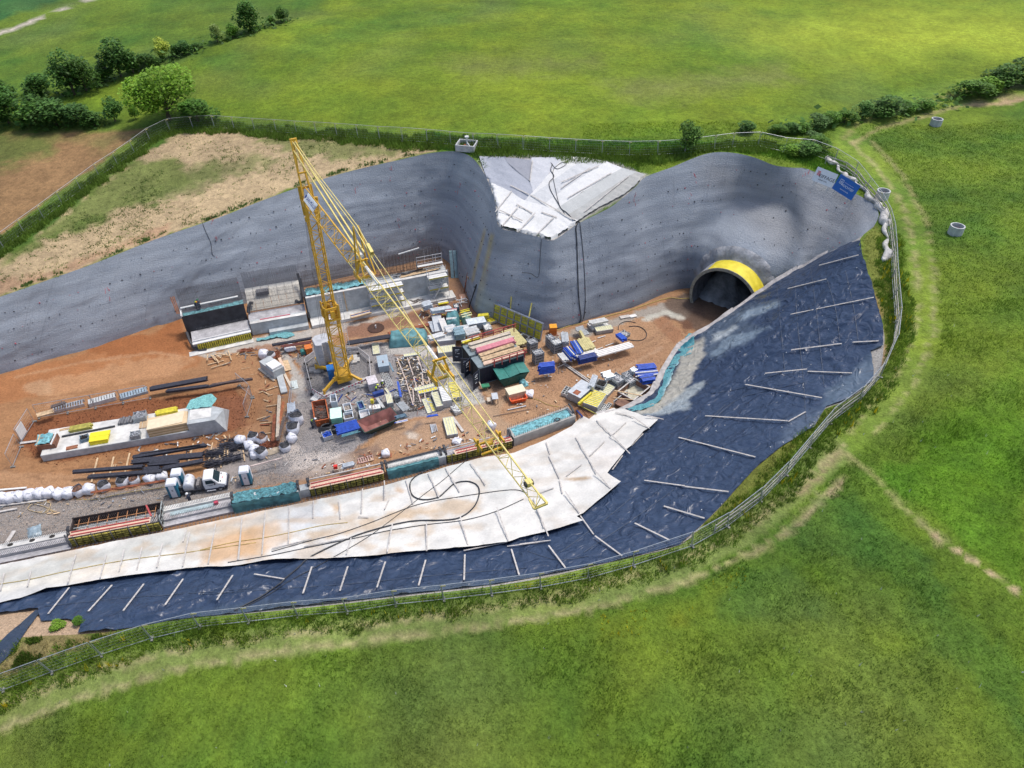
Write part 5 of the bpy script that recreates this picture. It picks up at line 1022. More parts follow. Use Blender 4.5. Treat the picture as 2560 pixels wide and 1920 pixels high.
def trolley(t):
    mb = MB().use(M_cy)
    for v in (-.75,.75):
        mb.beam(jp(t-.012,v,-.3), jp(t+.012,v,-.3), .10, .22); mb.beam(jp(t,v,.1), jp(t,v,-.9), .14)
    mb.beam(jp(t-.01,-.75,-.8), jp(t-.01,.75,-.8), .12); mb.beam(jp(t+.01,-.75,-.8), jp(t+.01,.75,-.8), .12); mb.tube([jp(t,-.2,-.5), jp(t,.2,-.5)], .2, 10); mb.obj('trolley', crane)
trolley(tpar(1222, 1078))
mb = MB().use(M_cp); tt = tpar(1322, 1200); mb.box(jp(tt,0,.5), (.4,.35,.3), ba); mb.use(M_rub); mb.tube([jp(tt,-.25,.45), jp(tt,.25,.45)], .18, 10); mb.obj('jib_winch', crane)
# apex, struts, stays
au, az = onpl(733, 350)
for v in (-.42,.42):
    mb = MB().use(M_cy); mb.beam(Cw(-.3,v,23.8), Cw(au,v*.55,az), .17, .22); mb.obj('apex_strut', crane)
    mb = MB().use(M_cp); u, z = onpl(905, 640); mb.beam(Cw(au+.3,v*.5,az-.9), Cw(u,v*.5,z+.3), .12, .14); mb.obj('stay_bar', crane)
mb = MB().use(M_cy); mb.beam(Cw(au,-.35,az), Cw(au,.35,az), .2, .3); mb.beam(Cw(au*.45,-.42,23.8+(az-23.8)*.42), Cw(au*.45,.42,23.8+(az-23.8)*.42), .14); mb.obj('apex_head', crane)
u2, z2 = onpl(766, 548)
mb = MB().use(M_cy); mb.beam(Cw(au,0,az), Cw(u2,0,z2), .10); mb.box(Cw(u2,0,z2), (.3,.3,.5), ba); mb.beam(Cw(u2,0,z2+1.2), Cw(-.6,0,22.4), .12); mb.obj('back_stay', crane)
mb = MB().use(mat('wire_rope', (.10,.10,.11), .5, metal=.5))
for v in (-.3,-.1,.1,.3): mb.tube([Cw(u2,v*.5,z2), bc+js*v+Vector((.3,0,4.2))], .018, 4)
o = mb.obj('ballast_rope', crane); o['kind'] = 'stuff'
u3, z3 = onpl(889, 565); u4, z4 = onpl(925, 628)
mb = MB().use(M_cy)
tk = tpar(905, 645)
for v in (-.5,.5):
    mb.beam(jp(tk-.01,v,.2), Cw(u3,v*.4,z3), .12); mb.beam(jp(tk+.035,v,.6), Cw(u3,v*.4,z3), .10)
mb.obj('king_post', crane)
mb = MB().use(M_cp); u5, z5 = onpl(783, 425)
for v in (-.12,.12): mb.tube([Cw(au,v,az-.1), Cw(u5,v,z5), Cw(u3,v,z3), Cw(u4,v,z4)], .045, 5)
mb.obj('upper_pendant', crane)
mb = MB().use(M_cp); mb.poly([Cw(u4-.4,0,z4+.5)+js*.12, Cw(u4+.6,0,z4+.25)+js*.12, Cw(u4+.2,0,z4-.2)+js*.12, Cw(u4+.2,0,z4-.2)-js*.12, Cw(u4+.6,0,z4+.25)-js*.12, Cw(u4-.4,0,z4+.5)-js*.12], .3); o = mb.obj('pendant_link', crane); fixnormals(o.data)
for v, (ex, ey) in ((-.35,(1120,905)),(.35,(1222,1070))):
    mb = MB().use(M_cp); tE = tpar(ex, ey); mb.tube([Cw(u4,v*.4,z4), jp(tE,v,.9)], .03, 5); mb.obj('jib_pendant', crane)
for a, b in (((876,598),(905,640)),((915,668),(948,712)),((1068,868),(1098,908))):
    ua, za = onpl(*a); ub, zb = onpl(*b); mb = MB().use(mat('cylinder_white', (.72,.72,.72), .4)); mb.tube([Cw(ua,0,za), Cw(ub,0,zb)], .15, 8); mb.obj('fold_cylinder', crane)
# name plate on the first jib section
ua, za = onpl(790, 505); X = (tipP-piv).normalized(); nr = (-js*.72+Vector((0,0,1))*.69); nr = (nr-X*nr.dot(X)).normalized(); Y = nr.cross(X)
c0 = Cw(ua, 0, za)-js*.45+nr*.1
mb = MB().use(M_sgw); mb.beam(c0-X*1.6, c0+X*1.6, .85, .05, up=nr); mb.obj('name_plate', crane)
text_mesh('\u25cf SAALMÜLLER', .50, mat('plate_blue', (.02,.05,.25), .5), 'plate_lettering', crane, c0+nr*.035, X, Y)
# ---------------- local frames on the pit floor
class Fr:
    def __init__(s, P0, P1):
        s.P = P0.copy(); d = P1-P0; s.L = math.hypot(d.x, d.y); s.rz = math.atan2(d.y, d.x)
def fr(k, x0, y0, x1, y1, z=0.0): return Fr(FZ(k, x0, y0, z), FZ(k, x1, y1, z))
def thing(name, f, label, cat, group=None): return empty(name, f.P, f.rz, label, cat, group)
def part(root, name, m, fn, smooth=False, bevel=0, fix=False):
    mb = MB().use(m); fn(mb); o = mb.obj(name, root, smooth=smooth, bevel=bevel)
    if fix: fixnormals(o.data)
    return o
def bx(mb, x0, x1, y0, y1, z0, z1): return mb.hexa([(x0,y0,z0),(x1,y0,z0),(x1,y1,z0),(x0,y1,z0)], [(x0,y0,z1),(x1,y0,z1),(x1,y1,z1),(x0,y1,z1)])
M_con = mat('wall_concrete', (.43,.455,.46), .85, var=.12, scale=.9, var2=.12, scale2=3, bump=.01); M_conw = mat('pale_concrete', (.60,.59,.56), .85, var=.14, scale=.8, var2=.1, scale2=2.5)
M_cong = mat('slab_grey', (.40,.39,.40), .9, var=.14, scale=1.2, var2=.15, scale2=5); M_black = mat('black_form', (.028,.028,.034), .75, var=.25, scale=1.5); M_dk = mat('dark_gap', (.03,.028,.026), .9)
M_reb = mat('rebar', (.13,.10,.09), .7, var=.2, scale=5); M_rebg = mat('rebar_grey', (.15,.15,.16), .7, var=.2, scale=5); M_yform = mat('form_yellow', (.52,.44,.05), .7, var=.3, scale=3); M_ply = mat('plywood', (.66,.48,.36), .8, var=.08, scale=1.5)
M_redst = mat('red_steel', (.42,.06,.06), .6, var=.1); M_teal = mat('teal_tarp', (.075,.22,.24), .6, var=.25, scale=1.4, bump=.08, bscale=2.2); M_tealf = mat('teal_net2', (.16,.38,.42), .8, var=.35, scale=3, bump=.1, bscale=4); M_strip = mat('waterstop', (.05,.05,.055), .5)
M_pinkf = mat('red_foil', (.45,.10,.14), .6); M_foam = mat('white_board', (.70,.70,.68), .7, var=.06)
def bars(mb, n, x0, x1, y, z0, z1, r=.012, jit=.12, ph=0, both=True):
    rr_ = random.Random(int(x1*37)+n)
    for i in range(n):
        x = x0+(x1-x0)*i/(n-1); zz = z1-rr_.uniform(0, jit); mb.beam((x+rr_.uniform(-.01,.01), y, z0), (x+rr_.uniform(-.02,.02), y+rr_.uniform(-.02,.02), zz), r*3.2)
def crumple(mb, x0, x1, y0, y1, zf, n=26, m_=10, amp=.12, seed=1):
    X = np.linspace(x0, x1, n); Y = np.linspace(y0, y1, m_); g_ = np.array([(a, b) for b in Y for a in X]); nz_ = wrinkle(g_+seed*5, amp, .5, .4, 1.8, seed)+.4*amp*fbm(g_+3, .3, 2, seed)
    vs = [(a+.03*math.sin(b*9+seed), b+.04*math.sin(a*7), zf(a, b)+z) for (a, b), z in zip(g_, nz_)]
    mb.add(vs, [(j*n+i, j*n+i+1, (j+1)*n+i+1, (j+1)*n+i) for j in range(m_-1) for i in range(n-1)])
def curtain(mb, x0, x1, y, z0, z1, n=40, m_=9, amp=.12, out=-.10, seed=1, sag=.2):
    """cloth hanging on the face y (towards -y)"""
    vs = []
    for j in range(m_):
        for i in range(n):
            u = i/(n-1); v = j/(m_-1); x = x0+(x1-x0)*u; w_ = amp*(.5+.5*v)*(math.sin(u*47+math.sin(u*13+seed)*2+v*2.5)*.5+math.sin(u*21+v*5+seed)*.5)
            z = z1-(z1-z0)*v+(sag*math.sin(u*9+seed)*.3 if j == m_-1 else 0); vs.append((x, y+out-abs(w_)-.12*v, z))
    mb.add(vs, [(j*n+i, (j+1)*n+i, (j+1)*n+i+1, j*n+i+1) for j in range(m_-1) for i in range(n-1)])
def ws(mb, pts, w=.45, th=.03): 
    for a, b in zip(pts[:-1], pts[1:]): mb.beam(a, b, w, th, up=(0,-1,.3))
# ---------- rear side wall, three pours
f3 = fr('P', 776, 802, 1122, 733); L3 = f3.L
r3 = thing('concrete_wall', f3, 'tall grey concrete side wall right of the crane mast, below the grey slope', 'concrete wall')
n3 = 6
for i in range(n3):
    a, b = L3*i/n3, L3*(i+1)/n3; part(r3, 'wall_panel', M_con, lambda mb: bx(mb, a+(.012 if i else 0), b, 0, 2.1, 0, 3.45-.004*(i%2)))
part(r3, 'wall_cap', M_conw, lambda mb: bx(mb, 0, L3, -.03, .45, 3.452, 3.56)); part(r3, 'footing', M_conw, lambda mb: (bx(mb, 0, L3+.5, -1.9, -.005, 0, .42)))
o = part(r3, 'rebar', M_reb, lambda mb: (bars(mb, 150, .1, L3-.2, 1.75, 3.4, 6.6), bars(mb, 110, .2, L3*.8, 1.2, 3.4, 4.4), [mb.beam((0,1.78,z),(L3,1.78,z), .03) for z in (3.8,4.3,4.8,5.3,5.8)], bars(mb, 60, L3*.45, L3-.2, 2.3, 3.4, 6.9))); o['kind'] = 'stuff'
part(r3, 'tie_beam', M_foam, lambda mb: mb.beam((L3*.68,1.7,6.5),(L3*.83,1.7,6.9), .12)); 
part(r3, 'joint_strip', M_strip, lambda mb: ws(mb, [(-.05,-.1,.5),(-.08,.3,3.6),(-.1,1.2,4.6),(-.1,1.7,5.6)], .3))
o = part(r3, 'netting_cover', M_tealf, lambda mb: crumple(mb, .2, L3*.42, .35, 1.9, lambda a, b: 3.62+.12*math.sin(a*2), 34, 9, .3, 3), True)
part(r3, 'planks', M_wood, lambda mb: [mb.beam((L3*.66+i*.1,.6+i*.3,3.6),(L3*.95+i*.2,.9+i*.25,3.66+.02*i), .25, .05) for i in range(3)])
part(r3, 'water_bar', M_strip, lambda mb: [mb.tube([(L3*.62+.25*j,.9,3.7),(L3*.66+.3*j,1.1,3.95),(L3*.71+.2*j,1.0,3.7),(L3*.78,1.3,3.8),(L3*.84,1.5,3.75)], .10, 5) for j in range(2)])
part(r3, 'timber_post', M_wood, lambda mb: mb.beam((L3*.26,-.1,.4),(L3*.255,-.06,3.5), .12))
# guard rail on top (right)
part(r3, 'railing', M_steel, lambda mb: [mb.tube([(L3*.80,1.5,z),(L3*.985,1.5,z)], .03, 4) for z in (4.6,5.1,5.6)]+[mb.tube([(L3*x,1.5,3.6),(L3*x,1.5,5.7)], .03, 4) for x in (.80,.86,.92,.94,.985)])
part(r3, 'rail_deck', M_foam, lambda mb: bx(mb, L3*.80, L3*.985, 1.0, 1.5, 4.35, 4.42))
def scaffold(root, x0, x1, y0, y1, H, lifts, deckm, stair=False):
    xs = [x0, (x0+x1)/2, x1] if x1-x0 > 3.2 else [x0, x1]
    for x in xs:
        for y in (y0, y1): part(root, 'standard', M_steel, lambda mb: mb.tube([(x,y,.0),(x,y,H)], .035, 5))
    for z in lifts:
        for y in (y0, y1): part(root, 'ledger', M_steel, lambda mb: [mb.tube([(x0,y,z+h),(x1,y,z+h)], .026, 4) for h in (0,.5,1.0)])
        for x in xs: part(root, 'transom', M_steel, lambda mb: mb.tube([(x,y0,z),(x,y1,z)], .026, 4))
        part(root, 'deck', deckm, lambda mb: bx(mb, x0+.02, x1-.02, y0+.08, y1-.08, z+.03, z+.08))
        part(root, 'toe_board', M_yform, lambda mb: bx(mb, x0, x1, y0-.04, y0-.01, z+.04, z+.22))
    part(root, 'brace', M_steel, lambda mb: [mb.tube([(a,y0-.03,z0),(b,y0-.03,z1)], .026, 4) for a, b, z0, z1 in ((x0,x1,.2,lifts[-1]),(x1,x0,.2,lifts[-1]))])
    if stair: part(root, 'stair', M_steel, lambda mb: [mb.beam((x0+.3,y0-.15+q,.3),(x1-.4,y0-.15+q,lifts[-1]), .05, .12) for q in (0,.6)]+[bx(mb, x0+.3+(x1-x0-.7)*t/8-.1, x0+.3+(x1-x0-.7)*t/8+.12, y0-.13, y0+.43, .3+(lifts[-1]-.3)*t/8, .34+(lifts[-1]-.3)*t/8) for t in range(9)])
t = empty('scaffold_tower', f3.P, f3.rz, 'white scaffold stair tower in front of the right end of the concrete wall', 'scaffold'); scaffold(t, L3*.845, L3*.985, -1.35, -.15, 4.7, [1.8,3.5], M_foam, True)
t = empty('scaffold_tower', f3.P, f3.rz, 'scaffold with yellow toe boards in the middle of the concrete wall', 'scaffold'); scaffold(t, L3*.42, L3*.66, -1.5, -.2, 4.6, [1.2,2.4,3.5], M_foam)
# second pour
f2 = fr('g', 1185, 742, 2040, 590); L2 = f2.L
r2 = thing('concrete_footing', f2, 'stepped concrete block with bare rebar mat and white insulation boards, middle pour', 'concrete block')
part(r2, 'block', M_con, lambda mb: bx(mb, 0, L2, .25, 1.1, 0, 1.75)); part(r2, 'plinth', M_con, lambda mb: bx(mb, L2*.3, L2, -.6, .245, 0, .55)); part(r2, 'block_top', M_conw, lambda mb: bx(mb, 0, L2, .2, .7, 1.753, 1.80))
part(r2, 'rear_slab', M_cong, lambda mb: bx(mb, -.1, L2, 1.1, 2.9, 0, 1.745)); part(r2, 'foil_strip', M_pinkf, lambda mb: bx(mb, L2*.18, L2*.72, .78, .98, 1.754, 1.79))
nb = 7
for i in range(nb):
    for j in range(2):
        def q(mb): z0 = 1.9+j*1.0; mb.hexa([(L2*i/nb+.02,3.05+j*1.3,z0-.08),(L2*(i+1)/nb-.02,3.05+j*1.3,z0-.08),(L2*(i+1)/nb-.02,4.3+j*1.3,z0+.9),(L2*i/nb+.02,4.3+j*1.3,z0+.9)], [(L2*i/nb+.02,3.05+j*1.3,z0),(L2*(i+1)/nb-.02,3.05+j*1.3,z0),(L2*(i+1)/nb-.02,4.3+j*1.3,z0+.98),(L2*i/nb+.02,4.3+j*1.3,z0+.98)])
        part(r2, 'insulation_board', mat('cream_board', (.66,.62,.54), .8, var=.07), q)
o = part(r2, 'rebar', M_rebg, lambda mb: (bars(mb, 62, .1, L2-.1, 2.95, 1.7, 4.9, .012), [mb.beam((0,2.97,z),(L2,2.97,z), .025) for z in (2.2,2.9,3.6,4.3)], bars(mb, 55, .1, L2-.1, 5.6, 3.0, 6.3, .014))); o['kind'] = 'stuff'
part(r2, 'joint_strip', M_strip, lambda mb: (mb.tube([(L2-.15,2.9,1.9),(L2-.05,3.6,2.8),(L2+.05,4.4,4.0),(L2,5.0,5.2)], .16, 6), mb.tube([(L2-1.0,3.3,2.2),(L2-.6,3.0,2.0),(L2-.2,3.1,2.1)], .22, 6)))
part(r2, 'strip_roll', M_strip, lambda mb: mb.tube([(.0,2.6,2.0),(.15,3.1,2.5),(.5,3.5,2.9),(.8,3.4,2.8)], .24, 7)); part(r2, 'pallet_basket', M_rebg, lambda mb: (bx(mb, L2*.2, L2*.42, 4.3, 5.2, 3.2, 3.7), [mb.beam((L2*.2+x*.25,4.28,3.2),(L2*.2+x*.25,4.28,4.1), .05) for x in range(7)]))
# first pour
f1 = fr('g', 355, 955, 1180, 770); L1 = f1.L
r1 = thing('concrete_footing', f1, 'concrete footing with black sealed face and yellow formwork, left end of the side wall', 'concrete block')
part(r1, 'blinding', M_conw, lambda mb: bx(mb, -1.2, L1, -1.0, -.05, 0, .06)); part(r1, 'slab', M_cong, lambda mb: bx(mb, -.5, L1, .25, 2.9, 0, 1.05)); part(r1, 'edge_board', M_foam, lambda mb: bx(mb, -.5, L1, -.15, .22, 1.0, 1.12)); part(r1, 'edge_board', M_foam, lambda mb: bx(mb, -.5, L1, .5, .62, 1.055, 1.17))
for i in range(26):
    x = L1*i/26; part(r1, 'form_girder', M_yform if i % 3 else M_yform, lambda mb: bx(mb, x, x+.16, -.22-(i%2)*.06, .1, .05, .93))
part(r1, 'form_back', M_dk, lambda mb: bx(mb, 0, L1, .1, .2, .0, .98)); part(r1, 'black_face', M_black, lambda mb: mb.hexa([(-.9,2.9,0),(L1,2.9,0),(L1,3.2,0),(-.9,3.2,0)], [(-1.0,3.2,3.3),(L1,3.2,3.3),(L1,3.3,3.3),(-1.0,3.3,3.3)])); part(r1, 'end_face', M_black, lambda mb: mb.hexa([(-.95,2.9,0),(-.91,2.9,0),(-.91,5,0),(-.95,5,0)], [(-1.0,3.2,3.3),(-.96,3.2,3.3),(-.96,5,3.3),(-1.0,5,3.3)]))
o = part(r1, 'top_netting', M_tealf, lambda mb: crumple(mb, -.9, L1, 3.35, 4.5, lambda a, b: 3.0, 30, 8, .2, 5), True); part(r1, 'top_board', M_foam, lambda mb: mb.beam((-.9,4.6,3.75),(L1*.93,4.6,3.75), .3, .08)); part(r1, 'top_edge', M_foam, lambda mb: bx(mb, -1.05, -.85, 3.2, 4.8, 3.2, 3.5))
o = part(r1, 'rebar', M_rebg, lambda mb: (bars(mb, 60, -.8, L1, 3.45, 3.0, 4.3), bars(mb, 62, -.8, L1, 4.9, 3.0, 6.4, .014), [mb.beam((-.8,4.92,z),(L1,4.92,z), .025) for z in (3.8,4.6,5.4)], bars(mb, 40, .3, L1*.95, 2.7, 1.0, 1.6))); o['kind'] = 'stuff'
part(r1, 'water_stop', M_strip, lambda mb: mb.tube([(-.95,2.6,1.3),(-.85,1.6,1.1),(-.75,.9,.9),(-.5,.2,.35),(.1,-.25,.12),(.9,-.4,.12)], .17, 6)); part(r1, 'orange_post', mat('rust', (.36,.13,.04), .8, var=.3, scale=4), lambda mb: [mb.beam((-1.2-i*.15,4.6,3.0),(-1.3-i*.2,5.6,5.0), .1) for i in range(3)])
# ---------- front side wall along the toe of the fleece slope
def wallthing(p0, p1, label, cat='concrete wall', name='concrete_wall'):
    f = Fr(F(*p0), F(*p1)); t_ = thing(name, f, label, cat); t_.scale = (1, .76, .70); return t_, f.L
M_redb = mat('red_ball', (.45,.05,.09), .5)
def rebarmat(root, L, W, z, n=None):
    n = n or int(L/.3); o = part(root, 'rebar', M_rebg, lambda mb: (bars(mb, n, .1, L-.1, .15, z-.1, z+.75, .010), bars(mb, n, .1, L-.1, W-.15, z-.1, z+.75, .010))); o['kind'] = 'stuff'
def formface(root, L, H, y=0):
    k = max(4, int(L/.55))
    part(root, 'form_panel', M_dk, lambda mb: bx(mb, 0, L, y-.04, y-.005, 0, H))
    for z in (.25,.65,1.05,1.45): 
        if z < H-.1: part(root, 'form_waler', mat('waler_olive', (.30,.255,.05), .8, var=.5, scale=2.5), lambda mb: [bx(mb, L*i/k+.04, L*(i+1)/k-.04, y-.22, y-.05, z, z+.17) for i in range(k)])
    for i in range(max(2, int(L/1.6))): x = .5+i*1.6; part(root, 'form_strut', M_rebg, lambda mb: mb.beam((x,y-.28,0),(x,y-.28,H+.5), .07))
def walkway(root, x0, x1, y0, W, z, red=True):
    n = max(3, int((x1-x0)/2.2))
    for i in range(n): a = x0+(x1-x0)*i/n; b = x0+(x1-x0)*(i+1)/n; part(root, 'plywood_sheet', M_ply, lambda mb: bx(mb, a+.01, b-.01, y0, y0+W, z, z+.045))
    if red:
        for q in (.22,.78): part(root, 'red_waler', M_redst, lambda mb: mb.beam((x0+.2,y0+W*q,z+.13),(x1-.1,y0+W*q,z+.13), .12))
def stops(root, L, W, H, both=True):
    for x in ([0, L] if both else [L]): part(root, 'water_stop', M_strip, lambda mb: mb.tube([(x,W*.25,H-.3),(x,W*.35,H+.35),(x,W*.6,H+.75),(x,W*.95,H+.8)], .15, 6))
w, L = wallthing((1285,1116),(1438,1060), 'grey concrete wall with turquoise lined top beside the white fleece')
bxp = lambda W, H, t=.3: (lambda mb: (bx(mb, 0, L, 0, t, 0, H), bx(mb, 0, L, W-t, W, 0, H), bx(mb, 0, t, t, W-t, 0, H), bx(mb, L-t, L, t, W-t, 0, H)))
part(w, 'wall_body', mat('wall_front', (.42,.41,.38), .85, var=.12, scale=1.2), bxp(2.3, 1.75)); part(w, 'netting_lining', M_tealf, lambda mb: crumple(mb, .2, L-.2, .3, 2.1, lambda a, b: 1.45, 30, 10, .35, 7), True); rebarmat(w, L, 2.3, 1.7, 34); stops(w, L, 2.2, 1.7, False); part(w, 'tyre', M_rub, lambda mb: mb.tube([(L*.72+.3*math.cos(a),.5+.3*math.sin(a),1.85) for a in np.linspace(0, 2*math.pi, 10)], .08, 5))
w, L = wallthing((1118,1158),(1280,1118), 'formwork section with pink plywood walkway under the crane jib', 'formwork', 'formwork_section'); formface(w, L, 1.6); part(w, 'wall_core', M_cong, lambda mb: bx(mb, 0, L, .0, 1.3, 0, 1.35)); walkway(w, L*.12, L, -.35, .9, 1.72); part(w, 'dark_end', M_black, lambda mb: bx(mb, L-.05, L+.05, -.2, 1.2, 0, 1.6)); rebarmat(w, L, 1.9, 1.35); stops(w, L, 1.6, 1.5); part(w, 'edge_timber', M_bat, lambda mb: mb.beam((0,1.1,1.9),(L*.7,1.2,1.9), .12))
w, L = wallthing((972,1197),(1107,1163), 'wall section covered by a hanging teal tarpaulin, right of the plywood walkway'); part(w, 'wall_body', M_con, lambda mb: bx(mb, 0, L+.4, 0, 1.5, 0, 1.7)); part(w, 'tarpaulin_cover', M_teal, lambda mb: curtain(mb, -.05, L*.93, 0, .05, 1.72, seed=2), True); part(w, 'tarpaulin_fold', M_teal, lambda mb: crumple(mb, -.05, L*.93, -.15, .3, lambda a, b: 1.74, 30, 4, .1, 2), True)
part(w, 'rebar_top', M_conw, lambda mb: bx(mb, 0, L, .45, 1.1, 1.702, 1.8)); part(w, 'edge_rail', M_strip, lambda mb: mb.beam((-.2,1.35,1.95),(L*1.1,1.35,1.95), .16)); rebarmat(w, L, 1.3, 1.75, 40); stops(w, L, 1.4, 1.7)
w, L = wallthing((778,1240),(962,1199), 'long yellow formwork section with pink plywood walkway and red walers', 'formwork', 'formwork_section'); formface(w, L, 1.6); part(w, 'wall_core', M_cong, lambda mb: bx(mb, 0, L, 0, 1.3, 0, 1.35)); walkway(w, 0, L, -.35, 1.2, 1.72); part(w, 'edge_timber', M_bat, lambda mb: mb.beam((0,1.3,1.95),(L,1.35,1.95), .14)); rebarmat(w, L, 2.1, 1.2); part(w, 'end_wall', M_con, lambda mb: bx(mb, -1.1, -.02, -.05, 1.0, 0, 1.6)); stops(w, L, 1.3, 1.6)
w, L = wallthing((589,1280),(752,1250), 'wall section wrapped in a dark teal tarpaulin right of the parked truck'); part(w, 'wall_body', M_con, lambda mb: bx(mb, 0, L, 0, 1.5, 0, 1.8)); part(w, 'tarpaulin_cover', M_teal, lambda mb: curtain(mb, -.1, L, 0, .0, 1.85, seed=5, amp=.07), True); part(w, 'tarpaulin_end', M_teal, lambda mb: mb.add([(-.12,-.2,.05),(-.12,1.5,.3),(-.12,1.5,1.85),(-.12,-.1,1.86)], [(0,1,2,3)])); part(w, 'netting_top', mat('net_dark', (.09,.25,.28), .8, var=.4, scale=4, bump=.1), lambda mb: crumple(mb, 0, L*.98, -.12, 1.7, lambda a, b: 1.84, 34, 9, .4, 8), True); stops(w, L, 1.4, 1.8)
w, L = wallthing((411,1314),(586,1275), 'low wall with a row of white starter bars below the parked truck'); part(w, 'wall_body', M_cong, lambda mb: bx(mb, 0, L, .3, 2.3, 0, .75)); part(w, 'kicker', M_conw, lambda mb: bx(mb, 0, L, 1.5, 2.3, .753, 1.15)); part(w, 'trough', mat('tub_blue', (.36,.45,.47), .7, var=.15), lambda mb: bx(mb, L*.1, L*.72, .75, 1.4, .752, .84)); part(w, 'red_ball', M_redb, lambda mb: mb.tube([(L*.76,1.1,.8),(L*.76,1.1,1.2)], .22, 10)); part(w, 'side_slab', M_cong, lambda mb: bx(mb, 0, L, -.5, .28, 0, .35)); rebarmat(w, L, 1.9, 1.1, 44)
part(w, 'black_pipes', M_rub, lambda mb: [mb.tube([(L*.1+i*.4,2.6+i*.17,.2),(L*.98,2.6+i*.17,.2)], .09, 6) for i in range(3)])
w, L = wallthing((183,1366),(408,1324), 'open formwork box with rusty ties and pink walkway at the lower left', 'formwork', 'formwork_section'); formface(w, L, 1.75); walkway(w, 0, L*.9, .0, .95, 1.8); part(w, 'rear_form', mat('rear_form_dark', (.05,.035,.032), .8, var=.2), lambda mb: (bx(mb, 0, L, 2.9, 3.0, 0, 2.1), bx(mb, L-.1, L, 1.0, 2.9, 0, 1.9), bx(mb, 0, .1, 1.0, 2.9, 0, 1.9))); part(w, 'box_floor', M_cong, lambda mb: bx(mb, .1, L-.1, 1.0, 2.9, 0, .5))
M_tie = mat('tie_rust', (.42,.20,.09), .8, var=.3)
for i in range(9): part(w, 'form_tie', M_tie, lambda mb: mb.beam((.6+i*L/9.3,.9,1.7),(.6+i*L/9.3,2.95,1.7), .06))
part(w, 'tie_beam', M_tie, lambda mb: mb.beam((.3,2.0,1.75),(L*.93,2.0,1.75), .08)); part(w, 'tie_beam', mat('grey_steel', (.35,.38,.37), .5), lambda mb: mb.beam((.3,1.35,1.85),(L*.93,1.35,1.85), .1)); part(w, 'corner_post', M_redst, lambda mb: mb.beam((L*.9,1.1,1.8),(L*.84,2.7,2.3), .16)); part(w, 'end_frame', mat('grey_steel', (.35,.38,.37), .5), lambda mb: [mb.beam((L+.1,y,.1),(L+.1,y,2.4), .08) for y in (0,1,2,2.9)]+[mb.beam((L+.1,0,z),(L+.1,2.9,z), .08) for z in (.4,1.3,2.3)]); o = part(w, 'rebar', M_reb, lambda mb: (bars(mb, 46, .2, L-.3, 2.6, .4, 2.0), bars(mb, 46, .2, L-.3, 1.2, .4, 1.7))); o['kind'] = 'stuff'; part(w, 'prop', M_rebg, lambda mb: mb.beam((-.1,-.3,0),(-.1,-.1,2.6), .12)); stops(w, L, 1.4, 1.7)
w, L = wallthing((-40,1412),(180,1367), 'low pale wall with round holes at the left edge of the picture'); part(w, 'wall_body', M_cong, lambda mb: bx(mb, 0, L, .3, 1.9, 0, .8)); part(w, 'wall_top', M_conw, lambda mb: bx(mb, 0, L, 1.1, 1.95, .803, 1.05)); part(w, 'side_slab', M_cong, lambda mb: bx(mb, 0, L, -.5, .28, 0, .3)); rebarmat(w, L, 1.9, 1.0, 50)
for x in (.3,.55,.78): part(w, 'sleeve', M_dk, lambda mb: mb.tube([(L*x,1.5,.9),(L*x,1.5,1.07)], .26, 12))
# rebar mat strip running beside the front wall
tm = [(0,1425),(180,1388),(410,1345),(590,1302),(775,1262),(965,1222),(1120,1177),(1200,1155)]
P = resample([F(*p) for p in tm], .35); mb = MB().use(M_rebg)
for i in range(len(P)-1):
    a, b = P[i], P[i+1]; d = (b-a).normalized(); n = Vector((-d.y, d.x, 0)); mb.beam(a-n*.15+Vector((0,0,.1)), a+n*1.0+Vector((0,0,.16)), .035, .02)
    if i % 1 == 0:
        for q in (.1,.45,.8): mb.beam(a+n*q+Vector((0,0,.13)), b+n*q+Vector((0,0,.13)), .025)
tag(mb.obj('rebar_mat'), 'long narrow strip of steel mesh between the front wall and the fleece', 'rebar mat')
# ---------- foundation block in the left yard
f = fr('P', 109, 1154, 568, 1078); LB = f.L; bl = thing('foundation_block', f, 'long low concrete block in the red earth yard, stores lying on it', 'concrete block')
part(bl, 'low_block', M_con, lambda mb: bx(mb, 0, LB*.80, 0, 4.1, 0, .85)); part(bl, 'tall_block', M_con, lambda mb: mb.hexa([(LB*.80,0,0),(LB,0,0),(LB+.1,3.6,0),(LB*.80,4.1,0)], [(LB*.80,0,1.9),(LB*.955,0,1.9),(LB,1.6,1.9),(LB*.80,4.1,1.9)])); part(bl, 'block_surface', M_conw, lambda mb: bx(mb, .04, LB*.79, .04, 4.06, .853, .875)); part(bl, 'end_top', M_conw, lambda mb: bx(mb, LB*.81, LB*.93, .6, 3.0, 1.903, 1.93))
def onbl(x, y, z=.88): 
    c, s_ = math.cos(f.rz), math.sin(f.rz); return Vector((f.P.x+x*c-y*s_, f.P.y+x*s_+y*c, z))
BLF = f
def inv(k, x, y, z=.88):
    P = FZ(k, x, y, z)-BLF.P; c, s_ = math.cos(-BLF.rz), math.sin(-BLF.rz); return P.x*c-P.y*s_, P.x*s_+P.y*c
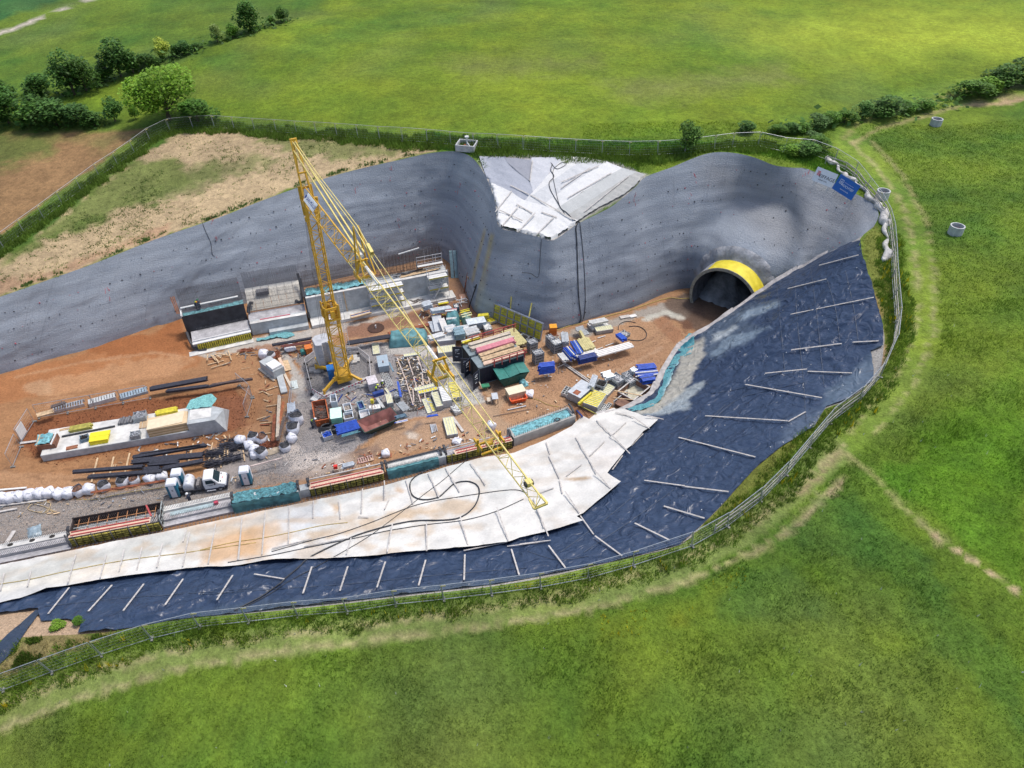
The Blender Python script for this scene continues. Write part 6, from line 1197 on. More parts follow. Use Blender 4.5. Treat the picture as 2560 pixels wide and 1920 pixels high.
def pack(k, x0, y0, x1, y1, W, H, m, name, label, cat, n=(4,2), z=.88, gap=.02, group=None, pname='beam', mats=None, round_=False):
    """bundle of bars: front bottom edge between two photograph points"""
    ff = fr(k, x0, y0, x1, y1, z); t = thing(name, ff, label, cat, group); a, b = n; rr_ = random.Random(int(x0*7+y0))
    for j in range(b):
        for i in range(a):
            y = W*(i+.5)/a; zz = H*(j+.5)/b; e0, e1 = rr_.uniform(-.12,.12), rr_.uniform(-.12,.12); mm = (mats or [m])[(i+j) % len(mats or [m])]
            if round_: part(t, pname, mm, lambda mb: mb.tube([(e0,y,zz),(ff.L+e1,y,zz)], min(W/a, H/b)/2*.95, 7))
            else: part(t, pname, mm, lambda mb: mb.beam((e0,y,zz),(ff.L+e1,y,zz), W/a-gap, H/b-gap*.6))
    return t, ff
M_ybm = mat('beam_yellow', (.66,.56,.04), .6, var=.15, scale=3); M_ybm2 = mat('beam_olive', (.38,.34,.07), .7, var=.2)
pack('J', 740, 780, 975, 735, .8, .35, M_ybm2, 'girder_pack', 'pack of yellow girders on the left part of the long block', 'girders', (5,2))
pack('J', 1670, 610, 1890, 565, .8, .4, M_ybm, 'girder_pack', 'pack of bright yellow girders behind the plywood stack', 'girders', (5,2))
pack('J', 965, 912, 1160, 880, 1.5, .55, M_ybm, 'form_box', 'bright yellow folded steel sheets stacked on the long block', 'steel sheets', (2,3), pname='yellow_sheet', mats=[mat('bright_yellow', (.80,.68,.02), .5, var=.05)])
pack('J', 665, 826, 1225, 716, .22, .15, M_rub, 'black_channel', 'long black channel lying along the middle of the block', 'channel', (1,1), pname='bar')
pack('J', 630, 760, 970, 690, .35, .06, M_wood, 'lath_bundle', 'thin timber laths behind the left yellow girders', 'laths', (4,1), pname='lath')
pack('J', 700, 965, 815, 940, .5, .12, mat('rust2', (.30,.12,.06), .8), 'steel_plate_pile', 'small rusty steel pieces near the left end of the block', 'steel scraps', (3,1), pname='piece')
ff = fr('J', 1590, 825, 2020, 742, .88); t = thing('plywood_stack', ff, 'large stack of beige plywood sheets on the long block', 'plywood stack'); M_p2 = mat('beige_ply', (.62,.47,.29), .8, var=.07, scale=1); M_p3 = mat('dark_ply', (.42,.29,.14), .8, var=.07)
for i in range(9): part(t, 'plywood_sheet', M_p2 if i % 3 else M_p3, lambda mb: bx(mb, .03*(i%2), ff.L-.02*(i%3), .02*(i%2), 2.0, i*.12, i*.12+.105))
part(t, 'top_sheet', mat('pale_ply', (.72,.60,.42), .8, var=.05), lambda mb: mb.hexa([(0,.0,1.085),(ff.L-.5,.2,1.085),(ff.L-.3,2.1,1.085),(.1,1.5,1.085)], [(0,.0,1.13),(ff.L-.5,.2,1.13),(ff.L-.3,2.1,1.13),(.1,1.5,1.13)]))
for i in range(5): timber('plank', (zp('J',1515+i*17,800-i*2)), zp('J',1535+i*17,680-i*3), .12, .05, M_wood, 'timber plank leaning at the left side of the plywood stack, %s from the left' % ORD[i], 'plank', 'planks beside the plywood stack', lift=.9)
o = sheet('netting', 'J', [(2030,660),(2080,570),(2212,520),(2300,500),(2360,560),(2300,640),(2212,650),(2060,670)], M_net, .04, .15, [(.16,.4,.5,1.6,121,1)], None, (.20,.46,.45), 'turquoise sheet crumpled on the tall end of the long block', 'netting', hfun=lambda xy: np.full(len(np.atleast_2d(xy)), 1.95), seed=4)
# grated boxes
M_cr = mat('crate_grey', (.36,.39,.41), .6, metal=.3, var=.15, scale=4); M_crb = mat('crate_blue', (.17,.25,.32), .6, metal=.2, var=.2, scale=4); M_cont = mat('galv_parts', (.45,.46,.48), .5, metal=.4, var=.35, scale=9)
def crate(P, rz, L=1.2, W=.8, H=.6, m=None, fill='parts', label='', group=None, cat='crate', name='crate'):
    m = m or M_cr; t = empty(name, P, rz, label, cat, group)
    def walls(mb):
        for q in range(4):
            z0 = .08+q*(H-.1)/4; z1 = z0+(H-.1)/4-.035
            bx(mb, 0, L, 0, .035, z0, z1); bx(mb, 0, L, W-.035, W, z0, z1); bx(mb, 0, .035, .035, W-.035, z0, z1); bx(mb, L-.035, L, .035, W-.035, z0, z1)
        for x in (0, L-.07):
            for y in (0, W-.07): bx(mb, x-.006, x+.076, y-.006, y+.076, 0, H)
    part(t, 'crate_frame', m, walls); part(t, 'crate_floor', M_dk, lambda mb: bx(mb, .04, L-.04, .04, W-.04, .07, .11))
    if fill:
        mm = {'parts': M_cont, 'blue': mat('prop_blue', (.02,.09,.50), .5, var=.15), 'white': M_foam, 'yellow': M_ybm, 'dark': M_dk, 'black': M_rub}[fill]; rr_ = random.Random(int(abs(P.x)*91+abs(P.y)*13))
        def stuffy(mb):
            for i in range(14):
                a = rr_.uniform(0, 3.14); c = Vector((rr_.uniform(.2, L-.2), rr_.uniform(.15, W-.15), H*rr_.uniform(.55,.92))); l = min(W, L)*.28; mb.beam(c-Vector((math.cos(a), math.sin(a), .1))*l, c+Vector((math.cos(a), math.sin(a), .1))*l, .07, .06)
            bx(mb, .06, L-.06, .06, W-.06, .12, H*.55)
        o = part(t, 'contents', mm, stuffy); o['kind'] = 'stuff'
    return t
def crate_px(k, x0, y0, x1, y1, W=.8, H=.6, z=0, n=1, **kw):
    ff = fr(k, x0, y0, x1, y1, z); lab = kw.pop('label'); fill = kw.pop('fill', 'parts')
    for i in range(n):
        l2 = lab if n == 1 else lab+', '+('topmost of its stack' if i == n-1 else ('lowest of its stack' if i == 0 else ORD[i]+' from below'))
        crate(ff.P+Vector((0,0,i*H)), ff.rz, ff.L, W, H, fill=fill if i == n-1 else None, label=l2, **kw)
crate_px('J', 1430, 675, 1565, 650, 1.1, .75, .88, label='large grated steel crate full of grey parts at the back of the long block')
crate_px('J', 1395, 855, 1500, 835, .8, .6, .88, label='small grey crate in front of the plywood stack')
crate_px('J', 865, 888, 955, 862, .8, .5, .88, m=M_crb, fill='dark', label='dark grey crate beside the bright yellow sheets')
ff = fr('J', 1258, 705, 1350, 690, .88); t = thing('wire_roll_pile', ff, 'pile of grey wire rolls on the back of the long block', 'wire rolls')
for i in range(5): part(t, 'wire_roll', M_rebg, lambda mb: mb.tube([(.1+.3*i,.1,.15+.1*(i%2)),(.25+.3*i,1.0,.2+.1*(i%2))], .16, 8))
ff = fr('J', 428, 1005, 560, 985, .3); t = thing('plywood_box', ff, 'brown plywood box covered with turquoise cloth at the left end of the block', 'box'); part(t, 'side', mat('brown_ply', (.20,.085,.05), .8, var=.15), lambda mb: bx(mb, 0, ff.L+.6, 0, 1.6, 0, 1.2)); part(t, 'cloth', M_tealf, lambda mb: crumple(mb, -.1, ff.L+.2, .1, 1.7, lambda a, b: 1.22, 12, 8, .3, 9), True); part(t, 'edge_plank', M_foam, lambda mb: mb.beam((ff.L+.3,-.1,1.25),(ff.L+.5,1.6,1.35), .12)); part(t, 'edge_plank', M_wood, lambda mb: mb.beam((.1,-.05,1.25),(.1,1.7,1.3), .1))
timber('plank', zp('J', 220, 893), zp('J', 410, 868), .3, .06, M_bat, 'wide pale plank bridging from the left fence to the block', 'plank')
# ---------------- stores in the yard
M_blu = mat('prop_blue', (.02,.09,.50), .5, var=.15); M_blud = mat('prop_blue_dark', (.02,.05,.22), .5, var=.2); M_cream = mat('cream_field', (.66,.64,.38), .7, var=.1, scale=2); M_fg = mat('frame_grey', (.36,.38,.39), .55, metal=.3, var=.12, scale=3); M_fgl = mat('frame_light', (.56,.57,.56), .55, metal=.2, var=.1); M_galt = mat('galv_tube', (.56,.60,.63), .4, metal=.5, var=.12); M_pale = mat('pale_lid', (.50,.53,.56), .5, var=.08)
M_olive = mat('olive_beam', (.52,.46,.22), .7, var=.12); M_whp = mat('white_pipe', (.74,.72,.69), .5, var=.06); M_rust = mat('rust_red', (.27,.09,.045), .85, var=.3, scale=3, bump=.01); M_org = mat('orange_paint', (.62,.17,.03), .5, var=.12); M_green = mat('skip_green', (.018,.10,.075), .55, var=.15); M_lid = mat('lid_green', (.03,.19,.16), .5, var=.1)
PM = {}
def panelmesh(L, W, kind):
    key = (round(L, 1), round(W, 1), kind)
    if key in PM: return PM[key]
    mb = MB(); L, W = key[0], key[1]; mb.use(M_fgl if kind != 'grey' else M_fg); t = .05; h = .11
    for y in (0, W-t): bx(mb, 0, L, y, y+t, 0, h)
    n = max(3, int(L/.3)) if W < .8 else max(4, int(L/.28))
    for i in range(n+1): x = (L-t)*i/n; bx(mb, x, x+t, t, W-t, .002, h-.002)
    if kind == 'hole':
        bx(mb, 0, L, W/2-.03, W/2+.03, .004, h+.003); mb.use(M_dk); bx(mb, .02, L-.02, .02, W-.02, .01, .03)
    else:
        mb.use({'cream': M_cream, 'yellow': M_ybm, 'white': M_foam, 'grey': M_fg, 'plain': M_pale}[kind]); bx(mb, .03, L-.03, .03, W-.03, .02, .07 if kind != 'plain' else h+.004)
    PM[key] = mb.mesh('formwork_panel'); return PM[key]
def fstack(k, x0, y0, x1, y1, W, n, kind, where, top=None):
    ff = fr(k, x0, y0, x1, y1); rr_ = random.Random(int(x0+y0*3))
    for i in range(n):
        kk = kind if (i == n-1 or top is None) else top; me = panelmesh(ff.L, W, kk if i == n-1 else ('grey' if kk in ('cream','yellow','plain') else kk))
        o = link('formwork', me); o.location = ff.P+Vector((0,0,.03+i*.112)); o.rotation_euler = (0,0,ff.rz+rr_.uniform(-.012,.012))
        pos = '' if n == 1 else (', topmost' if i == n-1 else (', lowest' if i == 0 else ', %s from below' % ORD[i]))
        tag(o, ('single ' if n == 1 else '')+{'cream':'cream faced','yellow':'yellow faced','white':'white faced','grey':'grey','hole':'perforated','plain':'smooth lidded'}[kind]+' panel '+where+pos, 'formwork panel', 'formwork panels stored in the yard')
def boxy(k, x0, y0, x1, y1, W, H, m, name, label, cat, lid=None, z=0, group=None, feet=True):
    ff = fr(k, x0, y0, x1, y1, z); t = thing(name, ff, label, cat, group); part(t, 'body', m, lambda mb: bx(mb, 0, ff.L, 0, W, .08 if feet else 0, H), bevel=.02)
    part(t, 'lid', lid or m, lambda mb: bx(mb, -.03, ff.L+.03, -.03, W+.03, H, H+.05))
    if feet: part(t, 'skid', M_wood, lambda mb: bx(mb, .05, ff.L-.05, .08, .18, 0, .08)); part(t, 'skid', M_wood, lambda mb: bx(mb, .05, ff.L-.05, W-.18, W-.08, 0, .08))
    return t, ff
# right of the containers, near the curved edge
fstack('c',262,652,342,535,.75,4,'hole','at the left end by the slope edge'); fstack('c',345,700,515,490,.8,3,'hole','left of the rusty lidded box')
t, ff = boxy('c',478,790,712,575,1.75,1.15,M_fg,'steel_box','grey steel box with rusty stained lid in the corner by the slope edge','steel box',M_pale); part(t,'rust_stain',M_rust,lambda mb: bx(mb,.15,.95,.5,1.2,1.201,1.21))
pack('c',468,790,690,600,.25,.3,M_ybm,'girder','yellow girder lying right of the grey steel box','girder',(1,1))
fstack('c',775,925,940,690,1.75,8,'yellow','with the yellow top in front of the slope edge'); fstack('c',850,935,955,790,.5,1,'hole','lying right of the yellow topped stack'); fstack('c',925,915,1045,770,.5,1,'hole','lying next to the mesh strip at the slope edge')
crate_px('c',885,575,948,480,1.1,.5,n=2,fill='dark',label='open empty grey crate behind the yellow topped stack')
fstack('c',955,660,1098,510,1.2,4,'cream','behind the yellow topped stack'); crate_px('c',1130,520,1255,440,1.5,.6,n=2,label='long grey rack of tubes left of the rusty trough')
crate_px('c',1270,405,1395,350,.9,.5,n=2,label='grey crate of fittings behind the rusty trough'); crate_px('c',1335,510,1450,440,.9,.5,n=2,label='grey crate of fittings touching the rusty trough')
pack('c',930,375,1085,330,1.3,.5,M_galt,'tube_bundle','bundle of grey steel tubes behind the crowded corner','tubes',(8,3),round_=True,pname='tube'); pack('c',720,540,790,350,.7,.7,M_galt,'tube_bundle','upright leaning grey frames between the steel box and the crates','frames',(5,3),pname='frame')
ff = fr('c',1400,795,1680,560); t = thing('trough', ff, 'open rusty steel trough with beige bottom beside the slope edge', 'trough'); M_tr = mat('trough_brown', (.24,.13,.09), .8, var=.25); Lq, Wq = ff.L, 2.3
part(t,'side_wall',M_tr,lambda mb: bx(mb,0,Lq,0,.08,0,.85)); part(t,'side_wall',M_tr,lambda mb: bx(mb,0,Lq,Wq-.08,Wq,0,.85)); part(t,'end_wall',M_tr,lambda mb: bx(mb,0,.08,.08,Wq-.08,0,.85)); part(t,'end_wall',M_tr,lambda mb: bx(mb,Lq-.08,Lq,.08,Wq-.08,0,.85)); part(t,'bottom',mat('trough_sand',(.50,.47,.36),.8),lambda mb: bx(mb,.08,Lq-.08,.08,Wq-.08,0,.12)); part(t,'rim',M_bat,lambda mb:(bx(mb,-.03,Lq+.03,-.05,.1,.853,.91),bx(mb,-.03,Lq+.03,Wq-.1,Wq+.05,.853,.91),bx(mb,-.05,.1,.1,Wq-.1,.853,.91),bx(mb,Lq-.1,Lq+.05,.1,Wq-.1,.853,.91)))
part(t,'brown_tray',M_tr,lambda mb: bx(mb,-1.5,-.1,.2,1.6,.3,.5)); part(t,'cross_timber',M_wood,lambda mb: mb.beam((-.2,2.6,.97),(1.2,-.3,.97),.13,.06)); part(t,'cross_timber',M_wood,lambda mb: mb.beam((-1.3,1.9,.97),(-.1,.1,.97),.1,.05))
ff = fr('c',1065,795,1300,610); o = link('formwork', panelmesh(ff.L,.7,'hole')); o.location = ff.P+Vector((0,0,.02)); o.rotation_euler = (math.radians(80),0,ff.rz); tag(o,'perforated formwork panel standing on edge left of the rusty trough','formwork panel','formwork panels stored in the yard')
gb = 'blue prop bundles in the yard'
pack('c',1490,225,1800,195,1.0,.6,M_blu,'prop_bundle','bright blue prop bundle farthest back beside the slope edge','props',(5,3),round_=True,group=gb,pname='prop'); pack('c',1470,330,1840,295,1.0,.5,M_galt,'prop_bundle','blue and white props in the middle beside the slope edge','props',(5,2),mats=[M_blud,M_whp,M_blu],round_=True,group=gb,pname='prop'); pack('c',1560,440,1790,400,1.1,.7,M_blu,'prop_bundle','blue props behind the rusty trough, nearest to it','props',(5,3),mats=[M_blu,M_blud,M_blu],round_=True,group=gb,pname='prop')
pack('c',1410,270,1480,230,.8,.6,M_galt,'ring_bundle','short grey tubes left of the farthest blue bundle','tubes',(4,3),round_=True,pname='tube')
timber('long_timber',zp('c',205,60),zp('c',660,380),.14,.1,M_bat,'long pale timber crossing the brown yard, upper of the pair','timber'); timber('long_timber',zp('c',190,80),zp('c',640,398),.14,.1,M_bat,'long pale timber crossing the brown yard, lower of the pair','timber'); timber('long_timber',zp('c',605,300),zp('c',745,385),.16,.1,M_wood,'short timber at the lower end of the long pair','timber')
timber('long_timber',zp('c',470,795),zp('c',770,950),.1,.06,M_ybm2,'thin yellow lath from the yellow girder to the slope edge','lath'); timber('blue_tube',zp('c',432,895),zp('c',525,1000),.16,.14,M_blud,'short blue tube lying by the end of the concrete wall','tube')
# middle of the right yard
t, ff = boxy('b',295,415,440,408,.85,1.15,M_org,'cabinet','bright orange cabinet standing at the foot of the grey wall','cabinet',mat('orange_top',(.85,.34,.03),.5)); 
part(t,'trestle',M_rust,lambda mb:[mb.beam((x,-.5,.02),(x,-.1,.35),.06) for x in (0,.4,.9)]+[mb.beam((-.1,-.45,.3),(1.1,-.45,.3),.06)])
for lb, c in (('left column',('b',292,715,400,672)),('right column',('b',385,825,560,765))): crate_px(*c,1.0,.4,n=4,fill='white' if 'right' in lb else 'parts',label='grey crate near the orange cabinet, '+lb)
pack('b',700,650,670,440,.9,.8,M_galt,'tube_bundle','tall bundle of grey tubes right of the crate columns','tubes',(5,4),pname='tube'); pack('b',560,780,720,965,1.0,.8,M_blu,'prop_bundle','blue props with white ends right of the crate columns','props',(4,4),mats=[M_blu,M_blu,M_whp],round_=True,group=gb,pname='prop')
pack('b',720,600,880,865,.8,.5,M_blu,'prop_bundle','long narrow blue bundle beside the beige beams','props',(5,3),mats=[M_blu,M_galt,M_blu,M_blud],group=gb,pname='prop'); pack('b',855,570,1010,795,1.5,.55,M_olive,'beam_pack','pack of beige beams in the middle of the brown yard','beams',(6,2)); pack('b',910,385,1010,560,.35,.5,M_olive,'beam','single beige beam behind the beige beam pack','beam',(1,1)); pack('b',1040,520,1190,730,.5,.4,M_olive,'beam_pack','two beige beams right of the beige beam pack','beams',(2,1))
pack('b',450,850,570,1000,.8,.35,M_fgl,'panel_pack','flat grey frames below the blue props','frames',(4,2),pname='frame')
crate_px('O',1215,735,1345,690,.95,.42,n=4,label='grey crate column standing alone in the brown yard'); crate_px('O',1300,925,1452,880,.95,.42,n=4,label='grey crate column left of the upright blue rack')
pack('O',1375,1095,1640,1060,.9,1.25,M_blu,'prop_bundle','upright rack full of bright blue props','props',(4,6),round_=True,group=gb,pname='prop')
ff = fr('O',1375,1095,1640,1060); t = thing('steel_rack',ff,'thin grey steel frame holding the bright blue rack','rack'); [part(t,'upright',M_fgl,lambda mb: mb.beam((x,-.08,0),(x,-.08,1.35),.06)) for x in (.5,1.4)]; [part(t,'crossbar',M_fgl,lambda mb: mb.beam((.5,-.1,z),(1.4,-.1,z),.05)) for z in (.1,.95)]
pack('b',930,1045,1290,960,.9,.85,M_blud,'prop_bundle','dark blue props in a rack under the white pipes','props',(4,4),round_=True,group=gb,pname='prop'); pack('b',1340,895,2075,690,1.2,.35,M_whp,'pipe_bundle','long white pipes lying across the brown yard','pipes',(4,1),round_=True,pname='pipe'); pack('b',870,920,1340,800,1.0,.3,M_whp,'pipe_bundle','white tubes on top of the dark blue rack','pipes',(4,1),round_=True,pname='pipe',z=.9)
ff = fr('b',490,1230,610,1170); t = thing('trestle',ff,'small steel trestle right of the bright blue rack','trestle'); [part(t,'leg',M_rebg,lambda mb: mb.beam((x,y,0),(x+.1,.35,.75),.05)) for x in (0,1.0) for y in (0,.7)]; part(t,'top_bar',M_rebg,lambda mb: mb.beam((0,.35,.76),(1.2,.35,.76),.07))
fstack('b',1285,405,1640,350,1.0,5,'cream','at the foot of the wall left of the tunnel'); fstack('b',1200,335,1560,235,1.5,3,'white','behind the cream faced stack near the tunnel'); pack('b',1170,215,1530,140,.9,.3,M_fgl,'frame_pack','pale ladder frames at the foot of the wall near the tunnel','frames',(3,1),pname='frame'); pack('b',965,440,1130,400,2.0,.15,M_fg,'frame_pack','flat grey lattice frames left of the white faced stack','frames',(6,1),pname='frame')
for i,(x0,y0,x1,y1) in enumerate([(1310,485,1475,435),(1150,580,1265,540),(1480,650,1650,590),(1250,750,1420,680)]): timber('lath',zp('b',x0,y0),zp('b',x1,y1),.1,.05,M_foam,'white lath on the brown earth, %s counted from the wall' % ORD[i],'lath','white laths above the long pipes')
pack('b',1690,440,1830,560,.75,.4,M_blu,'prop_bundle','small blue bundle nearest to the tunnel','props',(5,2),group=gb,pname='prop'); crate_px('b',1890,500,2000,430,1.1,.5,label='single grey crate nearest to the tunnel')
timber('board',zp('b',1785,50),zp('b',1990,15),.6,.08,M_bat,'pale board at the foot of the wall, nearer the crates','board'); timber('board',zp('b',1995,30),zp('b',2130,0),.6,.08,M_foam,'white board at the foot of the wall, nearer the tunnel','board')
hose('b',[(2120,150),(1950,120),(1830,150),(1760,210),(1750,300)],.04,M_rub,'thin black hose bending down behind the nearest crate to the tunnel'); hose('b',[(1980,230),(2150,225),(2280,280),(2350,380),(2320,480),(2200,530),(2050,525),(1950,505)],.05,M_rub,'black hose lying in a big loop on the brown earth'); hose('b',[(930,90),(900,150),(830,180),(640,220),(560,260),(440,270)],.05,M_rub,'black cable from the hanging hose to the orange cabinet','cable',name='cable')
# stores in the back corner
gt = 'wrapped tube bundles in the back corner'
pack('a',10,720,205,670,1.2,.8,M_galt,'tube_bundle','neat pack of galvanised tubes in front of the stair tower','tubes',(6,5),round_=True,pname='tube'); pack('a',175,800,625,725,.8,.55,M_galt,'tube_bundle','long bundle of galvanised tubes right of the neat pack','tubes',(5,3),round_=True,pname='tube'); crate_px('a',710,770,820,755,.9,.5,m=M_crb,fill='white',n=2,label='blue grey crate of white fittings in the back corner')
ff = fr('a',330,640,540,600); t = thing('rack',ff,'open frame rack with yellow and white boards near the stair tower','rack'); [part(t,'post',M_fgl,lambda mb: mb.beam((x,y,0),(x,y,1.0),.05)) for x in (0,1.6) for y in (0,.8)]; [part(t,'board',m_,lambda mb: bx(mb,.1,1.5,.1+.35*i,.4+.35*i,.3,.45)) for i,m_ in enumerate((M_ybm,M_foam))]
ff = fr('a',680,600,900,600); t = thing('frame_heap',ff,'heap of white tubular frames in the back corner','frames'); rr = random.Random(3)
for i in range(8): a = rr.uniform(0,3.1); c_ = Vector((rr.uniform(.2,1.4),rr.uniform(.2,1.0),.1+i*.07)); part(t,'tube',M_whp,lambda mb: mb.beam(c_-Vector((math.cos(a),math.sin(a),0))*.7,c_+Vector((math.cos(a),math.sin(a),.1))*.7,.07))
ff = fr('a',830,440,970,425); t = thing('board',ff,'reddish square board in the back corner','board'); part(t,'plate',mat('reddish_board',(.45,.26,.18),.8),lambda mb: bx(mb,0,ff.L,0,1.0,.05,.1)); 
boxy('a',185,900,262,1270,1.15,.55,M_pale,'long_box','long pale grey box in the back stores, tallest of its row','box',M_pale); boxy('a',95,1015,205,1250,.8,.3,M_galt,'long_box','flat blue grey box left of the long pale one','box'); pack('a',330,940,440,1225,.8,.3,M_whp,'tube_bundle','white rods right of the long pale box','rods',(7,2),pname='rod')
def pile(k,x0,y0,x1,y1,W,H,m,label,tops=(),seed=1,cat='covered pile'):
    ff = fr(k,x0,y0,x1,y1); t = thing('covered_pile',ff,label,cat); n_,m_=22,14; g_=np.array([(a,b) for b in np.linspace(0,1,m_) for a in np.linspace(0,1,n_)]); nz_=fbm(g_*8,1,3,seed)
    vs=[]
    for (u,v),q in zip(g_,nz_):
        e=min(u,1-u)*ff.L; f_=min(v,1-v)*W; h=H*min(1,(e/.35)**.6 if e>0 else 0)*min(1,(f_/.35)**.6 if f_>0 else 0)*(1+.10*math.sin(u*9+seed))
        vs.append((u*ff.L+.06*q,v*W+.05*q,max(h+.09*q*(h>.1),.02)))
    part(t,'tarpaulin',m,lambda mb: mb.add(vs,[(j*n_+i,j*n_+i+1,(j+1)*n_+i+1,(j+1)*n_+i) for j in range(m_-1) for i in range(n_-1)]),True)
    for i,(u0,v0,u1,v1,mm,w_) in enumerate(tops): part(t,'board',mm,lambda mb: mb.beam((u0*ff.L,v0*W,H*1.07),(u1*ff.L,v1*W,H*1.07),w_,.06))
    return t
M_pt = mat('pile_teal',(.10,.25,.27),.55,var=.2,scale=1.5,bump=.05,bscale=2); M_pinkw = mat('pink_wood',(.55,.25,.26),.7,var=.1)
pile('a',490,1140,830,1130,3.0,1.15,M_pt,'teal covered pile with pale boards on top in the back stores',[(.1,.25,.8,.3,M_foam,.15),(.1,.18,.75,.22,M_foam,.12),(-.1,.9,.8,.98,M_pinkw,.2),(.0,.82,.8,.88,M_foam,.25)],2)
pile('a',920,1100,1160,1060,2.6,1.0,mat('pile_green',(.20,.30,.24),.6,var=.15,bump=.04),'green covered pile topped with yellow boards beside the wall corner',[(0,.35,1,.45,M_cream,.2),(0,.55,1,.65,M_cream,.22),(0,.75,.95,.85,M_ybm,.2),(.1,.92,1,.99,M_ybm,.15)],4)
boxy('a',1025,1200,1440,1125,1.3,1.1,mat('wrapped_blue',(.30,.40,.48),.6,var=.2,scale=2,bump=.03),'wrapped_stack','long stack wrapped in pale blue foil beside the leaning yellow form','wrapped stack',mat('foil_white',(.62,.67,.70),.5,var=.12))
pack('a',1255,890,1490,860,.6,.35,M_ybm,'girder_pack','yellow girders at the wall foot behind the foil stack','girders',(3,2)); crate_px('a',1480,1050,1680,1000,1.2,.5,fill='yellow',label='crate of yellow girder ends beside the leaning form'); crate_px('a',1420,1270,1580,1240,1.5,.45,m=M_fgl,fill='white',n=2,label='pale crate in front of the foil wrapped stack')
for i,(x0,y0,x1,y1,W,H) in enumerate([(560,1290,780,1240,1.6,.6),(770,1210,1040,1170,.8,.5),(140,1430,490,1330,.9,.45),(1000,1340,1300,1260,1.6,.5)]):
    pack('a',x0,y0,x1,y1,W,H,M_whp,'tube_bundle',['foil wrapped white tubes left of the blue rods','short white tubes behind the blue rods','thin white tube bundle left of the grey lidded box','loose white fittings behind the red railing'][i],'tubes',(7,3),mats=[M_whp,M_galt,M_foam],round_=True,group=gt,pname='tube')
pack('a',730,1400,950,1370,1.7,.9,mat('rod_bluegrey',(.22,.33,.38),.5,var=.2),'rod_pack','pack of blue grey rods in the middle of the back stores','rods',(8,5),pname='rod')
boxy('a',315,1545,740,1500,1.4,.85,M_pale,'steel_box','pale grey lidded box behind the cream formwork stack','steel box',M_fgl); fstack('L',1455,210,1740,172,1.35,6,'cream','left of the dark containers'); pack('a',895,1495,1290,1375,.35,.3,M_ybm,'girder','long yellow girder behind the dark containers','girder',(1,1)); pack('a',880,1450,1270,1330,.35,.2,M_whp,'pipe','white pipe beside the yellow girder behind the containers','pipe',(1,1),round_=True,pname='tube')
pack('a',1765,1200,2085,1570,1.9,.25,M_olive,'board_pack','fan of long pale boards right of the dark containers','boards',(8,1),pname='board'); boxy('B',590,440,640,515,.75,.55,M_pale,'long_box','pale grey box between the boards and the leaning form','box'); crate_px('B',650,505,705,465,1.1,.45,n=2,fill='dark',label='dark crate right of the pale grey box')
# stacked panels leaning in the far corner
ff = fr('h',1680,705,1800,700); t = thing('panel_pack',ff,'teal grey panels standing in the corner behind the wall','panels')
for i in range(3): part(t,'panel',mat('teal_grey',(.16,.25,.28),.6,var=.15),lambda mb: mb.hexa([(i*.55,0,0),(i*.55+.45,0,0),(i*.55+.45,.3,0),(i*.55,.3,0)],[(i*.55-.1,2.2,3.1),(i*.55+.35,2.2,3.1),(i*.55+.35,2.5,3.1),(i*.55-.1,2.5,3.1)]))
for i,(p,q,z1,m_) in enumerate([((1920,960),(1985,600),2.6,M_rust),((1960,980),(2010,880),1.2,M_rust),((2010,1240),(2145,820),3.6,M_dk),((2085,910),(1985,680),2.6,M_wood)]):
    A_ = FZ('h',*p); B_ = FZ('h',*q,z1); o = MB().use(m_); o.beam(Vector(),B_-A_,.12); o = o.obj('leaning_plank'); o.location = A_; tag(o,['rusty plank leaning on the wall, farthest in the corner','short rusty plank leaning low in the corner','long dark plank leaning on the yellow streaked wall','pale plank leaning between the dark ones'][i],'plank')
# leaning yellow formwork element
b0, b1 = FZ('B',385,272,.1), FZ('B',800,452,.1); t0, t1 = FZ('B',402,142,2.5), FZ('B',825,292,2.5); root = empty('leaning_form',b0,0,'big yellow and grey formwork element leaning against the grey wall','formwork'); X = (b1-b0); Y = (t0-b0+t1-b1)/2; N_ = X.cross(Y).normalized()
if N_.y > 0: N_ = -N_
M_fb = mat('form_frame', (.20,.24,.34), .6, var=.15)
part(root,'backing',M_fb,lambda mb: mb.hexa([X*0-N_*.12,X-N_*.12,X+Y-N_*.12,Y-N_*.12],[X*0,X,X+Y,Y])); fixnormals(root.children[0].data)
for r_ in range(2):
    for c_ in range(7):
        for q in range(3):
            u0=(c_+.10)/7; u1=(c_+.88)/7; v0=r_*.5+.04+q*.145; v1=v0+.115
            part(root,'yellow_plate',M_ybm2 if (c_+q)%5==0 else mat('plate_yellow',(.50,.47,.04),.6,var=.2,scale=3),lambda mb: mb.hexa([X*u0+Y*v0,X*u1+Y*v0,X*u1+Y*v1,X*u0+Y*v1],[X*u0+Y*v0+N_*.07,X*u1+Y*v0+N_*.07,X*u1+Y*v1+N_*.07,X*u0+Y*v1+N_*.07]))
part(root,'stiffener',M_fg,lambda mb:[mb.beam(X*u+N_*.12,X*u+Y+N_*.12,.1,.06,up=N_) for u in [i/7 for i in range(8)]]+[mb.beam(Y*v+N_*.14,X+Y*v+N_*.14,.1,.05,up=N_) for v in (.02,.5,.98)])
for i,(p,q) in enumerate([((540,185),(548,72)),((700,250),(725,130))]):
    A_ = FZ('B',*p,2.3); B_ = hitz('B',*q,.1)[0]; o = MB().use(M_ybm2); o.beam(Vector(),B_-A_,.14); o = o.obj('prop_pole'); o.location = A_; tag(o,['left','right'][i]+' yellow pole sticking up behind the leaning form','pole')
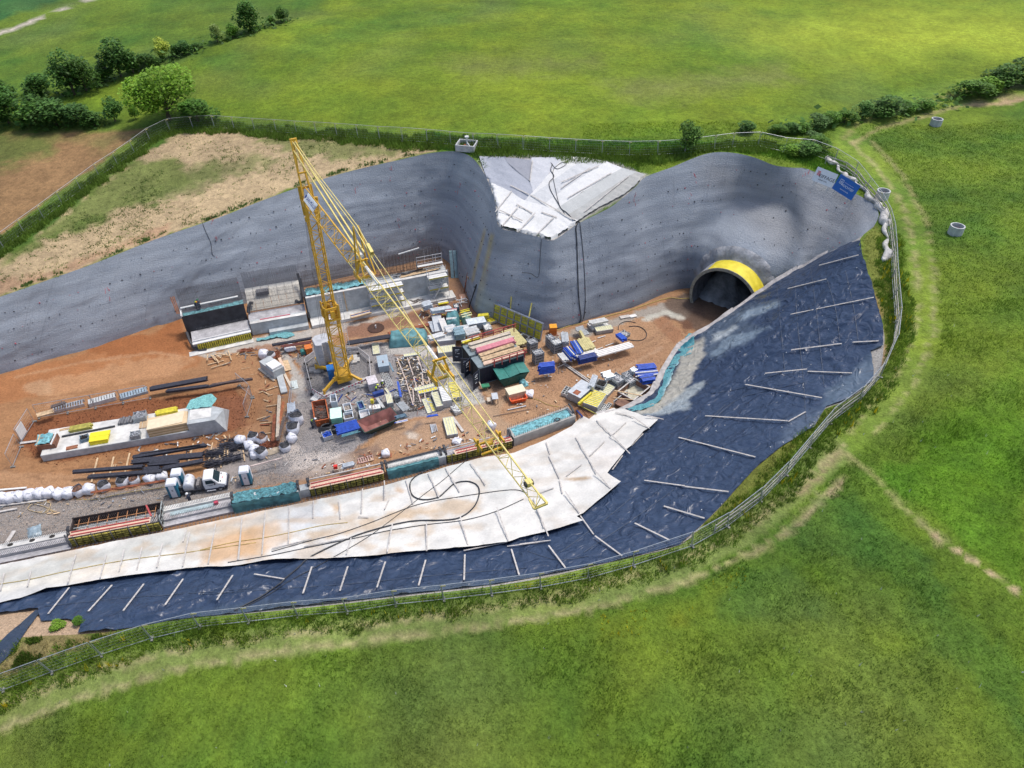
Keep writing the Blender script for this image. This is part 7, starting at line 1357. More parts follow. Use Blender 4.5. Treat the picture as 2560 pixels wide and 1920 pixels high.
# ---------------- containers with timber on the roof
A_ = FZ('O',300,1205); Rz = FZ('O',345,975,2.6); Rz2 = FZ('O',1000,775,2.6); hd = math.atan2(Rz2.y-Rz.y,Rz2.x-Rz.x); M_navy = mat('container_navy',(.016,.022,.042),.5,var=.2); M_cr2 = mat('container_roof',(.19,.24,.26),.6,var=.12)
P0c = FZ('O',318,975,2.6); P0c.z = 0
def container(P,label,door=True):
    t = empty('container',P,hd,label,'container','dark shipping containers'); L_,W_,H_=6.06,2.40,2.55
    part(t,'body',M_navy,lambda mb:(bx(mb,.06,L_-.06,.05,W_-.05,.12,H_-.05)))
    for s_,y in ((-1,.0),(1,W_)):
        def corr(mb):
            for i in range(28): x=.15+i*.208; bx(mb,x,x+.11,min(y,y-.045*s_*-1),max(y,y-.045*s_*-1),.15,H_-.12)
        o = part(t,'corrugation',M_navy,corr); o['kind']='stuff'
    part(t,'frame',M_cr2,lambda mb:[mb.beam((x,y,0),(x,y,H_),.14) for x in (.07,L_-.07) for y in (.07,W_-.07)]+[mb.beam((0,y,z),(L_,y,z),.12) for y in (.06,W_-.06) for z in (.06,H_-.06)])
    part(t,'roof',M_cr2,lambda mb: bx(mb,.05,L_-.05,.05,W_-.05,H_-.048,H_))
    part(t,'end_dark',M_dk,lambda mb: bx(mb,.0,.055,.15,W_-.15,.15,H_-.15))
    for y,a in ((.0,210),(W_,150)):
        d = Vector((math.cos(math.radians(a)),math.sin(math.radians(a)),0)); dd = part(t,'door',M_navy,lambda mb: mb.hexa([Vector((0,y,.12)),Vector((0,y,.12))+d*1.18,Vector((0,y,.12))+d*1.18+Vector((-d.y,d.x,0))*.06,Vector((0,y,.12))+Vector((-d.y,d.x,0))*.06],[Vector((0,y,2.4)),Vector((0,y,2.4))+d*1.18,Vector((0,y,2.4))+d*1.18+Vector((-d.y,d.x,0))*.06,Vector((0,y,2.4))+Vector((-d.y,d.x,0))*.06]))
        part(dd,'lock_bar',M_galv,lambda mb:[mb.beam(Vector((0,y,.2))+d*q,Vector((0,y,2.3))+d*q,.04) for q in (.35,.85)])
        part(dd,'marking',M_sgw,lambda mb:[mb.beam(Vector((0,y,z))+d*x-Vector((-d.y,d.x,0))*.02,Vector((0,y,z))+d*(x+w_)-Vector((-d.y,d.x,0))*.02,.02,.07) for x,z,w_ in ((.3,2.0,.5),(.45,1.8,.4),(.3,1.4,.25),(.7,1.5,.12),(.7,1.3,.15),(.5,.9,.3))]+[mb.beam(Vector((0,y,z))+d*x+Vector((-d.y,d.x,0))*.08,Vector((0,y,z))+d*(x+w_)+Vector((-d.y,d.x,0))*.08,.02,.07) for x,z,w_ in ((.3,2.0,.5),(.45,1.8,.4),(.3,1.4,.25),(.7,1.5,.12),(.5,.9,.3))])
    return t
nrm_ = Vector((-math.sin(hd),math.cos(hd),0)); ax_ = Vector((math.cos(hd),math.sin(hd),0)); container(P0c,'dark navy container with open doors, the one nearer the green skip'); container(P0c+nrm_*2.55,'dark navy container behind the other, under the timber stacks')
o = MB().use(M_org); o.box((0,0,0),(.5,.15,1.5)); o = o.obj('orange_suit'); o.location = P0c-ax_*.15+nrm_*2.45+Vector((0,0,1.3)); o.rotation_euler=(0,.1,hd); tag(o,'orange overall hanging between the two open container doors','overall')
def rooftop(u0,u1,v,W,H,m,name,label,cat,n,pname='plank',zz=2.6,mats=None,tw=0):
    P = P0c+ax_*u0+nrm_*v+Vector((0,0,zz)); t = empty(name,P,hd+tw,label,cat); rr_=random.Random(int(v*10)); a,b=n
    for j in range(b):
        for i in range(a): e0,e1=rr_.uniform(-.15,.1),rr_.uniform(-.1,.15); part(t,pname,(mats or [m])[(i*3+j)%len(mats or [m])],lambda mb: mb.beam((e0,W*(i+.5)/a,H*(j+.5)/b),(u1-u0+e1,W*(i+.5)/a+rr_.uniform(-.04,.04),H*(j+.5)/b),W/a-.02,H/b-.02))
M_bt = mat('beige_timber',(.58,.50,.40),.8,var=.08); M_pk = mat('pink_timber',(.60,.22,.26),.7,var=.1)
rooftop(.7,6.2,3.9,.55,.5,M_bt,'timber_pack','beige squared timber pack at the back of the container roof','timber pack',(3,2)); rooftop(.7,6.2,3.25,.5,.4,M_bt,'timber_pack','second beige timber pack on the container roof','timber pack',(3,2)); rooftop(1.1,6.0,2.35,.8,.5,M_pk,'timber_pack','pink painted timber pack on the container roof','timber pack',(4,2)); rooftop(1.1,5.6,1.6,.6,.3,M_pk,'timber_pack','loose pink and brown planks on the container roof','planks',(4,1),mats=[M_wood,M_pk,M_ply],tw=.05); rooftop(1.0,6.1,.85,.7,.22,M_wood,'timber_pack','brown planks along the middle of the near container roof','planks',(4,1),mats=[M_wood,M_ply,M_bt]); rooftop(.9,6.0,.1,.6,.18,M_ply,'timber_pack','rosy planks along the front edge of the container roof','planks',(3,1),mats=[M_ply,M_bt,M_pk])
for v,lab,u0,u1 in ((-.12,'red steel railing on the front edge of the container roof',2.0,6.0),(5.15,'red steel railing on the back edge of the container roof',1.5,7.2)):
    P = P0c+nrm_*v+Vector((0,0,2.6)); t = empty('red_railing',P,hd,lab,'railing'); [part(t,'post',M_redst,lambda mb: mb.beam((x,0,-.4),(x,0,.75),.1)) for x in np.linspace(u0,u1,5)]; [part(t,'rail',M_redst,lambda mb: mb.beam((u0-.3,0,z),(u1+.3,0,z),.08)) for z in (.35,.72)]
# green skip, cream box, orange trough
def skip(P,rz,L,W,H,flare,m,inner,label,lid=None,cat='skip',wall=.05,fl2=.15):
    t = empty('skip',P,rz,label,cat)
    bo=[(flare,fl2,0),(L-flare,fl2,0),(L-flare,W-fl2,0),(flare,W-fl2,0)]; to=[(0,0,H),(L,0,H),(L,W,H),(0,W,H)]
    for i,nm in enumerate(('front_wall','end_wall','rear_wall','end_wall')):
        j=(i+1)%4; c=Vector((L/2,W/2,0)); 
        def q(mb):
            A,B,C_,D=[Vector(v) for v in (bo[i],bo[j],to[j],to[i])]; n=(B-A).cross(D-A).normalized()*wall; mb.hexa([A,B,C_,D],[A+n*-1,B-n,C_-n,D-n])
        o=part(t,nm,m,q); fixnormals(o.data)
        def q2(mb):
            A,B,C_,D=[Vector(v) for v in (bo[i],bo[j],to[j],to[i])]; n=(B-A).cross(D-A).normalized(); e=wall+.012; mb.add([A-n*e+Vector((0,0,.05)),B-n*e+Vector((0,0,.05)),C_-n*e,D-n*e],[(0,1,2,3)])
        part(t,'inner_face',inner,q2)
    part(t,'floor_plate',inner,lambda mb: bx(mb,flare,L-flare,fl2,W-fl2,.03,.08)); part(t,'rim',m,lambda mb:[mb.beam(to[i],to[(i+1)%4],.10,.08) for i in range(4)])
    part(t,'lug',m,lambda mb:[mb.tube([(x,-.12,H*.55),(x,.05,H*.55)],.06,8) for x in (L*.3,L*.7)])
    if lid: [part(t,'lid',lid,lambda mb: mb.hexa([Vector(v)-Vector((0,0,.03)) for v in q],[Vector(v) for v in q])) for q in (((-.15,-.3,H+.45),(L*.32,-.05,H+.12),(L*.32,W,H+.30),(-.15,W,H+.75)),((L*.33,-.05,H+.12),(L*.68,-.05,H+.30),(L*.68,W,H+.55),(L*.33,W,H+.30)),((L*.69,-.05,H+.30),(L+.1,-.05,H+.08),(L+.1,W,H+.35),(L*.69,W,H+.55)))]
    return t
ff = fr('O',735,1330,1075,1225); skip(ff.P-Vector((.3,0,0)),ff.rz,ff.L+1.2,1.9,1.25,.6,M_green,M_green,'dark green skip with raised teal lids beside the container',M_lid)
t, ff = boxy('O',850,1545,1140,1470,1.25,.95,mat('cream_side',(.50,.42,.28),.8),'cream_box','cream plywood box right of the sawhorse','box',mat('cream_top',(.72,.65,.48),.8,var=.05)); ff = fr('O',885,1610,1135,1555); skip(ff.P,ff.rz,ff.L+.2,1.0,.55,.15,mat('bright_orange',(.85,.13,.03),.5,var=.05),mat('bright_orange2',(.70,.13,.05),.5),'bright orange mortar trough in front of the cream box',cat='trough')
for tt in ([],): pass
ff = fr('O',560,1600,665,1590); t = thing('sawhorse',ff,'grey topped sawhorse table left of the cream box','sawhorse'); part(t,'top',M_pale,lambda mb: bx(mb,0,ff.L,0,1.1,.75,.82)); [part(t,'leg',M_rebg,lambda mb: mb.beam((x,y,0),(x,y,.75),.07)) for x in (.05,ff.L-.05) for y in (.1,1.0)]
ff = fr('O',475,1590,555,1580); t = thing('stool',ff,'small pale crate left of the sawhorse table','crate'); part(t,'top',M_bt,lambda mb: bx(mb,0,ff.L,0,.7,.3,.4)); [part(t,'leg',M_bt,lambda mb: mb.beam((x,y,0),(x,y,.3),.07)) for x in (.05,ff.L-.05) for y in (.1,.6)]
ff = fr('O',380,1370,450,1360); t = thing('wheelbarrow',ff,'small green wheelbarrow on the concrete beside the container','wheelbarrow'); part(t,'tray',mat('barrow_green',(.04,.25,.13),.5),lambda mb: mb.hexa([(.15,.1,.3),(.75,.1,.3),(.75,.5,.3),(.15,.5,.3)],[(0,0,.6),(.95,0,.6),(.95,.6,.6),(0,.6,.6)])); part(t,'wheel',M_rub,lambda mb: mb.tube([(.95,.27,.2),(.95,.35,.2)],.2,10)); [part(t,'handle',M_bt,lambda mb: mb.beam((0,y,.5),(-.2,y+1.2,.7),.05)) for y in (.05,.5)]
pile('O',1070,1310,1190,1280,1.3,.55,M_tealf,'bunched green net behind the cream box',(),7,'netting'); 
# ---------------- big bags
M_bag = mat('bag_white',(.74,.74,.78),.7,var=.08,scale=3,bump=.02,bscale=5); M_bagf = mat('bag_fill_dark',(.045,.045,.05),.8,var=.5,scale=6); M_bagb = mat('bag_fill_brown',(.16,.08,.05),.9,var=.4,scale=6)
def bag(P,r,h,label,fill,seed,group,m=None,rz=0):
    t = empty('big_bag',P,rz,label,'big bag',group); n_,m_=16,8; rr_=random.Random(seed); vs=[]
    for j in range(m_):
        v=j/(m_-1); 
        for i in range(n_):
            a=2*math.pi*i/n_; sq=1/max(abs(math.cos(a)),abs(math.sin(a)))**.55; R=r*sq*.92*(.86+.24*math.sin(v*2.6))*(1+.06*math.sin(a*3+seed)+.05*math.sin(a*5+v*4+seed*2)); z=h*v*(1+.10*math.sin(a*2+seed)*(v>.8)); vs.append((R*math.cos(a),R*math.sin(a),z))
    fs=[(j*n_+i,j*n_+(i+1)%n_,(j+1)*n_+(i+1)%n_,(j+1)*n_+i) for j in range(m_-1) for i in range(n_)]
    if not fill: 
        vs.append((rr_.uniform(-.1,.1),0,h*1.22)); fs+=[((m_-1)*n_+i,(m_-1)*n_+(i+1)%n_,len(vs)-1) for i in range(n_)]
    part(t,'sack',m or M_bag,lambda mb: mb.add(vs,fs),True)
    if fill: part(t,'contents',{1:M_bagf,2:M_bagb}[fill],lambda mb: mb.add([(r*.95*math.cos(2*math.pi*i/12),r*.95*math.sin(2*math.pi*i/12),h*.86) for i in range(12)]+[(.1,0,h*1.0)],[(i,(i+1)%12,12) for i in range(12)]))
    for s_ in (-1,1): part(t,'strap',M_rub if fill else M_bag,lambda mb: mb.tube([(s_*r*.8,-r*.6,h*.95),(s_*r*.4,0,h*1.28),(s_*r*.8,r*.6,h*.95)],.035,4))
    return t
row=[(50,1500,0),(135,1495,0),(228,1480,0),(330,1462,0),(437,1448,0),(538,1440,0),(640,1455,0),(742,1445,0),(850,1425,2),(962,1405,0),(1122,1372,1),(1318,1330,1),(1442,1305,2),(1615,1290,0),(1738,1262,0)]
for i,(x,y,fl_) in enumerate(row): P = FZ('J',x,y); bag(P,.56,.85 if fl_ else .8,'white big bag in the long row left of the truck, %s from the left' % ORD[i],fl_,i*7+3,'white big bags in the row by the gravel road',rz=i*.7)
for i,(k,x,y,fl_,r_,h_,lab) in enumerate([('e',640,1220,1,.55,.9,'open white bag, upper left of the pair by the coils'),('e',750,1235,2,.6,.85,'open white bag, upper right of the pair by the coils'),('e',575,1320,0,.5,.7,'closed sagging white bag in the middle of the bag cluster'),('e',650,1380,0,.5,.7,'closed white bag left of the full black one'),('e',750,1435,1,.6,.95,'open white bag filled with black pieces, lowest of the cluster'),('e',650,1450,0,.45,.6,'small white bag at the lower left of the cluster'),('e',460,1265,0,.52,.9,'white bag standing alone by the black coils'),('e',1240,980,1,.7,1.3,'tall round grey white bag on a pallet beside the gravel'),('e',1190,1110,1,.68,1.1,'open white bag with dark filling below the tall round one'),('e',1165,1230,0,.5,.8,'translucent small bag below the open dark filled one'),('e',1075,1350,1,.55,.8,'bag full of black pieces, lowest beside the gravel'),('e',780,75,0,.6,.9,'white bag left of the pair above the concrete blocks'),('e',865,85,1,.55,.8,'open white bag right of the pair above the concrete blocks'),('g',1760,945,0,.7,.45,'flat white sack near the crane ballast'),('O',1195,1440,0,.55,.5,'limp white sack right of the cream box'),('K',2000,380,0,.45,.9,'white sack wrapped around a post under the jib'),('K',920,650,0,.45,.6,'small white sack at the left end of the teal tarp wall'),('K',1650,520,0,.5,.4,'white sack lying on the rebar near the jib')]):
    P = FZ(k,x,y); bag(P,r_,h_,lab,fl_,i*5+40,None,M_bag if fl_!=9 else M_foam,rz=i)
# ---------------- long bundles on the red earth
M_bb = mat('black_bar',(.035,.036,.05),.6,var=.25,scale=6); gr_ = 'black bar bundles on the red earth'
BB=[(1420,1062,2195,930,.45,'uppermost long black bar bundle below the block'),(1490,1022,2145,938,.3,'short black bar bundle against the uppermost one'),(1405,1118,2160,1045,.7,'wide black bar bundle in the middle below the block'),(1580,1142,1900,1112,.35,'short black bars under the wide middle bundle'),(780,1215,1525,1158,.4,'black bar bundle reaching farthest left'),(1530,1190,1700,1178,.45,'short tangled black bars between two long bundles'),(1735,1185,2165,1100,.5,'black bar bundle behind the portable toilets'),(945,1270,1720,1210,.45,'lowest black bar bundle just above the white bags'),(1600,338,2205,228,.7,'brown bar bundle on the upper earth bank, right half'),(1770,355,2212,300,.45,'thin bars along the upper edge of the trench'),(1590,1120,1900,1090,.3,'black bars next to the wide middle bundle')]
for i,(x0,y0,x1,y1,W,lab) in enumerate(BB): pack('J',x0,y0,x1,y1,W,.28,M_bb,'bar_bundle',lab,'bars',(max(3,int(W/.09)),2),gap=.012,group=gr_,pname='bar')
pack('e',20,500,500,395,.35,.2,M_bb,'bar_bundle','dark bar bundle at the right end of the trench, upper','bars',(4,2),gap=.01,pname='bar'); pack('e',50,480,610,395,.3,.25,mat('brown_bar',(.10,.07,.065),.7),'bar_bundle','dark bar bundle at the right end of the trench, lower','bars',(4,2),gap=.01,pname='bar')
for i,(x0,y0,x1,y1) in enumerate([(1045,1052,980,1310),(1215,1040,1160,1290),(1385,1000,1337,1205),(2060,900,2010,1090)]): timber('sleeper',zp('J',x0,y0),zp('J',x1,y1),.16,.1,M_wood,'timber sleeper under the black bars, %s from the left' % ORD[i],'timber','timber sleepers under the black bars')
for i,(x0,y0,x1,y1) in enumerate([(245,1175,230,1480),(70,1265,10,1540),(160,1410,185,1610),(275,1370,275,1480),(490,1370,512,1520),(705,575,975,485),(805,765,985,737),(730,1000,935,975),(790,1140,910,1125)]): timber('lath',zp('e',x0,y0),zp('e',x1,y1),.12,.07,M_wood,['lath under the left black coils','lath at the far left of the coils','short lath below the tangled bars','lath between two black coils','lath right of the last black coil','pair of laths below the grey blocks','topmost short lath left of the rusty bars','middle short lath left of the rusty bars','lowest short lath left of the rusty bars'][i],'lath')
def coil(k,x,y,L_,W_,rz,label,seed,m=None,H=.55,n=34):
    P = FZ(k,x,y); t = empty('mesh_coil',P,rz,label,'rebar pieces'); rr_=random.Random(seed)
    for q in range(3):
        def f(mb):
            for i in range(n):
                c=Vector((rr_.uniform(-L_/2,L_/2),rr_.uniform(-W_/2,W_/2),rr_.uniform(.05,H))); a=rr_.gauss(0,.35); l=rr_.uniform(.3,.8); d=Vector((math.cos(a),math.sin(a),rr_.uniform(-.2,.2)))*l/2; mb.beam(c-d,c+d,.04)
        part(t,'bent_bars',m or M_bb,f)
    part(t,'core',m or M_bb,lambda mb: mb.tube([(-L_*.45,0,H*.4),(L_*.45,0,H*.4)],min(H*.4,W_*.3),7)); return t
for i,(x,y,L_,W_,r_) in enumerate([(300,1290,2.2,1.5,.2),(100,1420,2.0,1.0,.15),(90,1560,2.0,1.0,.15),(350,1490,1.8,1.0,.25),(400,1330,1.2,.8,.5)]): coil('e',x,y,L_,W_,r_,['large tangle of black bent bars left of the lone bag','black bent bars, leftmost in the upper row','black bent bars, lowest left bundle','black bent bars, lowest right bundle','small black tangle beneath the lone white bag'][i],i+3)
coil('e',860,1290,1.6,.9,.1,'rusty brown wire tangle right of the bag cluster',21,M_rust,.3); coil('e',930,70,1.2,1.2,.8,'rusty bent bars above the grey concrete blocks',22,M_rust,.5); coil('g',1070,970,1.6,.7,.1,'rusty bars lying on a wood frame below the footing',23,M_rust,.25,16); coil('h',1060,1180,1.8,.9,.2,'dark brown bent bars on the footing by the scaffold',24,mat('dark_rust',(.08,.045,.035),.8),.5)
coil('d',380,700,1.4,2.2,0,'scrap metal and waste filling the rusty skip',25,mat('scrap',(.14,.10,.085),.7,var=.4,scale=6),.35,40).location.z = .5
pile('e',660,1480,990,1390,1.0,.25,mat('sand_cloth',(.45,.37,.27),.8,var=.15,bump=.05),'crumpled sand coloured cloth below the bag cluster',(),11,'cloth'); pack('e',560,1605,1035,1480,.2,.18,mat('pink_pole',(.62,.50,.45),.6),'pole','long pinkish pole right of the lone toilet','pole',(1,1),round_=True)
# trench top stores
for i,(k,x0,y0,x1,y1,W,H,m_,lab) in enumerate([('J',575,572,905,488,.9,.35,M_galt,'galvanised ladder frames on the trench bank'),('J',955,505,1245,425,.9,.5,M_fgl,'grey ribbed steel grating left of the blue grey one'),('J',1285,435,1580,350,1.0,.3,mat('blue_grating',(.30,.38,.44),.5),'blue grey ribbed grating in the middle of the bank')]):
    ff = fr(k,x0,y0,x1,y1); t = thing('grating',ff,lab,'grating'); [part(t,'side_bar',m_,lambda mb: bx(mb,0,ff.L,y,y+.08,0,H)) for y in (0,W-.08)]; nr=12 if i==0 else 10
    for q in range(nr): x=ff.L*q/nr; part(t,'rung',m_,lambda mb: bx(mb,x,x+(.09 if i==0 else ff.L/nr*.72),.08,W-.08,H*.6,H-.01))
pack('J',400,620,565,575,.7,.2,M_wood,'plank_heap','loose timber planks at the left end of the trench bank','planks',(4,2),pname='plank'); pack('J',540,520,700,470,.5,.15,M_reb,'bar_heap','rusty bars behind the galvanised ladder frames','bars',(5,1),pname='bar')
def mobile_fence(A,B,label,H=2.0,white=False):
    d=B-A; t=empty('mobile_fence',A,math.atan2(d.y,d.x),label,'fence'); n=max(1,round(math.hypot(d.x,d.y)/3.2)); l=math.hypot(d.x,d.y)/n
    for i in range(n): o=link('fence_panel',pm,t); o.location=(i*l,0,0); o.scale=(l/3.5,1,H/2.0)
    for i in range(n+1): o=link('fence_foot',footm,t); o.location=(i*l,0,0)
    if white: part(t,'banner',M_foam,lambda mb: bx(mb,.1,l*.45,-.05,-.02,.3,1.8))
mobile_fence(FZ('J',230,880),FZ('J',370,655),'mesh fence with a white banner at the left end of the block',white=True); mobile_fence(FZ('J',140,1140),FZ('J',230,925),'leaning mesh fence below the white banner'); mobile_fence(FZ('e',540,900),FZ('e',620,640),'mesh fence at the right end of the trench'); mobile_fence(FZ('e',430,470),FZ('e',610,625),'mesh fence running to the trench corner'); mobile_fence(FZ('J',420,620),FZ('J',1600,410),'mesh fence along the upper edge of the trench')
# concrete blocks and slabs
ff = fr('e',735,235,925,385); t = thing('block_group',ff,'grey concrete block with two lifting pads beside the slabs','concrete block'); part(t,'block',M_con,lambda mb: bx(mb,.0,ff.L,0,1.5,0,1.2)); part(t,'top_pad',M_foam,lambda mb: bx(mb,ff.L*.45,ff.L*.95,.1,1.4,1.2,1.5)); part(t,'pallet',M_bt,lambda mb: bx(mb,-.2,ff.L+.1,-.3,-.02,0,.12))
for i,(p,q,w_,m_,lab) in enumerate([((985,300),(1060,580),.75,M_con,'wide grey slab leaning down right of the concrete block'),((790,90),(975,220),.6,M_con,'grey slab behind the concrete block'),((985,85),(1060,260),.35,M_ply,'plywood strip above the long timber'),((1010,215),(1150,490),.3,M_bt,'long timber along the right of the slabs'),((1060,130),(1110,270),.8,M_wood,'brown plywood sheet beside the path')]): timber('slab',zp('e',*p),zp('e',*q),w_,.2 if i<2 else .06,m_,lab,'slab' if i<2 else 'timber')
for i,(p,q,W,m_,lab) in enumerate([((1010,610),(985,1180),.35,M_bt,'pale pipes beside the rusty ones'),((1065,700),(1000,1010),.3,mat('rust_orange',(.40,.14,.06),.8,var=.2),'orange rusty pipes in the middle'),((940,870),(915,1240),.3,M_rust,'dark rusty pipes on the left'),((1080,900),(985,1230),.3,M_reb,'thin rusty bars nearest to the bags')]): pack('e',q[0],q[1],p[0],p[1],W,.2,m_,'pipe_bundle',lab,'pipes',(4,2),round_=True,pname='pipe')
pack('e',1215,830,1205,700,.9,.15,M_galt,'tube_bundle','grey tubes above the tall round bag','tubes',(6,1),pname='tube'); mobile_fence(FZ('e',1110,980),FZ('e',1165,500),'white barrier beams along the pale path',H=.9); pile('e',1150,520,1250,500,1.6,.12,mat('clear_foil',(.55,.60,.58),.3,var=.1),'translucent foil lying on the pale path',(),13,'foil')
# wood pile below the footing
WP=[((0,190),(225,130)),((45,240),(290,165)),((285,0),(330,130)),((45,60),(115,140)),((75,70),(150,150)),((130,50),(300,75)),((105,60),(190,110)),((120,120),(160,185)),((0,150),(10,70))]
for i,(a,b) in enumerate(WP): timber('scrap_timber',zp('e',*a),zp('e',*b),.12,.09,M_wood,'scrap timber piece in the pile below the left footing, '+['topmost long one','middle long one','at its right end','steep left one','steep middle one','upper right one','short inner one','short right one','far left stub'][i],'timber','scrap timbers in the pile below the left footing',lift=.03*i)
o = sheet('netting','g',[(1240,800),(1400,770),(1520,700),(1600,670),(1780,690),(1830,730),(1720,780),(1560,770),(1400,810),(1250,830)],M_net,.08,.14,[(.2,.4,.3,1.8,131,1)],None,(.16,.38,.40),'turquoise net spread on the ground below the middle pour','netting',hfun=lambda xy: np.zeros(len(np.atleast_2d(xy))),seed=4)
pack('g',1480,900,2085,795,.4,.2,M_bb,'bar_bundle','dark bars on the ground left of the crane ballast','bars',(4,1),pname='bar'); pack('g',1630,930,2090,860,.5,.3,mat('red_brown_pipe',(.16,.045,.035),.6),'pipe_bundle','dark red pipes left of the crane ballast','pipes',(3,1),round_=True,pname='pipe')
pack('A',790,775,1160,715,.8,.2,M_bb,'bar_bundle','dark bars on the ground right of the crane mast','bars',(7,1),pname='bar'); pack('A',1150,690,1500,610,.6,.2,M_rust,'bar_bundle','rusty bars behind the teal covered pile','bars',(5,1),pname='bar'); pack('A',830,545,1000,500,.8,.2,M_wood,'plank_heap','planks with a blue beam on the footing beside the mast','planks',(4,1),mats=[M_wood,M_bt,M_blud],pname='plank')
t, ff = boxy('g',2010,1035,2110,1010,.9,.9,M_org,'generator','orange generator beside the crane ballast','generator'); part(t,'tank',mat('gen_green',(.05,.22,.2),.5),lambda mb: mb.tube([(-.35,.1,.35),(-.35,.8,.35)],.3,9))
pile('A',1150,800,1490,770,2.6,1.25,M_pt,'large teal covered pile behind the jib',(),3)
ff = fr('A',1005,640,1075,630); t = thing('pit_cover',ff,'dark round hole in the earth with a pipe stub','hole'); part(t,'rim',mat('hole_dark',(.07,.035,.025),.9),lambda mb: mb.tube([(.5,.3,-.02),(.5,.3,.06)],1.1,14)); part(t,'stub',M_whp,lambda mb: mb.tube([(.5,.3,0),(.5,.3,.5)],.1,6))
# ---------------- around the crane
fstack('L',560,165,535,0,.95,2,'cream','upright behind the grey cabinet box'); t, ff = boxy('L',545,450,705,425,2.2,.95,mat('cab_grey',(.30,.36,.40),.5,var=.08),'steel_box','large blue grey lidded box right of the crane','steel box',mat('cab_lid',(.34,.42,.48),.5,var=.05)); part(t,'red_bottle',M_rust,lambda mb: mb.tube([(ff.L*.5,.7,1.0),(ff.L*.5,.7,1.25)],.08,6))
pack('L',775,435,705,280,.2,.12,mat('steel_blue',(.15,.24,.30),.5),'bar','blue grey channel right of the large lidded box','channel',(1,1)); 
for i,(x0,y0,x1,y1) in enumerate([(815,225,940,545),(950,565,1065,950),(975,225,1065,495),(1070,520,1180,910),(1130,200,1215,460),(1200,470,1250,850),(1265,400,1330,650),(1270,300,1400,640),(1060,700,1075,910)]): timber('lath',zp('L',x0,y0),zp('L',x1,y1),.13,.07,mat('pinkish_lath',(.52,.43,.38),.8),'lath on the dark gravel between crane and jib, %s from the left' % ORD[i],'lath','laths on the dark gravel between crane and jib')
fstack('L',925,220,1180,180,.6,2,'cream','at the upper end of the laths'); fstack('L',1095,745,1400,670,.55,2,'cream','across the laths, upper'); fstack('L',1155,790,1450,720,.55,2,'yellow','across the laths, lower'); fstack('L',1350,1062,1252,845,.5,1,'cream','lying leftmost below the laths'); fstack('L',1422,1035,1327,830,.5,1,'yellow','lying second from left below the laths'); fstack('L',1530,1010,1440,790,.75,6,'cream','with square fields below the laths'); fstack('L',1668,960,1600,735,1.15,9,'white','with narrow slats left of the jib'); fstack('L',1815,860,1725,620,1.1,5,'yellow','under the jib')
crate_px('L',1718,1108,1838,1058,1.25,.55,fill='white',m=M_fgl,label='grey crate full of white sacks under the jib'); fstack('K',1550,475,1662,455,2.9,4,'cream','lying wide on the red earth below the jib'); timber('plank',zp('K',1605,268),zp('K',1712,415),.3,.1,M_bat,'pale plank right of the wide cream stack','plank'); pack('K',1345,262,1460,245,.25,.12,M_blu,'bar','two short blue bars left of the jib','bars',(2,1)); pack('L',890,810,845,590,.25,.15,M_blu,'bar','upright blue bars beside the debris field','bars',(2,1))
for i,(x0,y0,x1,y1) in enumerate([(700,670,610,445),(760,640,680,460)]): fstack('L',x0,y0,x1,y1,.4,1,'hole','right of the large lidded box, %s' % ('left one','right one')[i])
fstack('L',730,790,655,680,.35,1,'cream','small one beside the kneeling workers'); pack('d',1490,300,1720,225,.5,.5,M_blud,'beam','dark blue beam behind the panel stacks','beam',(1,1))
ff = fr('d',1400,660,1655,625); fstack('d',1410,680,1655,640,.75,8,'white','in front of the tripod'); fstack('d',1685,620,1738,600,1.9,7,'cream','narrow one in the middle of the panel stacks'); fstack('d',1790,560,1925,535,1.7,9,'cream','tallest one in the panel stacks')
crate_px('d',1940,395,2060,370,1.0,.45,n=2,label='grey crate of sticks right of the panel stacks'); crate_px('d',1775,705,1950,660,.9,.55,fill='parts',label='dark grey crate of fittings below the tallest panel stack'); pack('d',1960,450,2110,615,.9,.25,M_fg,'tube_bundle','grey tubes lying right of the fittings crate','tubes',(6,2),pname='tube'); pack('d',1970,770,2180,710,.5,.25,mat('dull_blue',(.10,.17,.23),.5),'bar_bundle','dull blue bars above the rusty green skip','bars',(4,2),pname='bar'); pack('d',1950,850,2210,790,.3,.08,M_blu,'bar_bundle','thin blue bars right of the rusty green skip','bars',(3,1),mats=[M_whp,M_blu],pname='bar')
ff = fr('d',265,935,560,875); skip(ff.P,ff.rz,ff.L,3.4,1.0,.1,mat('rust_orange2',(.46,.11,.03),.7,var=.25,scale=2),M_rust,'rust red skip full of scrap beside the barrier corner',fl2=.1)
ff = fr('d',1400,1175,1850,985); skip(ff.P-Vector((.4,.1,0)),ff.rz,ff.L+1.7,2.3,1.05,.9,mat('skip_dark',(.03,.055,.045),.6,var=.3),mat('skip_inner',(.24,.10,.085),.7,var=.3,scale=1.2),'long boat shaped skip with rusty empty inside',fl2=.5)
t, ff = boxy('d',605,915,835,880,1.7,1.2,mat('mint_foil',(.22,.52,.38),.45,var=.18,scale=2,bump=.04),'wrapped_pallet','mint green foil wrapped pallet beside the rust red skip','pallet',mat('mint_top',(.62,.84,.74),.4,var=.06))
def tub(k,x0,y0,x1,y1,W,H,label,m,inner): 
    ff = fr(k,x0,y0,x1,y1); t = thing('tub',ff,label,'tub'); part(t,'wall',m,lambda mb:(bx(mb,0,ff.L,0,.09,0,H),bx(mb,0,ff.L,W-.09,W,0,H),bx(mb,0,.09,.09,W-.09,0,H),bx(mb,ff.L-.09,ff.L,.09,W-.09,0,H)),bevel=.02); part(t,'filling',inner,lambda mb: bx(mb,.09,ff.L-.09,.09,W-.09,.1,H*.6))
M_tubw = mat('tub_white',(.66,.70,.74),.5,var=.05); M_tubd = mat('tub_dark',(.12,.10,.09),.8,var=.3)
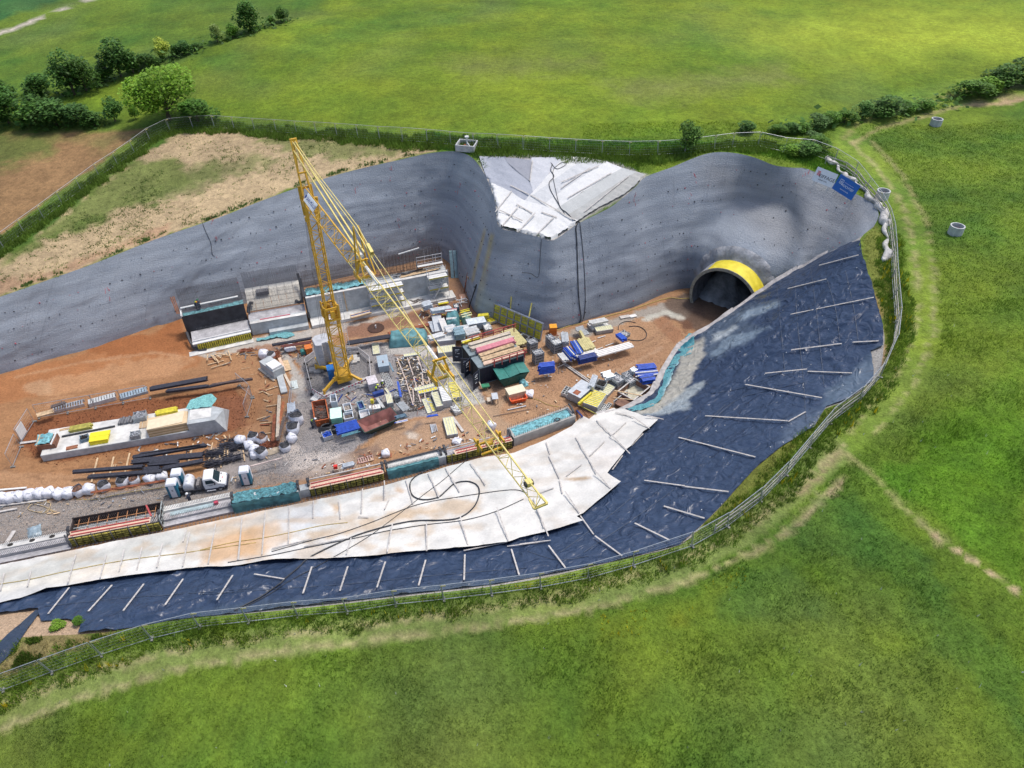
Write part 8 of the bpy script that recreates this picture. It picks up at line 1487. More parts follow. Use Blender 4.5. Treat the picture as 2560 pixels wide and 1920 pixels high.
tub('d',600,570,740,545,1.4,1.3,'white plastic tank tub behind the mint green pallet',M_tubw,mat('tub_grey',(.14,.15,.17),.6)); tub('d',875,870,1080,830,1.1,.85,'white open box right of the mint green pallet, nearer one',M_tubw,M_tubd); tub('d',880,690,1050,650,1.3,.8,'white open box right of the mint green pallet, farther one',M_tubw,mat('tub_litter',(.26,.23,.20),.9,var=.4,scale=6)); tub('d',1220,835,1430,790,1.3,.8,'white tub of gravel at the corner of the boat skip',M_tubw,M_cong); tub('d',1195,650,1325,615,1.4,.8,'blue grey tub behind the white gravel tub',mat('tub_bluegrey',(.24,.36,.42),.5),M_blud)
crate_px('d',435,1235,635,1170,1.0,.65,fill='blue',m=M_fgl,label='light grey crate with blue parts below the tyre'); pack('d',730,1100,1200,970,1.6,.28,M_blu,'prop_bundle','bright blue props spread left of the boat skip','props',(9,2),round_=True,group=gb,pname='prop'); pack('d',820,1145,1185,1040,.4,.2,mat('teal_prop',(.08,.22,.26),.5),'prop_bundle','teal grey props in front of the blue ones','props',(3,1),round_=True,pname='prop')
ff = fr('d',665,985,670,985); t = thing('tyre_stack',ff,'black tyre stack left of the blue props','tyre'); [part(t,'tyre',M_rub,lambda mb: mb.tube([(.5*math.cos(a),.5*math.sin(a),.15+.25*j) for a in np.linspace(0,2*math.pi,15)],.15,7),True) for j in range(2)]
ff = fr('d',330,1080,440,1060); t = thing('hose_pile',ff,'coiled black hoses below the rust red skip','hoses'); [part(t,'hose',M_rub,lambda mb: mb.tube([(.9+(.9-.1*j)*math.cos(a),.7+(.6-.08*j)*math.sin(a),.1+.12*j) for a in np.linspace(.3*j,5+.3*j,14)],.09,6),True) for j in range(4)]
pile('d',1060,790,1210,760,1.4,.5,mat('gravel_heap',(.20,.19,.18),.9,var=.4,scale=8),'small dark gravel heap between the white tubs',(),15,'gravel heap')
t, ff = boxy('d',1405,180,1600,130,1.5,1.15,mat('foil_pink',(.58,.54,.56),.5,var=.15,scale=3,bump=.03),'wrapped_pallet','foil wrapped pallet of blocks at the end of the red white barrier','pallet'); fstack('d',130,360,270,400,1.3,2,'white','behind the rust red skip')
ff = fr('d',1495,640,1550,640); t = thing('survey_tripod',ff,'yellow survey instrument on an orange tripod among the panel stacks','tripod'); [part(t,'leg',mat('tripod_orange',(.55,.22,.10),.6),lambda mb: mb.beam((.6*math.cos(a),.6*math.sin(a),0),(0,0,1.7),.05)) for a in (.5,2.6,4.7)]; part(t,'instrument',M_ybm,lambda mb: mb.box((0,0,1.95),(.35,.3,.5)))
# barriers
M_bw = mat('barrier_white',(.62,.60,.60),.6,var=.08); M_br = mat('barrier_red',(.45,.03,.06),.6)
def barrier(pts,label,red=True):
    P = [FZ('A',x,y) for x,y in pts]; root = empty('barrier',P[0],0,label,'barrier'); P = resample(P,2.0)
    for a,b in zip(P[:-1],P[1:]):
        d=b-a; t = empty('barrier_panel',a-P[0],math.atan2(d.y,d.x)); t.parent=root; l=d.length
        def f(mb): bx(mb,.02,l-.02,-.02,.02,.75,1.0); bx(mb,.02,l-.02,-.02,.02,.15,.27); [bx(mb,x,x+.05,-.015,.015,.27,.75) for x in np.arange(.05,l-.05,.17)]
        part(t,'board',M_bw,f)
        if red: part(t,'red_stripes',M_br,lambda mb:[bx(mb,x,x+.2,-.03,.03,.78,.97) for x in np.arange(.15,l-.2,.42)])
        part(t,'foot',M_dk,lambda mb: bx(mb,-.1,.1,-.3,.3,0,.1))
barrier([(490,1195),(600,1265),(985,1105)],'red and white barrier in front of the crane outrigger'); barrier([(430,935),(515,872)],'white barrier left of the crane ballast',False); barrier([(800,845),(890,840),(985,920),(1000,1095)],'white barrier curving round the right side of the crane',False); barrier([(492,1190),(430,940)],'low white barrier line left of the crane',False)
# ---------------- toilets and truck
M_tbl = mat('toilet_blue',(.02,.16,.25),.5,var=.06); M_twh = mat('toilet_white',(.68,.70,.74),.45,var=.04)
def toilet(P,rz,label):
    t = empty('portable_toilet',P,rz,label,'toilet','blue and white portable toilets'); t.scale=(.88,.88,.86); W_=1.15
    part(t,'body',M_tbl,lambda mb: bx(mb,0,W_,0,W_,.1,2.0),bevel=.03); part(t,'door',M_twh,lambda mb: bx(mb,.28,W_-.25,-.03,-.001,.12,1.98)); part(t,'side_panel',M_twh,lambda mb: bx(mb,W_+.001,W_+.03,.75,W_,.12,1.98)); part(t,'sign',mat('toilet_sign',(.25,.27,.30),.6),lambda mb: bx(mb,.50,.68,-.04,-.031,1.15,1.4)); part(t,'base',M_dk,lambda mb: bx(mb,-.05,W_+.05,-.05,W_+.05,0,.1))
    part(t,'roof',M_twh,lambda mb: mb.hexa([(-.04,-.04,2.0),(W_+.04,-.04,2.0),(W_+.04,W_+.04,2.0),(-.04,W_+.04,2.0)],[(.08,.08,2.32),(W_-.08,.08,2.32),(W_-.08,W_-.08,2.32),(.08,W_-.08,2.32)]),bevel=.06)
fa = fr('Q',235,890,455,862); toilet(fa.P,fa.rz,'blue and white portable toilet behind the truck, the nearer of two'); toilet(fa.P+Vector((-math.sin(fa.rz)*1.35+.25,math.cos(fa.rz)*1.35,0)),fa.rz,'portable toilet behind the other one left of the truck'); fa = fr('Q',1895,602,2100,572); toilet(fa.P,fa.rz,'lone blue and white portable toilet right of the truck')
fa = fr('Q',470,850,1500,690); tr = thing('service_truck',fa,'white toilet service truck with a rounded tank on its bed','truck'); M_tw = mat('truck_white',(.78,.78,.78),.3,var=.02); M_gl = mat('truck_glass',(.02,.04,.05),.08,var=.1); M_bmp = mat('truck_bumper',(.03,.035,.06),.5)
tr.scale = (.80,.84,.80)
def prism(mb,prof,y0,y1,ins=0):
    n=len(prof); A=[(x,y0+ (ins if z>1.45 else 0),z) for x,z in prof]; B=[(x,y1-(ins if z>1.45 else 0),z) for x,z in prof]; mb.add(A+B,[tuple(range(n)),tuple(range(n,2*n))[::-1]]+[(i,i+n,(i+1)%n+n,(i+1)%n) for i in range(n)])
part(tr,'cab',M_tw,lambda mb: prism(mb,[(3.15,.45),(3.1,1.3),(3.15,2.18),(3.3,2.28),(4.2,2.28),(4.35,2.2),(4.95,1.42),(5.55,1.18),(5.72,.95),(5.75,.45)],0,1.95,.12),bevel=.06,fix=True)
part(tr,'windscreen',M_gl,lambda mb: mb.add([(4.40,.2,2.17),(4.40,1.75,2.17),(4.99,1.85,1.44),(4.99,.1,1.44)],[(0,1,2,3)])); 
for y in (.068,1.882): part(tr,'side_window',M_gl,lambda mb: mb.add([(3.45,y,2.02),(4.22,y,2.02),(4.72,y-.062 if y<1 else y+.062,1.46),(3.42,y-.062 if y<1 else y+.062,1.46)],[(0,1,2,3)]))
part(tr,'bumper',M_bmp,lambda mb: bx(mb,5.45,5.86,-.03,1.98,.38,.85),bevel=.05); part(tr,'sill',M_bmp,lambda mb: bx(mb,3.1,5.4,-.03,-.002,.4,.62)); part(tr,'sill',M_bmp,lambda mb: bx(mb,3.1,5.4,1.952,1.98,.4,.62)); part(tr,'side_step',M_tw,lambda mb: bx(mb,3.3,4.4,-.14,-.035,.32,.42)); part(tr,'door_lettering',M_blk,lambda mb: (bx(mb,3.55,4.35,-.006,-.001,1.22,1.27),bx(mb,3.75,4.15,-.006,-.001,1.1,1.14)))
part(tr,'bonnet_vent',M_dk,lambda mb: [mb.box((5.12,y,1.372),(.12,.3,.02),0,0,.4) for y in (.35,1.6)]); part(tr,'bonnet_badge',mat('badge_red',(.6,.3,.3),.5),lambda mb: mb.box((5.3,.98,1.30),(.15,.35,.02),0,0,.4)); [part(tr,'mirror',M_blk,lambda mb: mb.box((4.55,y,1.6),(.12,.22,.32))) for y in (-.18,2.13)]; [part(tr,'headlight',M_galt,lambda mb: mb.box((5.62,y,1.02),(.2,.3,.14),0,0,.5)) for y in (.25,1.7)]
part(tr,'chassis',M_blk,lambda mb:(bx(mb,.1,3.2,.35,1.6,.42,.62),bx(mb,.1,3.1,.05,1.9,.62,.70)))
for x,y in ((4.95,.12),(4.95,1.83),(1.15,.12),(1.15,1.83)):
    wh = part(tr,'wheel',M_rub,lambda mb: mb.tube([(x,y-.12,.36),(x,y+.12,.36)],.36,16)); part(wh,'rim',M_galt,lambda mb: mb.tube([(x,y-.13,.36),(x,y+.13,.36)],.2,12))
def tank(mb):
    n=14; vs=[]
    for y,sx in ((.1,.82),(.2,1.0),(1.75,1.0),(1.85,.82)):
        for i in range(n): a=math.pi*i/(n-1); vs.append((1.25+.62*sx*math.cos(a),y,1.25+.75*sx*math.sin(a)))
        vs += [(1.25-.62*sx,y,.74),(1.25+.62*sx,y,.74)]
    k=n+2; fs=[(j*k+i,j*k+(i+1)%k,(j+1)*k+(i+1)%k,(j+1)*k+i) for j in range(3) for i in range(k)]+[tuple(range(k)),tuple(range(3*k,4*k))[::-1]]; mb.add(vs,fs)
tk_ = part(tr,'tank',mat('tank_white',(.64,.65,.68),.45,var=.06),tank,True,fix=True); part(tk_,'tank_hose',M_rebg,lambda mb:[mb.tube([(1.9,y,1.0),(1.75,y,1.7),(1.25,y,2.06),(.75,y,1.7),(.6,y,1.0)],.03,5) for y in (.55,1.4)]); part(tr,'pump',mat('pump_grey',(.22,.20,.19),.6,var=.3),lambda mb:(bx(mb,2.2,2.55,.2,.9,.7,1.4),bx(mb,2.2,2.5,1.1,1.7,.7,1.2),mb.tube([(2.7,.4,.7),(2.7,.4,1.9)],.05,5))); part(tr,'hose_reel',M_rub,lambda mb: mb.tube([(.25,.3,1.0),(.25,.55,1.0)],.34,12)); part(tr,'hose_reel',M_rub,lambda mb: mb.tube([(.3,.1,.5),(.3,.3,.5)],.3,12))
# ---------------- people
def person(P,rz,label,pose='stand',vest=(.55,.75,.05),helmet=(.85,.85,.85),trousers=(.03,.04,.07),skin=(.45,.28,.2)):
    t = empty('person',P,rz,label,'person'); t.scale=(.9,.9,.9); cr = pose=='crouch'; bd = pose=='bend'
    if cr: J={'pel':(0,0,.42),'chest':(.16,0,.86),'neck':(.24,0,1.02),'kL':(.36,.14,.46),'kR':(.34,-.16,.40),'fL':(.12,.15,.07),'fR':(.02,-.17,.07),'tL':(.30,.16,.05),'tR':(.20,-.18,.05),'hd':(.30,0,1.16)}
    elif bd: J={'pel':(0,0,.92),'chest':(.32,0,1.22),'neck':(.46,0,1.28),'kL':(.08,.11,.50),'kR':(.04,-.11,.50),'fL':(0,.12,.08),'fR':(-.02,-.12,.08),'tL':(.17,.13,.05),'tR':(.15,-.13,.05),'hd':(.56,0,1.32)}
    else: J={'pel':(0,0,.94),'chest':(.01,0,1.34),'neck':(.02,0,1.50),'kL':(.06,.11,.50),'kR':(-.02,-.11,.50),'fL':(.04,.13,.08),'fR':(-.10,-.12,.08),'tL':(.2,.15,.05),'tR':(.06,-.13,.05),'hd':(.04,0,1.64)}
    c=Vector(J['chest']); sl=c+Vector((0,.20,.06)); sr=c+Vector((0,-.20,.06))
    if pose=='stand': el,er,hl,hr=c+Vector((.05,.30,-.22)),c+Vector((.08,-.29,-.20)),c+Vector((.30,.24,-.26)),c+Vector((.32,-.12,-.22))
    else: el,er,hl,hr=c+Vector((.20,.26,-.20)),c+Vector((.22,-.26,-.22)),c+Vector((.42,.14,-.30)),c+Vector((.44,-.12,-.34))
    def skinmesh(name,V,E,R,m):
        me=bpy.data.meshes.new(name); me.from_pydata([tuple(v) for v in V],E,[]); me.materials.append(m); o=link(name,me,t); mo=o.modifiers.new('skin','SKIN'); mo.use_smooth_shade=True
        for i,r_ in enumerate(R): me.skin_vertices[0].data[i].radius=(r_,r_)
        me.skin_vertices[0].data[0].use_root=True; o.modifiers.new('sub','SUBSURF').levels=1; o.modifiers['sub'].render_levels=1; return o
    V=[J['pel'],J['chest'],J['neck'],sl,el,hl,sr,er,hr,J['kL'],J['fL'],J['tL'],J['kR'],J['fR'],J['tR']]
    hp=Vector(J['pel']); V=[Vector(v) for v in V]+[hp+Vector((0,.10,-.05)),hp+Vector((0,-.10,-.05))]
    E_=[(0,1),(1,2),(1,3),(3,4),(4,5),(1,6),(6,7),(7,8),(0,15),(15,9),(9,10),(10,11),(0,16),(16,12),(12,13),(13,14)]
    skinmesh('body',V,E_,[.15,.17,.06,.08,.055,.04,.08,.055,.04,.075,.05,.045,.075,.05,.045,.10,.10],mat('trousers%d'%int(trousers[2]*100),trousers,.8))
    cd=(Vector(J['neck'])-Vector(J['pel'])); ve=skinmesh('vest',[Vector(J['pel'])+cd*.15,Vector(J['chest'])-cd*.1,Vector(J['chest'])+cd*.12],[(0,1),(1,2)],[.175,.195,.17],mat('vest%d'%int(vest[0]*100+vest[2]*10),vest,.7,var=.05))
    h=Vector(J['hd']); sk=mat('skin',skin,.6,var=.05)
    def headf(mb):
        n_,m_=12,8; vs=[(h.x+.095*math.cos(2*math.pi*i/n_)*math.sin(math.pi*(j+.5)/m_)+(.025 if (i==0 and j==4) else 0),h.y+.08*math.sin(2*math.pi*i/n_)*math.sin(math.pi*(j+.5)/m_),h.z+.12*math.cos(math.pi*(j+.5)/m_)) for j in range(m_) for i in range(n_)]
        mb.add(vs,[(j*n_+i,(j+1)*n_+i,(j+1)*n_+(i+1)%n_,j*n_+(i+1)%n_) for j in range(m_-1) for i in range(n_)]+[tuple(range(n_)),tuple(range((m_-1)*n_,m_*n_))[::-1]])
    part(t,'head',sk,headf,True)
    part(t,'helmet',mat('helmet%d'%int(helmet[2]*100+helmet[0]*7),helmet,.4,var=.02),lambda mb:(mb.tube([h+Vector((0,0,.03)),h+Vector((0,0,.10)),h+Vector((0,0,.15)),h+Vector((0,0,.17))],[.135,.125,.08,.02],12),mb.tube([h+Vector((.03,0,.03)),h+Vector((.03,0,.045))],[.165,.165],12)),True)
    for hh,s_ in ((hl,1),(hr,-1)):
        def hand(mb):
            mb.tube([hh-Vector((.02,0,0)),hh+Vector((.07,0,-.02))],[.035,.038],6)
            for q in range(4): b=hh+Vector((.07,(q-1.5)*.02,-.02)); mb.tube([b,b+Vector((.045,0,-.01)),b+Vector((.07,0,-.035))],[.010,.009,.007],4)
            b=hh+Vector((.01,-.035*s_,-.01)); mb.tube([b,b+Vector((.035,-.02*s_,-.01)),b+Vector((.06,-.018*s_,-.02))],[.011,.010,.008],4)
        part(t,'hand',sk,hand)
    part(t,'boot',M_blk,lambda mb:[mb.beam(Vector(J[a])+Vector((-.03,0,-.03)),Vector(J[b])+Vector((.03,0,-.0)),.10,.09) for a,b in (('fL','tL'),('fR','tR'))])
    return t
YG=(.52,.74,.04)
person(FZ('Q',725,1010),math.radians(170),'person in dark clothes and white cap standing below the truck tank',vest=(.025,.03,.05),helmet=(.8,.8,.8)); person(FZ('d',175,930),math.radians(20),'person in a lime vest bending at the rust red skip','bend',vest=YG); person(FZ('L',590,650),math.radians(-60),'crouching person in lime vest and white helmet by the perforated panel','crouch',vest=YG); person(FZ('L',500,790),math.radians(70),'person in a lime vest bending over beside the foil pallet','bend',vest=YG,helmet=(.70,.72,.1)); person(FZ('O',60,705),math.radians(100),'person in a lime vest standing behind the open container doors',vest=YG,helmet=(.70,.72,.1))
person(FZ('g',320,330,3.2),math.radians(60),'person in a lime vest working on top of the black faced footing','bend',vest=YG,helmet=(.05,.2,.1)); person(FZ('g',385,315,3.2),math.radians(200),'person with orange helmet half hidden on the black faced footing','crouch',vest=(.03,.05,.06),helmet=(.8,.3,.03))
# blue reservoir of gravel bits: loose stones strewn over the gravel yard
Pq = []; rr = np.random.RandomState(4)
def strew(k,poly,n,s0,s1,m,name,label,cat,z=.0):
    q = np.array([(FZ(k,*p).x,FZ(k,*p).y) for p in poly]); lo_,hi_=q.min(0),q.max(0); P=rr.uniform(lo_,hi_,(n*3,2)); P=P[inpoly(P,q)][:n]; V=[];T=[]
    base=np.array([(1,0,0),(-.5,.9,0),(-.5,-.9,0),(0,0,1.1)]); 
    for i,(x,y) in enumerate(P):
        s_=rr.uniform(s0,s1); a=rr.uniform(0,6.28); R=np.array([[math.cos(a),-math.sin(a),0],[math.sin(a),math.cos(a),0],[0,0,1]]); V.append((base*s_)@R.T+[x,y,z]); T.append(np.array([(0,1,3),(1,2,3),(2,0,3)])+4*i)
    o=npmesh(name,np.vstack(V),np.vstack(T),m,False); tag(o,label,cat,None,'stuff')
GP=[(300,900),(480,790),(800,770),(1100,750),(1200,850),(1760,870),(1900,1100),(2000,1280),(1700,1350),(1300,1400),(1100,1480),(900,1659),(600,1700),(0,1800),(150,1650),(260,1300),(430,1250),(400,1000)]
strew('A',GP,9000,.02,.06,mat('stone_light',(.42,.41,.40),.9,var=.3,scale=1.5),'gravel_stones','loose light gravel stones','gravel'); strew('A',GP,5000,.02,.055,mat('stone_dark',(.19,.19,.195),.9,var=.3,scale=1.5),'gravel_stones','loose dark gravel stones','gravel')
strew('C',[(0,1600),(500,1560),(1060,1450),(1640,1380),(1800,1290),(2100,1200),(2212,1250),(1900,1440),(1500,1520),(1200,1600),(900,1646),(400,1750),(0,1850)],8000,.02,.055,MATS['stone_light'],'gravel_stones','loose gravel stones on the site road','gravel'); strew('C',[(0,1600),(500,1560),(1060,1450),(1640,1380),(1800,1290),(2100,1200),(2212,1250),(1900,1440),(1500,1520),(1200,1600),(900,1646),(400,1750),(0,1850)],4000,.02,.05,MATS['stone_dark'],'gravel_stones','loose dark stones on the site road','gravel')
strew('C',[(200,1060),(700,960),(1500,850),(1640,900),(1640,1120),(1450,1160),(1300,1180),(350,1350),(240,1320),(110,1220)],1500,.03,.09,mat('clod',(.17,.062,.028),.95,var=.3,scale=1.5),'earth_clods','red brown earth clods round the long block','soil'); strew('B',[(200,480),(480,330),(800,430),(1400,300),(1900,250),(2080,420),(2000,560),(1700,950),(1300,1100),(560,1180),(420,1100)],2600,.02,.07,mat('clod_light',(.38,.24,.13),.95,var=.3,scale=1.5),'earth_clods','small clods on the brown yard','soil')
strew('A',[(1200,880),(1380,870),(1540,1100),(1640,1300),(1300,1350),(1250,1130)],3000,.03,.12,mat('debris',(.14,.12,.105),.9,var=.5,scale=1.5),'debris','dark debris on the gravel between the laths','debris')
hose('G',[(540,255),(700,255),(800,230),(950,200),(1100,180),(1180,165)],.025,M_yho,'thin yellow hose along the gravel road below the bags'); 
for i in range(3): hose('J',[(260+i*30,1540),(330-i*20,1500),(450,1490+i*20),(540,1530),(500,1600+i*15),(380,1620),(300,1590),(350,1540),(460,1560),(560+i*20,1620)],.03,mat('tan_hose',(.50,.38,.22),.6),'tangled tan hose below the white bags, %s layer' % ('lower','middle','upper')[i],lift=.03*i)
for i,(p,q) in enumerate([((0,1520),(545,1475)),((0,1560),(500,1500)),((0,1625),(190,1590)),((0,1395),(290,1370))]): timber('long_board',zp('J',*p),zp('J',*q),.22,.1,M_bat if i<3 else M_foam,'long pale board beside the row of white bags, %s' % ('nearest to them','second','lowest','behind them')[i],'board')
pack('J',960,1430,1750,1300,.3,.2,M_rust,'pipe_bundle','rusty pipes along the lower side of the white bags','pipes',(3,1),round_=True,pname='pipe')
timber('long_board',zp('G',108,485),zp('G',35,600),.35,.1,M_bat,'pale board lying across the road at the far left','board'); pile('G',200,545,300,510,1.6,.25,mat('puddle_foil',(.26,.33,.37),.3,var=.2),'blue grey foil beside the low pale wall',(),17,'foil')
# red ladder pallet and small things along the front wall
ff = fr('K',645,738,800,700); t = thing('ladder_pallet',ff,'reddish ladder shaped frame lying on the gravel above the formwork','frame'); [part(t,'side_bar',mat('rosy',(.55,.36,.32),.7),lambda mb: bx(mb,0,ff.L,y,y+.08,0,.1)) for y in (0,.7)]; [part(t,'rung',MATS['rosy'],lambda mb: bx(mb,x,x+.08,.08,.7,.0,.09)) for x in np.linspace(0,ff.L-.1,7)]
pack('K',480,800,600,770,.6,.35,M_galt,'tube_bundle','short grey frames at the formwork by the red spot','frames',(4,2),pname='frame'); ff=fr('K',395,825,425,820); t=thing('red_canister',ff,'small bright red canister on the formwork edge','canister'); part(t,'can',mat('bright_red',(.70,.04,.03),.5),lambda mb: mb.box((.2,.2,.6),(.4,.3,.4))); part(t,'stand',M_bt,lambda mb: mb.box((.2,.2,.2),(.5,.5,.4)))
for i,a in enumerate(np.linspace(0,1,6)): timber('steel_tube',zp('K',1375+a*55,340-a*5),zp('K',1395+a*5+a*a*50,430-a*20),.07,.07,M_galt,'short steel tube in the fan near the circular marks, %s from the left' % ORD[i],'tube','short steel tubes lying in a fan on the red earth')
timber('lath',zp('B',515,1060),zp('B',675,1025),.12,.06,M_galt,'pale metal strip on the sand below the cream box','strip'); timber('lath',zp('B',390,1115),zp('B',715,1052),.06,.05,M_reb,'long thin dark rod on the sand above the turquoise lined wall','rod')
hose('B',[(690,950),(780,970),(860,1010),(960,1030)],.03,M_yho,'tan hose from the cream box towards the concrete wall')

# loose offcuts and small litter between the stores
def litter(k,poly,n,ms,label,seed,l0=.2,l1=1.1):
    q = np.array([(FZ(k,*p).x,FZ(k,*p).y) for p in poly]); r_=random.Random(seed); lo_,hi_=q.min(0),q.max(0); mb=MB(); c=0
    while c<n:
        x,y=r_.uniform(lo_[0],hi_[0]),r_.uniform(lo_[1],hi_[1])
        if not inpoly(np.array([[x,y]]),q)[0]: continue
        c+=1; a=r_.uniform(0,3.14); l=r_.uniform(l0,l1)/2; d=Vector((math.cos(a)*l,math.sin(a)*l,0)); mb.use(r_.choice(ms)); z=.05+r_.uniform(0,.08); P_=Vector((x,y,z)); mb.beam(P_-d,P_+d+Vector((0,0,r_.uniform(-.02,.05))),r_.uniform(.03,.16),r_.uniform(.02,.07))
    tag(mb.obj('litter'),label,'litter',None,'stuff')
LM=[M_wood,M_bt,M_galt,M_rebg,M_blud,M_bat,M_rust,M_rebg]
litter('A',[(480,1250),(1250,1000),(1500,1120),(1700,1250),(1300,1400),(900,1500),(500,1400)],130,LM,'loose offcuts strewn over the gravel yard',1); litter('A',[(1400,420),(1850,470),(2000,620),(1750,700),(1500,760),(1400,700)],90,[M_galt,M_wood,M_rebg,M_ybm],'loose fittings strewn between the back stores',2); litter('A',[(150,760),(480,740),(480,860),(260,900),(180,860)],60,[M_wood,M_rust,M_rebg],'small scraps left of the crane ballast',3); litter('B',[(560,560),(1500,500),(1300,1000),(900,1120),(560,1080)],90,[M_wood,M_bt,M_rebg,M_foam],'small scraps on the brown yard',4,.1,.5)
litter('C',[(0,1600),(600,1560),(1060,1480),(1600,1400),(2000,1290),(2100,1300),(1500,1480),(900,1600),(0,1720)],60,[M_wood,M_bat,M_rebg,M_galt],'small scraps along the site road',5,.1,.7); litter('C',[(900,1180),(1500,1130),(1800,1180),(1780,1280),(1500,1330),(1000,1330),(700,1380)],90,[M_rebg,M_wood,M_foam,M_bb],'bar ends and scraps between the black bundles',6); litter('C',[(1290,640),(1700,590),(1850,800),(1800,1200),(1650,1150),(1700,800)],70,[M_wood,M_rebg,M_rust],'scraps on the earth beside the slabs',7); litter('A',[(1200,880),(1400,870),(1560,1120),(1400,1180),(1260,1150)],160,[M_wood,M_bt,M_rebg,M_galt],'sticks and debris between the laths',8,.1,.6); litter('K',[(600,640),(1500,440),(2200,400),(2200,450),(1500,580),(800,760),(200,860),(200,800)],90,[M_wood,M_foam,M_rebg,M_rust],'scraps behind the front formwork',9,.1,.6)
# ---------------- vegetation
def leafmat(name, tr=.25):
    m, t, b = newmat(name); N = t.nodes; Lk = t.links
    oi = N.new('ShaderNodeObjectInfo'); at = N.new('ShaderNodeAttribute'); at.attribute_name = 'Col'
    mx = N.new('ShaderNodeMix'); mx.data_type = 'RGBA'; mx.blend_type = 'MULTIPLY'; mx.inputs[0].default_value = 1; Lk.new(oi.outputs['Color'], mx.inputs[6]); Lk.new(at.outputs['Color'], mx.inputs[7])
    Lk.new(mx.outputs[2], b.inputs['Base Color']); b.inputs['Roughness'].default_value = .6; b.inputs['Specular IOR Level'].default_value = .25
    tb = N.new('ShaderNodeBsdfTranslucent'); Lk.new(mx.outputs[2], tb.inputs['Color']); ms = N.new('ShaderNodeMixShader'); ms.inputs[0].default_value = tr
    Lk.new(b.outputs[0], ms.inputs[1]); Lk.new(tb.outputs[0], ms.inputs[2]); Lk.new(ms.outputs[0], N['Material Output'].inputs[0]); return m
M_leaf = leafmat('foliage')
RS = np.random.RandomState(11)
def leaf_tris(C, size, flat=.5):
    """one quad-ish leaf clump (2 triangles) at every centre"""
    n = len(C); a = RS.uniform(0, 2*np.pi, n); tl = RS.uniform(-1, 1, (n, 3)); u = np.stack([np.cos(a), np.sin(a), tl[:,0]*.6], 1); v = np.stack([-np.sin(a)*.8, np.cos(a)*.8, tl[:,1]*.9], 1)
    s_ = (size*RS.uniform(.6, 1.4, n))[:, None]
    V = np.stack([C-u*s_, C+v*s_*.6, C+u*s_, C-v*s_*.6], 1).reshape(-1, 3); i = np.arange(n)[:, None]*4; return V, i+np.array([[0,1,2,3]])
def crown_mesh(seed, nl=7, nc=1700, tall=1.0, size=.040):
    RS.seed(seed); C = []; bright = []
    lobes = [(RS.uniform(-.28,.28), RS.uniform(-.28,.28), RS.uniform(.35,.78), RS.uniform(.18,.30)) for _ in range(nl)]+[(0,0,.5,.38),(0,0,.72,.26)]
    for (x, y, z, r) in lobes:
        k = int(nc/len(lobes)); d = RS.normal(size=(k, 3)); d /= np.linalg.norm(d, axis=1)[:, None]; rr_ = r*RS.uniform(.55, 1.08, k)**.6
        P = np.array([x, y, z])+d*rr_[:, None]*np.array([1,1,.95]); C.append(P); bright.append(np.full(k, RS.uniform(.75, 1.2)))
    C = np.vstack(C); B = np.concatenate(bright); C[:, 2] = np.clip(C[:, 2], .06, 2); V, Q = leaf_tris(C, size); k = np.repeat(B*RS.uniform(.7, 1.25, len(B)), 4)
    col = np.stack([k*RS.uniform(.92,1.1), k, k*.9], 1)
    me = bpy.data.meshes.new('crown'); me.from_pydata(V.tolist(), [], Q.tolist()); a = me.color_attributes.new('Col', 'FLOAT_COLOR', 'POINT'); c = np.ones((len(V), 4), np.float32); c[:, :3] = col; a.data.foreach_set('color', c.ravel()); me.materials.append(M_leaf)
    return me
CM = [crown_mesh(s_, nl) for s_, nl in ((1,6),(2,8),(3,9),(4,5),(5,7))]; CMB = [crown_mesh(s_, 9, 5200, size=.024) for s_ in (21,22)]
mb = MB().use(mat('bark', (.10,.075,.05), .9))
mb.tube([(0,0,-.03),(0,0,.18),(.01,.01,.5)], [.035,.025,.012], 6)
for a in range(5): mb.tube([(0,0,.15+.05*a),(.12*math.cos(a*1.3),.12*math.sin(a*1.3),.32+.06*a),(.26*math.cos(a*1.3),.26*math.sin(a*1.3),.45+.06*a)], [.014,.009,.004], 4)
trunk_me = mb.mesh('trunk')
GD=(.030,.072,.012); GM=(.048,.11,.014); GL=(.085,.155,.018); GY=(.20,.24,.04); GP_=(.13,.19,.06)
def tree(k, x, y, w, h, col, label, i, name='tree', cat='tree', big=False, group=None):
    sc = ZM[k][2]; px = zp(k, x, y); P, n = hit(*px); P.z -= .05; d = ray(*px); t = P.z-CAMZ; depth = t/d.z; s_ = FPX/depth; W_ = w/sc/s_*1.2; dep = math.asin(-d.z/d.length); H_ = max((h/sc/s_-W_*.35*math.sin(dep))/math.cos(dep), W_*.45)
    root = empty(name, P, i*1.7, label, cat, group); root.scale = (W_/1.0, W_/1.0, H_)
    c = link('crown', (CMB if big else CM)[i % (2 if big else 5)], root); c.color = (*col, 1)
    if h > 60: tk = link('trunk', trunk_me, root)
